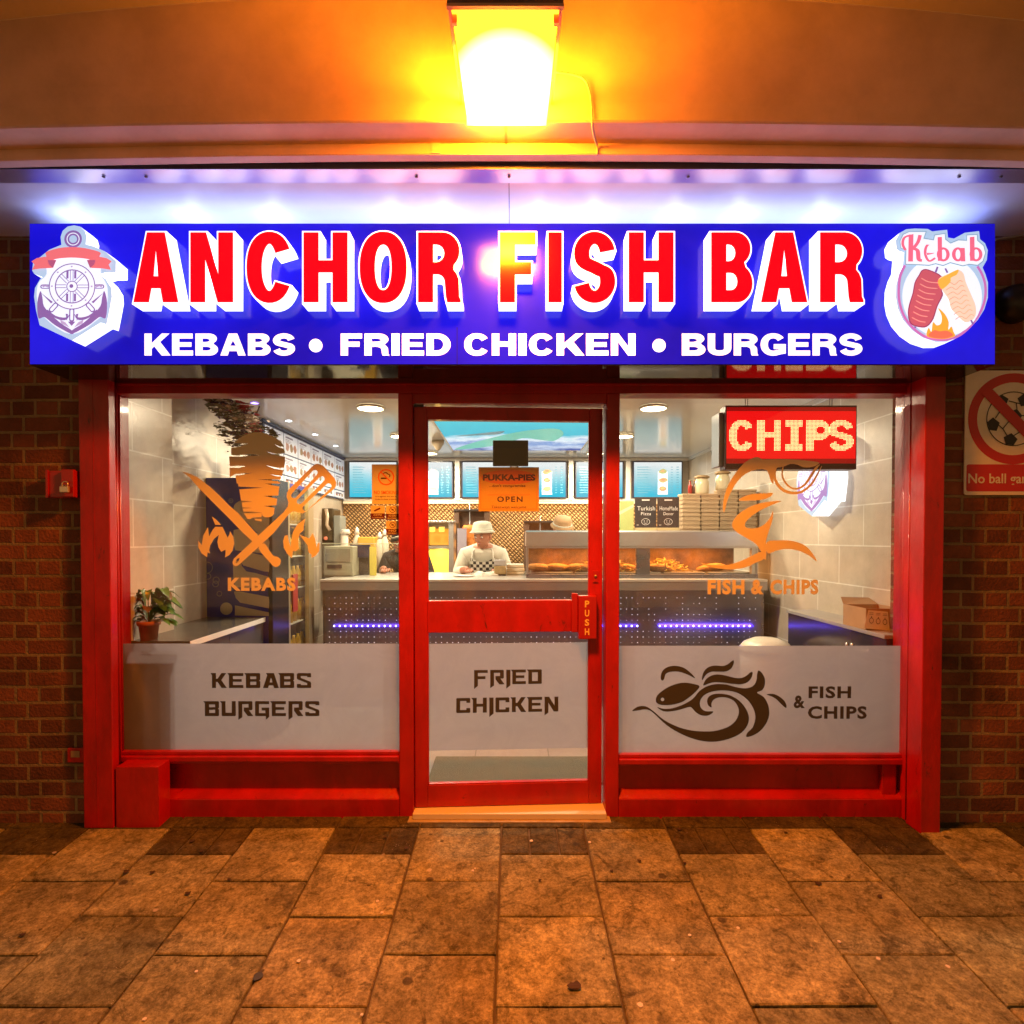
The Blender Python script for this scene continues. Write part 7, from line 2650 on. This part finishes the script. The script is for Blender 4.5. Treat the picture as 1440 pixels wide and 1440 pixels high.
def person(cx_, y, zneck, lean, turn, nod, lb, shirt, hat_m, arms=True, apron=False):
    """standing figure behind the counter; z of the neck base, lean towards the camera"""
    root_z = ZF
    hip = Vector((cx_, y + lean, .93 if zneck > 1.2 else .88))
    neck = Vector((cx_, y, zneck))
    t = thing("person", lb, "person", (cx_, y + lean, ZF))
    ch = hip.lerp(neck, .70)
    mid = hip.lerp(neck, .35) + Vector((0, .02, 0))
    sh = hip.lerp(neck, .93)
    V, E_, Rr = [], [], []

    def add(p_, r_, link=None):
        V.append(tuple(p_)); Rr.append(r_)
        if link is not None:
            E_.append((link, len(V) - 1))
        return len(V) - 1
    i0 = add(hip, (.145, .11))
    i1 = add(mid, (.135, .10), i0)
    i2 = add(ch, (.150, .105), i1)
    i3 = add(sh, (.10, .085), i2)
    hands = []
    for s in (-1, 1):
        a = add(sh + Vector((s * .17, .01, -.035)), .058, i3)
        el = sh + Vector((s * .235, -.02, -.215))
        b = add(el, .048, a)
        wr = Vector((cx_ + s * (.17 if s > 0 else .15), y - .28, CT + .045)) if arms else el + Vector((0, -.22, .0))
        c = add(wr, .032, b)
        h_ = add(wr + Vector((-s * .03, -.045, -.008)), (.036, .018), c)
        hands.append((wr, s))
        k1_ = add(hip + Vector((s * .09, 0, -.10)), .09, i0)
        k2_ = add(Vector((cx_ + s * .11, y + lean + .0, .50)), .062, k1_)
        k3_ = add(Vector((cx_ + s * .11, y + lean + .03, .10)), .045, k2_)
        add(Vector((cx_ + s * .11, y + lean - .10, .06)), .038, k3_)
    n1 = add(neck + Vector((0, -.01, .035)), .052, i3)
    hd_c = neck + Vector((0, -.075, .118))
    n2 = add(hd_c + Vector((0, .0, -.03)), .060, n1)
    vs, fs = skin_mesh(V, E_, Rr)
    mb = MB()
    # body: trousers below the hip, skin elsewhere (the shirt goes over it)
    mb.faces(vs, [f for f in fs], skin_c, True)
    ti = mb.mi(trouser)
    mb.bm.faces.ensure_lookup_table()
    for f in mb.bm.faces:
        if f.calc_center_median().z < hip.z - .02:
            f.material_index = ti
    Mh = Matrix.Rotation(R(turn), 3, 'Z') @ Matrix.Rotation(R(nod), 3, 'X')
    # head: shaped ball, face towards -y before turning
    hv, hf = [], []
    n, kk = 28, 20
    for i in range(kk + 1):
        th = math.pi * i / kk
        for j in range(n):
            a = 2 * math.pi * j / n
            x = math.sin(th) * math.cos(a); yv = math.sin(th) * math.sin(a); z = math.cos(th)
            X, Y_, Z_ = x * .076, yv * .094, z * .115
            if z < -.1:      # jaw narrows
                q = 1 + (z + .1) * .42
                X *= q
                Y_ = Y_ * (1 + (z + .1) * .25) - .012 * (-z)
            fr_ = max(0, -yv)
            if fr_ > .3:
                # brow, eye hollows, nose, mouth, chin
                gx = lambda c_, w_: math.exp(-((x - c_) / w_) ** 2)
                gz_ = lambda c_, w_: math.exp(-((z - c_) / w_) ** 2)
                Y_ -= .024 * gx(0, .16) * gz_(-.17, .15) * fr_
                Y_ -= .012 * gx(0, .12) * gz_(.05, .22) * fr_
                Y_ += .010 * (gx(.36, .20) + gx(-.36, .20)) * gz_(.07, .12)
                Y_ -= .006 * gz_(.24, .10) * fr_
                Y_ += .005 * gx(0, .3) * gz_(-.36, .05)
                Y_ -= .006 * gx(0, .36) * gz_(-.47, .09)
                Y_ -= .010 * gx(0, .3) * gz_(-.82, .14)
            hv.append(tuple(hd_c + Mh @ Vector((X, Y_, Z_))))
    for i in range(kk):
        for j in range(n):
            hf.append((i * n + j, (i + 1) * n + j, (i + 1) * n + (j + 1) % n, i * n + (j + 1) % n))
    mb.faces(hv, hf, skin_c, True)
    for s in (-1, 1):
        mb.blob(tuple(hd_c + Mh @ Vector((s * .030, -.083, .006))), .012, .008, .007, eye_w, 10, M=Mh)
        mb.blob(tuple(hd_c + Mh @ Vector((s * .030, -.0895, .004))), .0055, .004, .0055, eye_d, 8, M=Mh)
        mb.blob(tuple(hd_c + Mh @ Vector((s * .031, -.091, .026))), .018, .005, .004, hair_c, 8, M=Mh)
        mb.blob(tuple(hd_c + Mh @ Vector((s * .078, .005, -.008))), .008, .018, .030, skin_c, 12, M=Mh)
    mb.blob(tuple(hd_c + Mh @ Vector((0, -.094, -.052))), .021, .006, .0055, lip, 10, M=Mh)
    # hands: palm with four fingers and a thumb closing on the work
    for wr, s in hands:
        c0_ = wr + Vector((-s * .035, -.06, -.012))
        for q in range(4):
            off = Vector(((-.026 + q * .017), 0, 0))
            ln_ = (.058, .068, .064, .050)[q]
            p0 = c0_ + off
            mb.tube([p0, p0 + Vector((-s * .004, -ln_ * .5, .006)), p0 + Vector((-s * .006, -ln_ * .85, -.004)), p0 + Vector((-s * .006, -ln_, -.014))], [.0095, .009, .008, .006], skin_c, 8)
        th_ = wr + Vector((-s * .045, -.035, -.004))
        mb.tube([th_, th_ + Vector((-s * .025, -.02, .0)), th_ + Vector((-s * .030, -.045, -.008))], [.011, .0095, .007], skin_c, 8)
    body = mb.build("body", t, weld=False)
    # shirt: same skeleton without head and legs, a little larger
    V2, E2, R2 = [], [], []
    V, E_, Rr = V2, E2, R2

    def add2(p_, r_, link=None):
        V2.append(tuple(p_)); R2.append(r_)
        if link is not None:
            E2.append((link, len(V2) - 1))
        return len(V2) - 1
    j0 = add2(hip - Vector((0, 0, .04)), (.162, .125))
    j1 = add2(mid, (.152, .115), j0)
    j2 = add2(ch, (.168, .122), j1)
    j3 = add2(sh, (.135, .118), j2)
    add2(neck + Vector((0, -.012, .022)), (.082, .080), j3)
    for s in (-1, 1):
        a = add2(sh + Vector((s * .17, .01, -.030)), .075, j3)
        el = sh + Vector((s * .235, -.02, -.215))
        b = add2(el, .064, a)
        wr = Vector((cx_ + s * (.17 if s > 0 else .15), y - .28, CT + .045)) if arms else el + Vector((0, -.22, 0))
        add2(el.lerp(wr, .80), .048, b)
    vs, fs = skin_mesh(V2, E2, R2)
    mb = MB(); mb.faces(vs, fs, shirt, True); mb.build("shirt", t, weld=False)
    # hat
    mb = MB()
    Mt = Mh @ Matrix.Rotation(R(-8), 3, 'X')
    hc = hd_c + Mh @ Vector((0, .006, .052))
    mb.lathe([(.117, -.018), (.120, -.014), (.098, .004), (.094, .010), (.088, .055), (.074, .078), (.04, .088), (0, .090)], tuple(hc), hat_m, 30, Mt)
    mb.lathe([(.116, -.019), (.096, 0.0), (.092, .006), (.08, .05)], tuple(hc), hat_m, 30, Mt)
    mb.lathe([(.0965, .004), (.0965, .020)], tuple(hc), mat("hat_band", (.55, .55, .47), .8) if "hat_band" not in bpy.data.materials else bpy.data.materials["hat_band"], 30, Mt)
    mb.build("bucket_hat", t)
    # hair showing under the brim at the back and sides
    mb = MB()
    mb.blob(tuple(hd_c + Mh @ Vector((0, .026, .006))), .081, .078, .060, hair_c, 16, .06, Mh)
    mb.build("hair", t)
    if apron:
        mb = MB()
        ax = (neck - hip).normalized()
        fwd = Vector((0, -1, 0)); fwd = (fwd - ax * fwd.dot(ax)).normalized()
        vs, fs = [], []
        nu, nv = 12, 10
        for j in range(nv + 1):
            tv = .20 + .78 * j / nv
            w_ = .145 - .035 * j / nv
            cpt = hip.lerp(neck, tv)
            for i in range(nu + 1):
                a = (i / nu - .5) * 2
                dpt = (.160 + .022 * tv) * math.cos(a * .90) + .004
                vs.append(tuple(cpt + Vector((a * w_, 0, 0)) + fwd * dpt))
        for j in range(nv):
            for i in range(nu):
                fs.append((j * (nu + 1) + i, j * (nu + 1) + i + 1, (j + 1) * (nu + 1) + i + 1, (j + 1) * (nu + 1) + i))
        mb.faces(vs, fs, checker_mat("checked_apron_cloth", (.78, .76, .70), (.02, .02, .025), 34), True)
        mb.build("apron", t, weld=False, label="black and white checked apron bib")
        mb = MB()
        for s in (-1, 1):
            top = hip.lerp(neck, .96) + Vector((s * .10, 0, 0)) + fwd * .165
            mb.tube([top, top.lerp(neck + Vector((s * .07, 0, .03)), .5) + Vector((s * .01, -.02, .01)), neck + Vector((s * .066, .0, .03))], .007, mat("apron_strap", (.6, .58, .52), .8) if "apron_strap" not in bpy.data.materials else bpy.data.materials["apron_strap"], 6)
        mb.build("apron_strap", t)
    return t


person(PX(679, 5.32), 5.36, 1.262, .26, -22, 12, "man in white bucket hat and checked apron looking down behind the counter", shirt_c, hat_c, apron=True)
person(PX(789, 5.75), 5.75, 1.33, .14, 10, 34, "person with lowered head in a pale hat behind the heated display", mat("beige_shirt", (.5, .42, .32), .8), mat("orange_lit_hat", (.34, .21, .11), .85), arms=False)  # orange light falling on this hat is put into its colour

# staff member in black, mostly behind the door post: seen as dark hair and arm
blk = mat("black_cloth", (.012, .011, .012), .8)
person(PX(570, 5.45), 5.45, 1.22, .22, -60, 30, "person in black clothing with a black hat bending behind the door post", blk, mat("black_hat", (.012, .010, .010), .8), arms=True)

if "e_dummy" in globals():
    pass
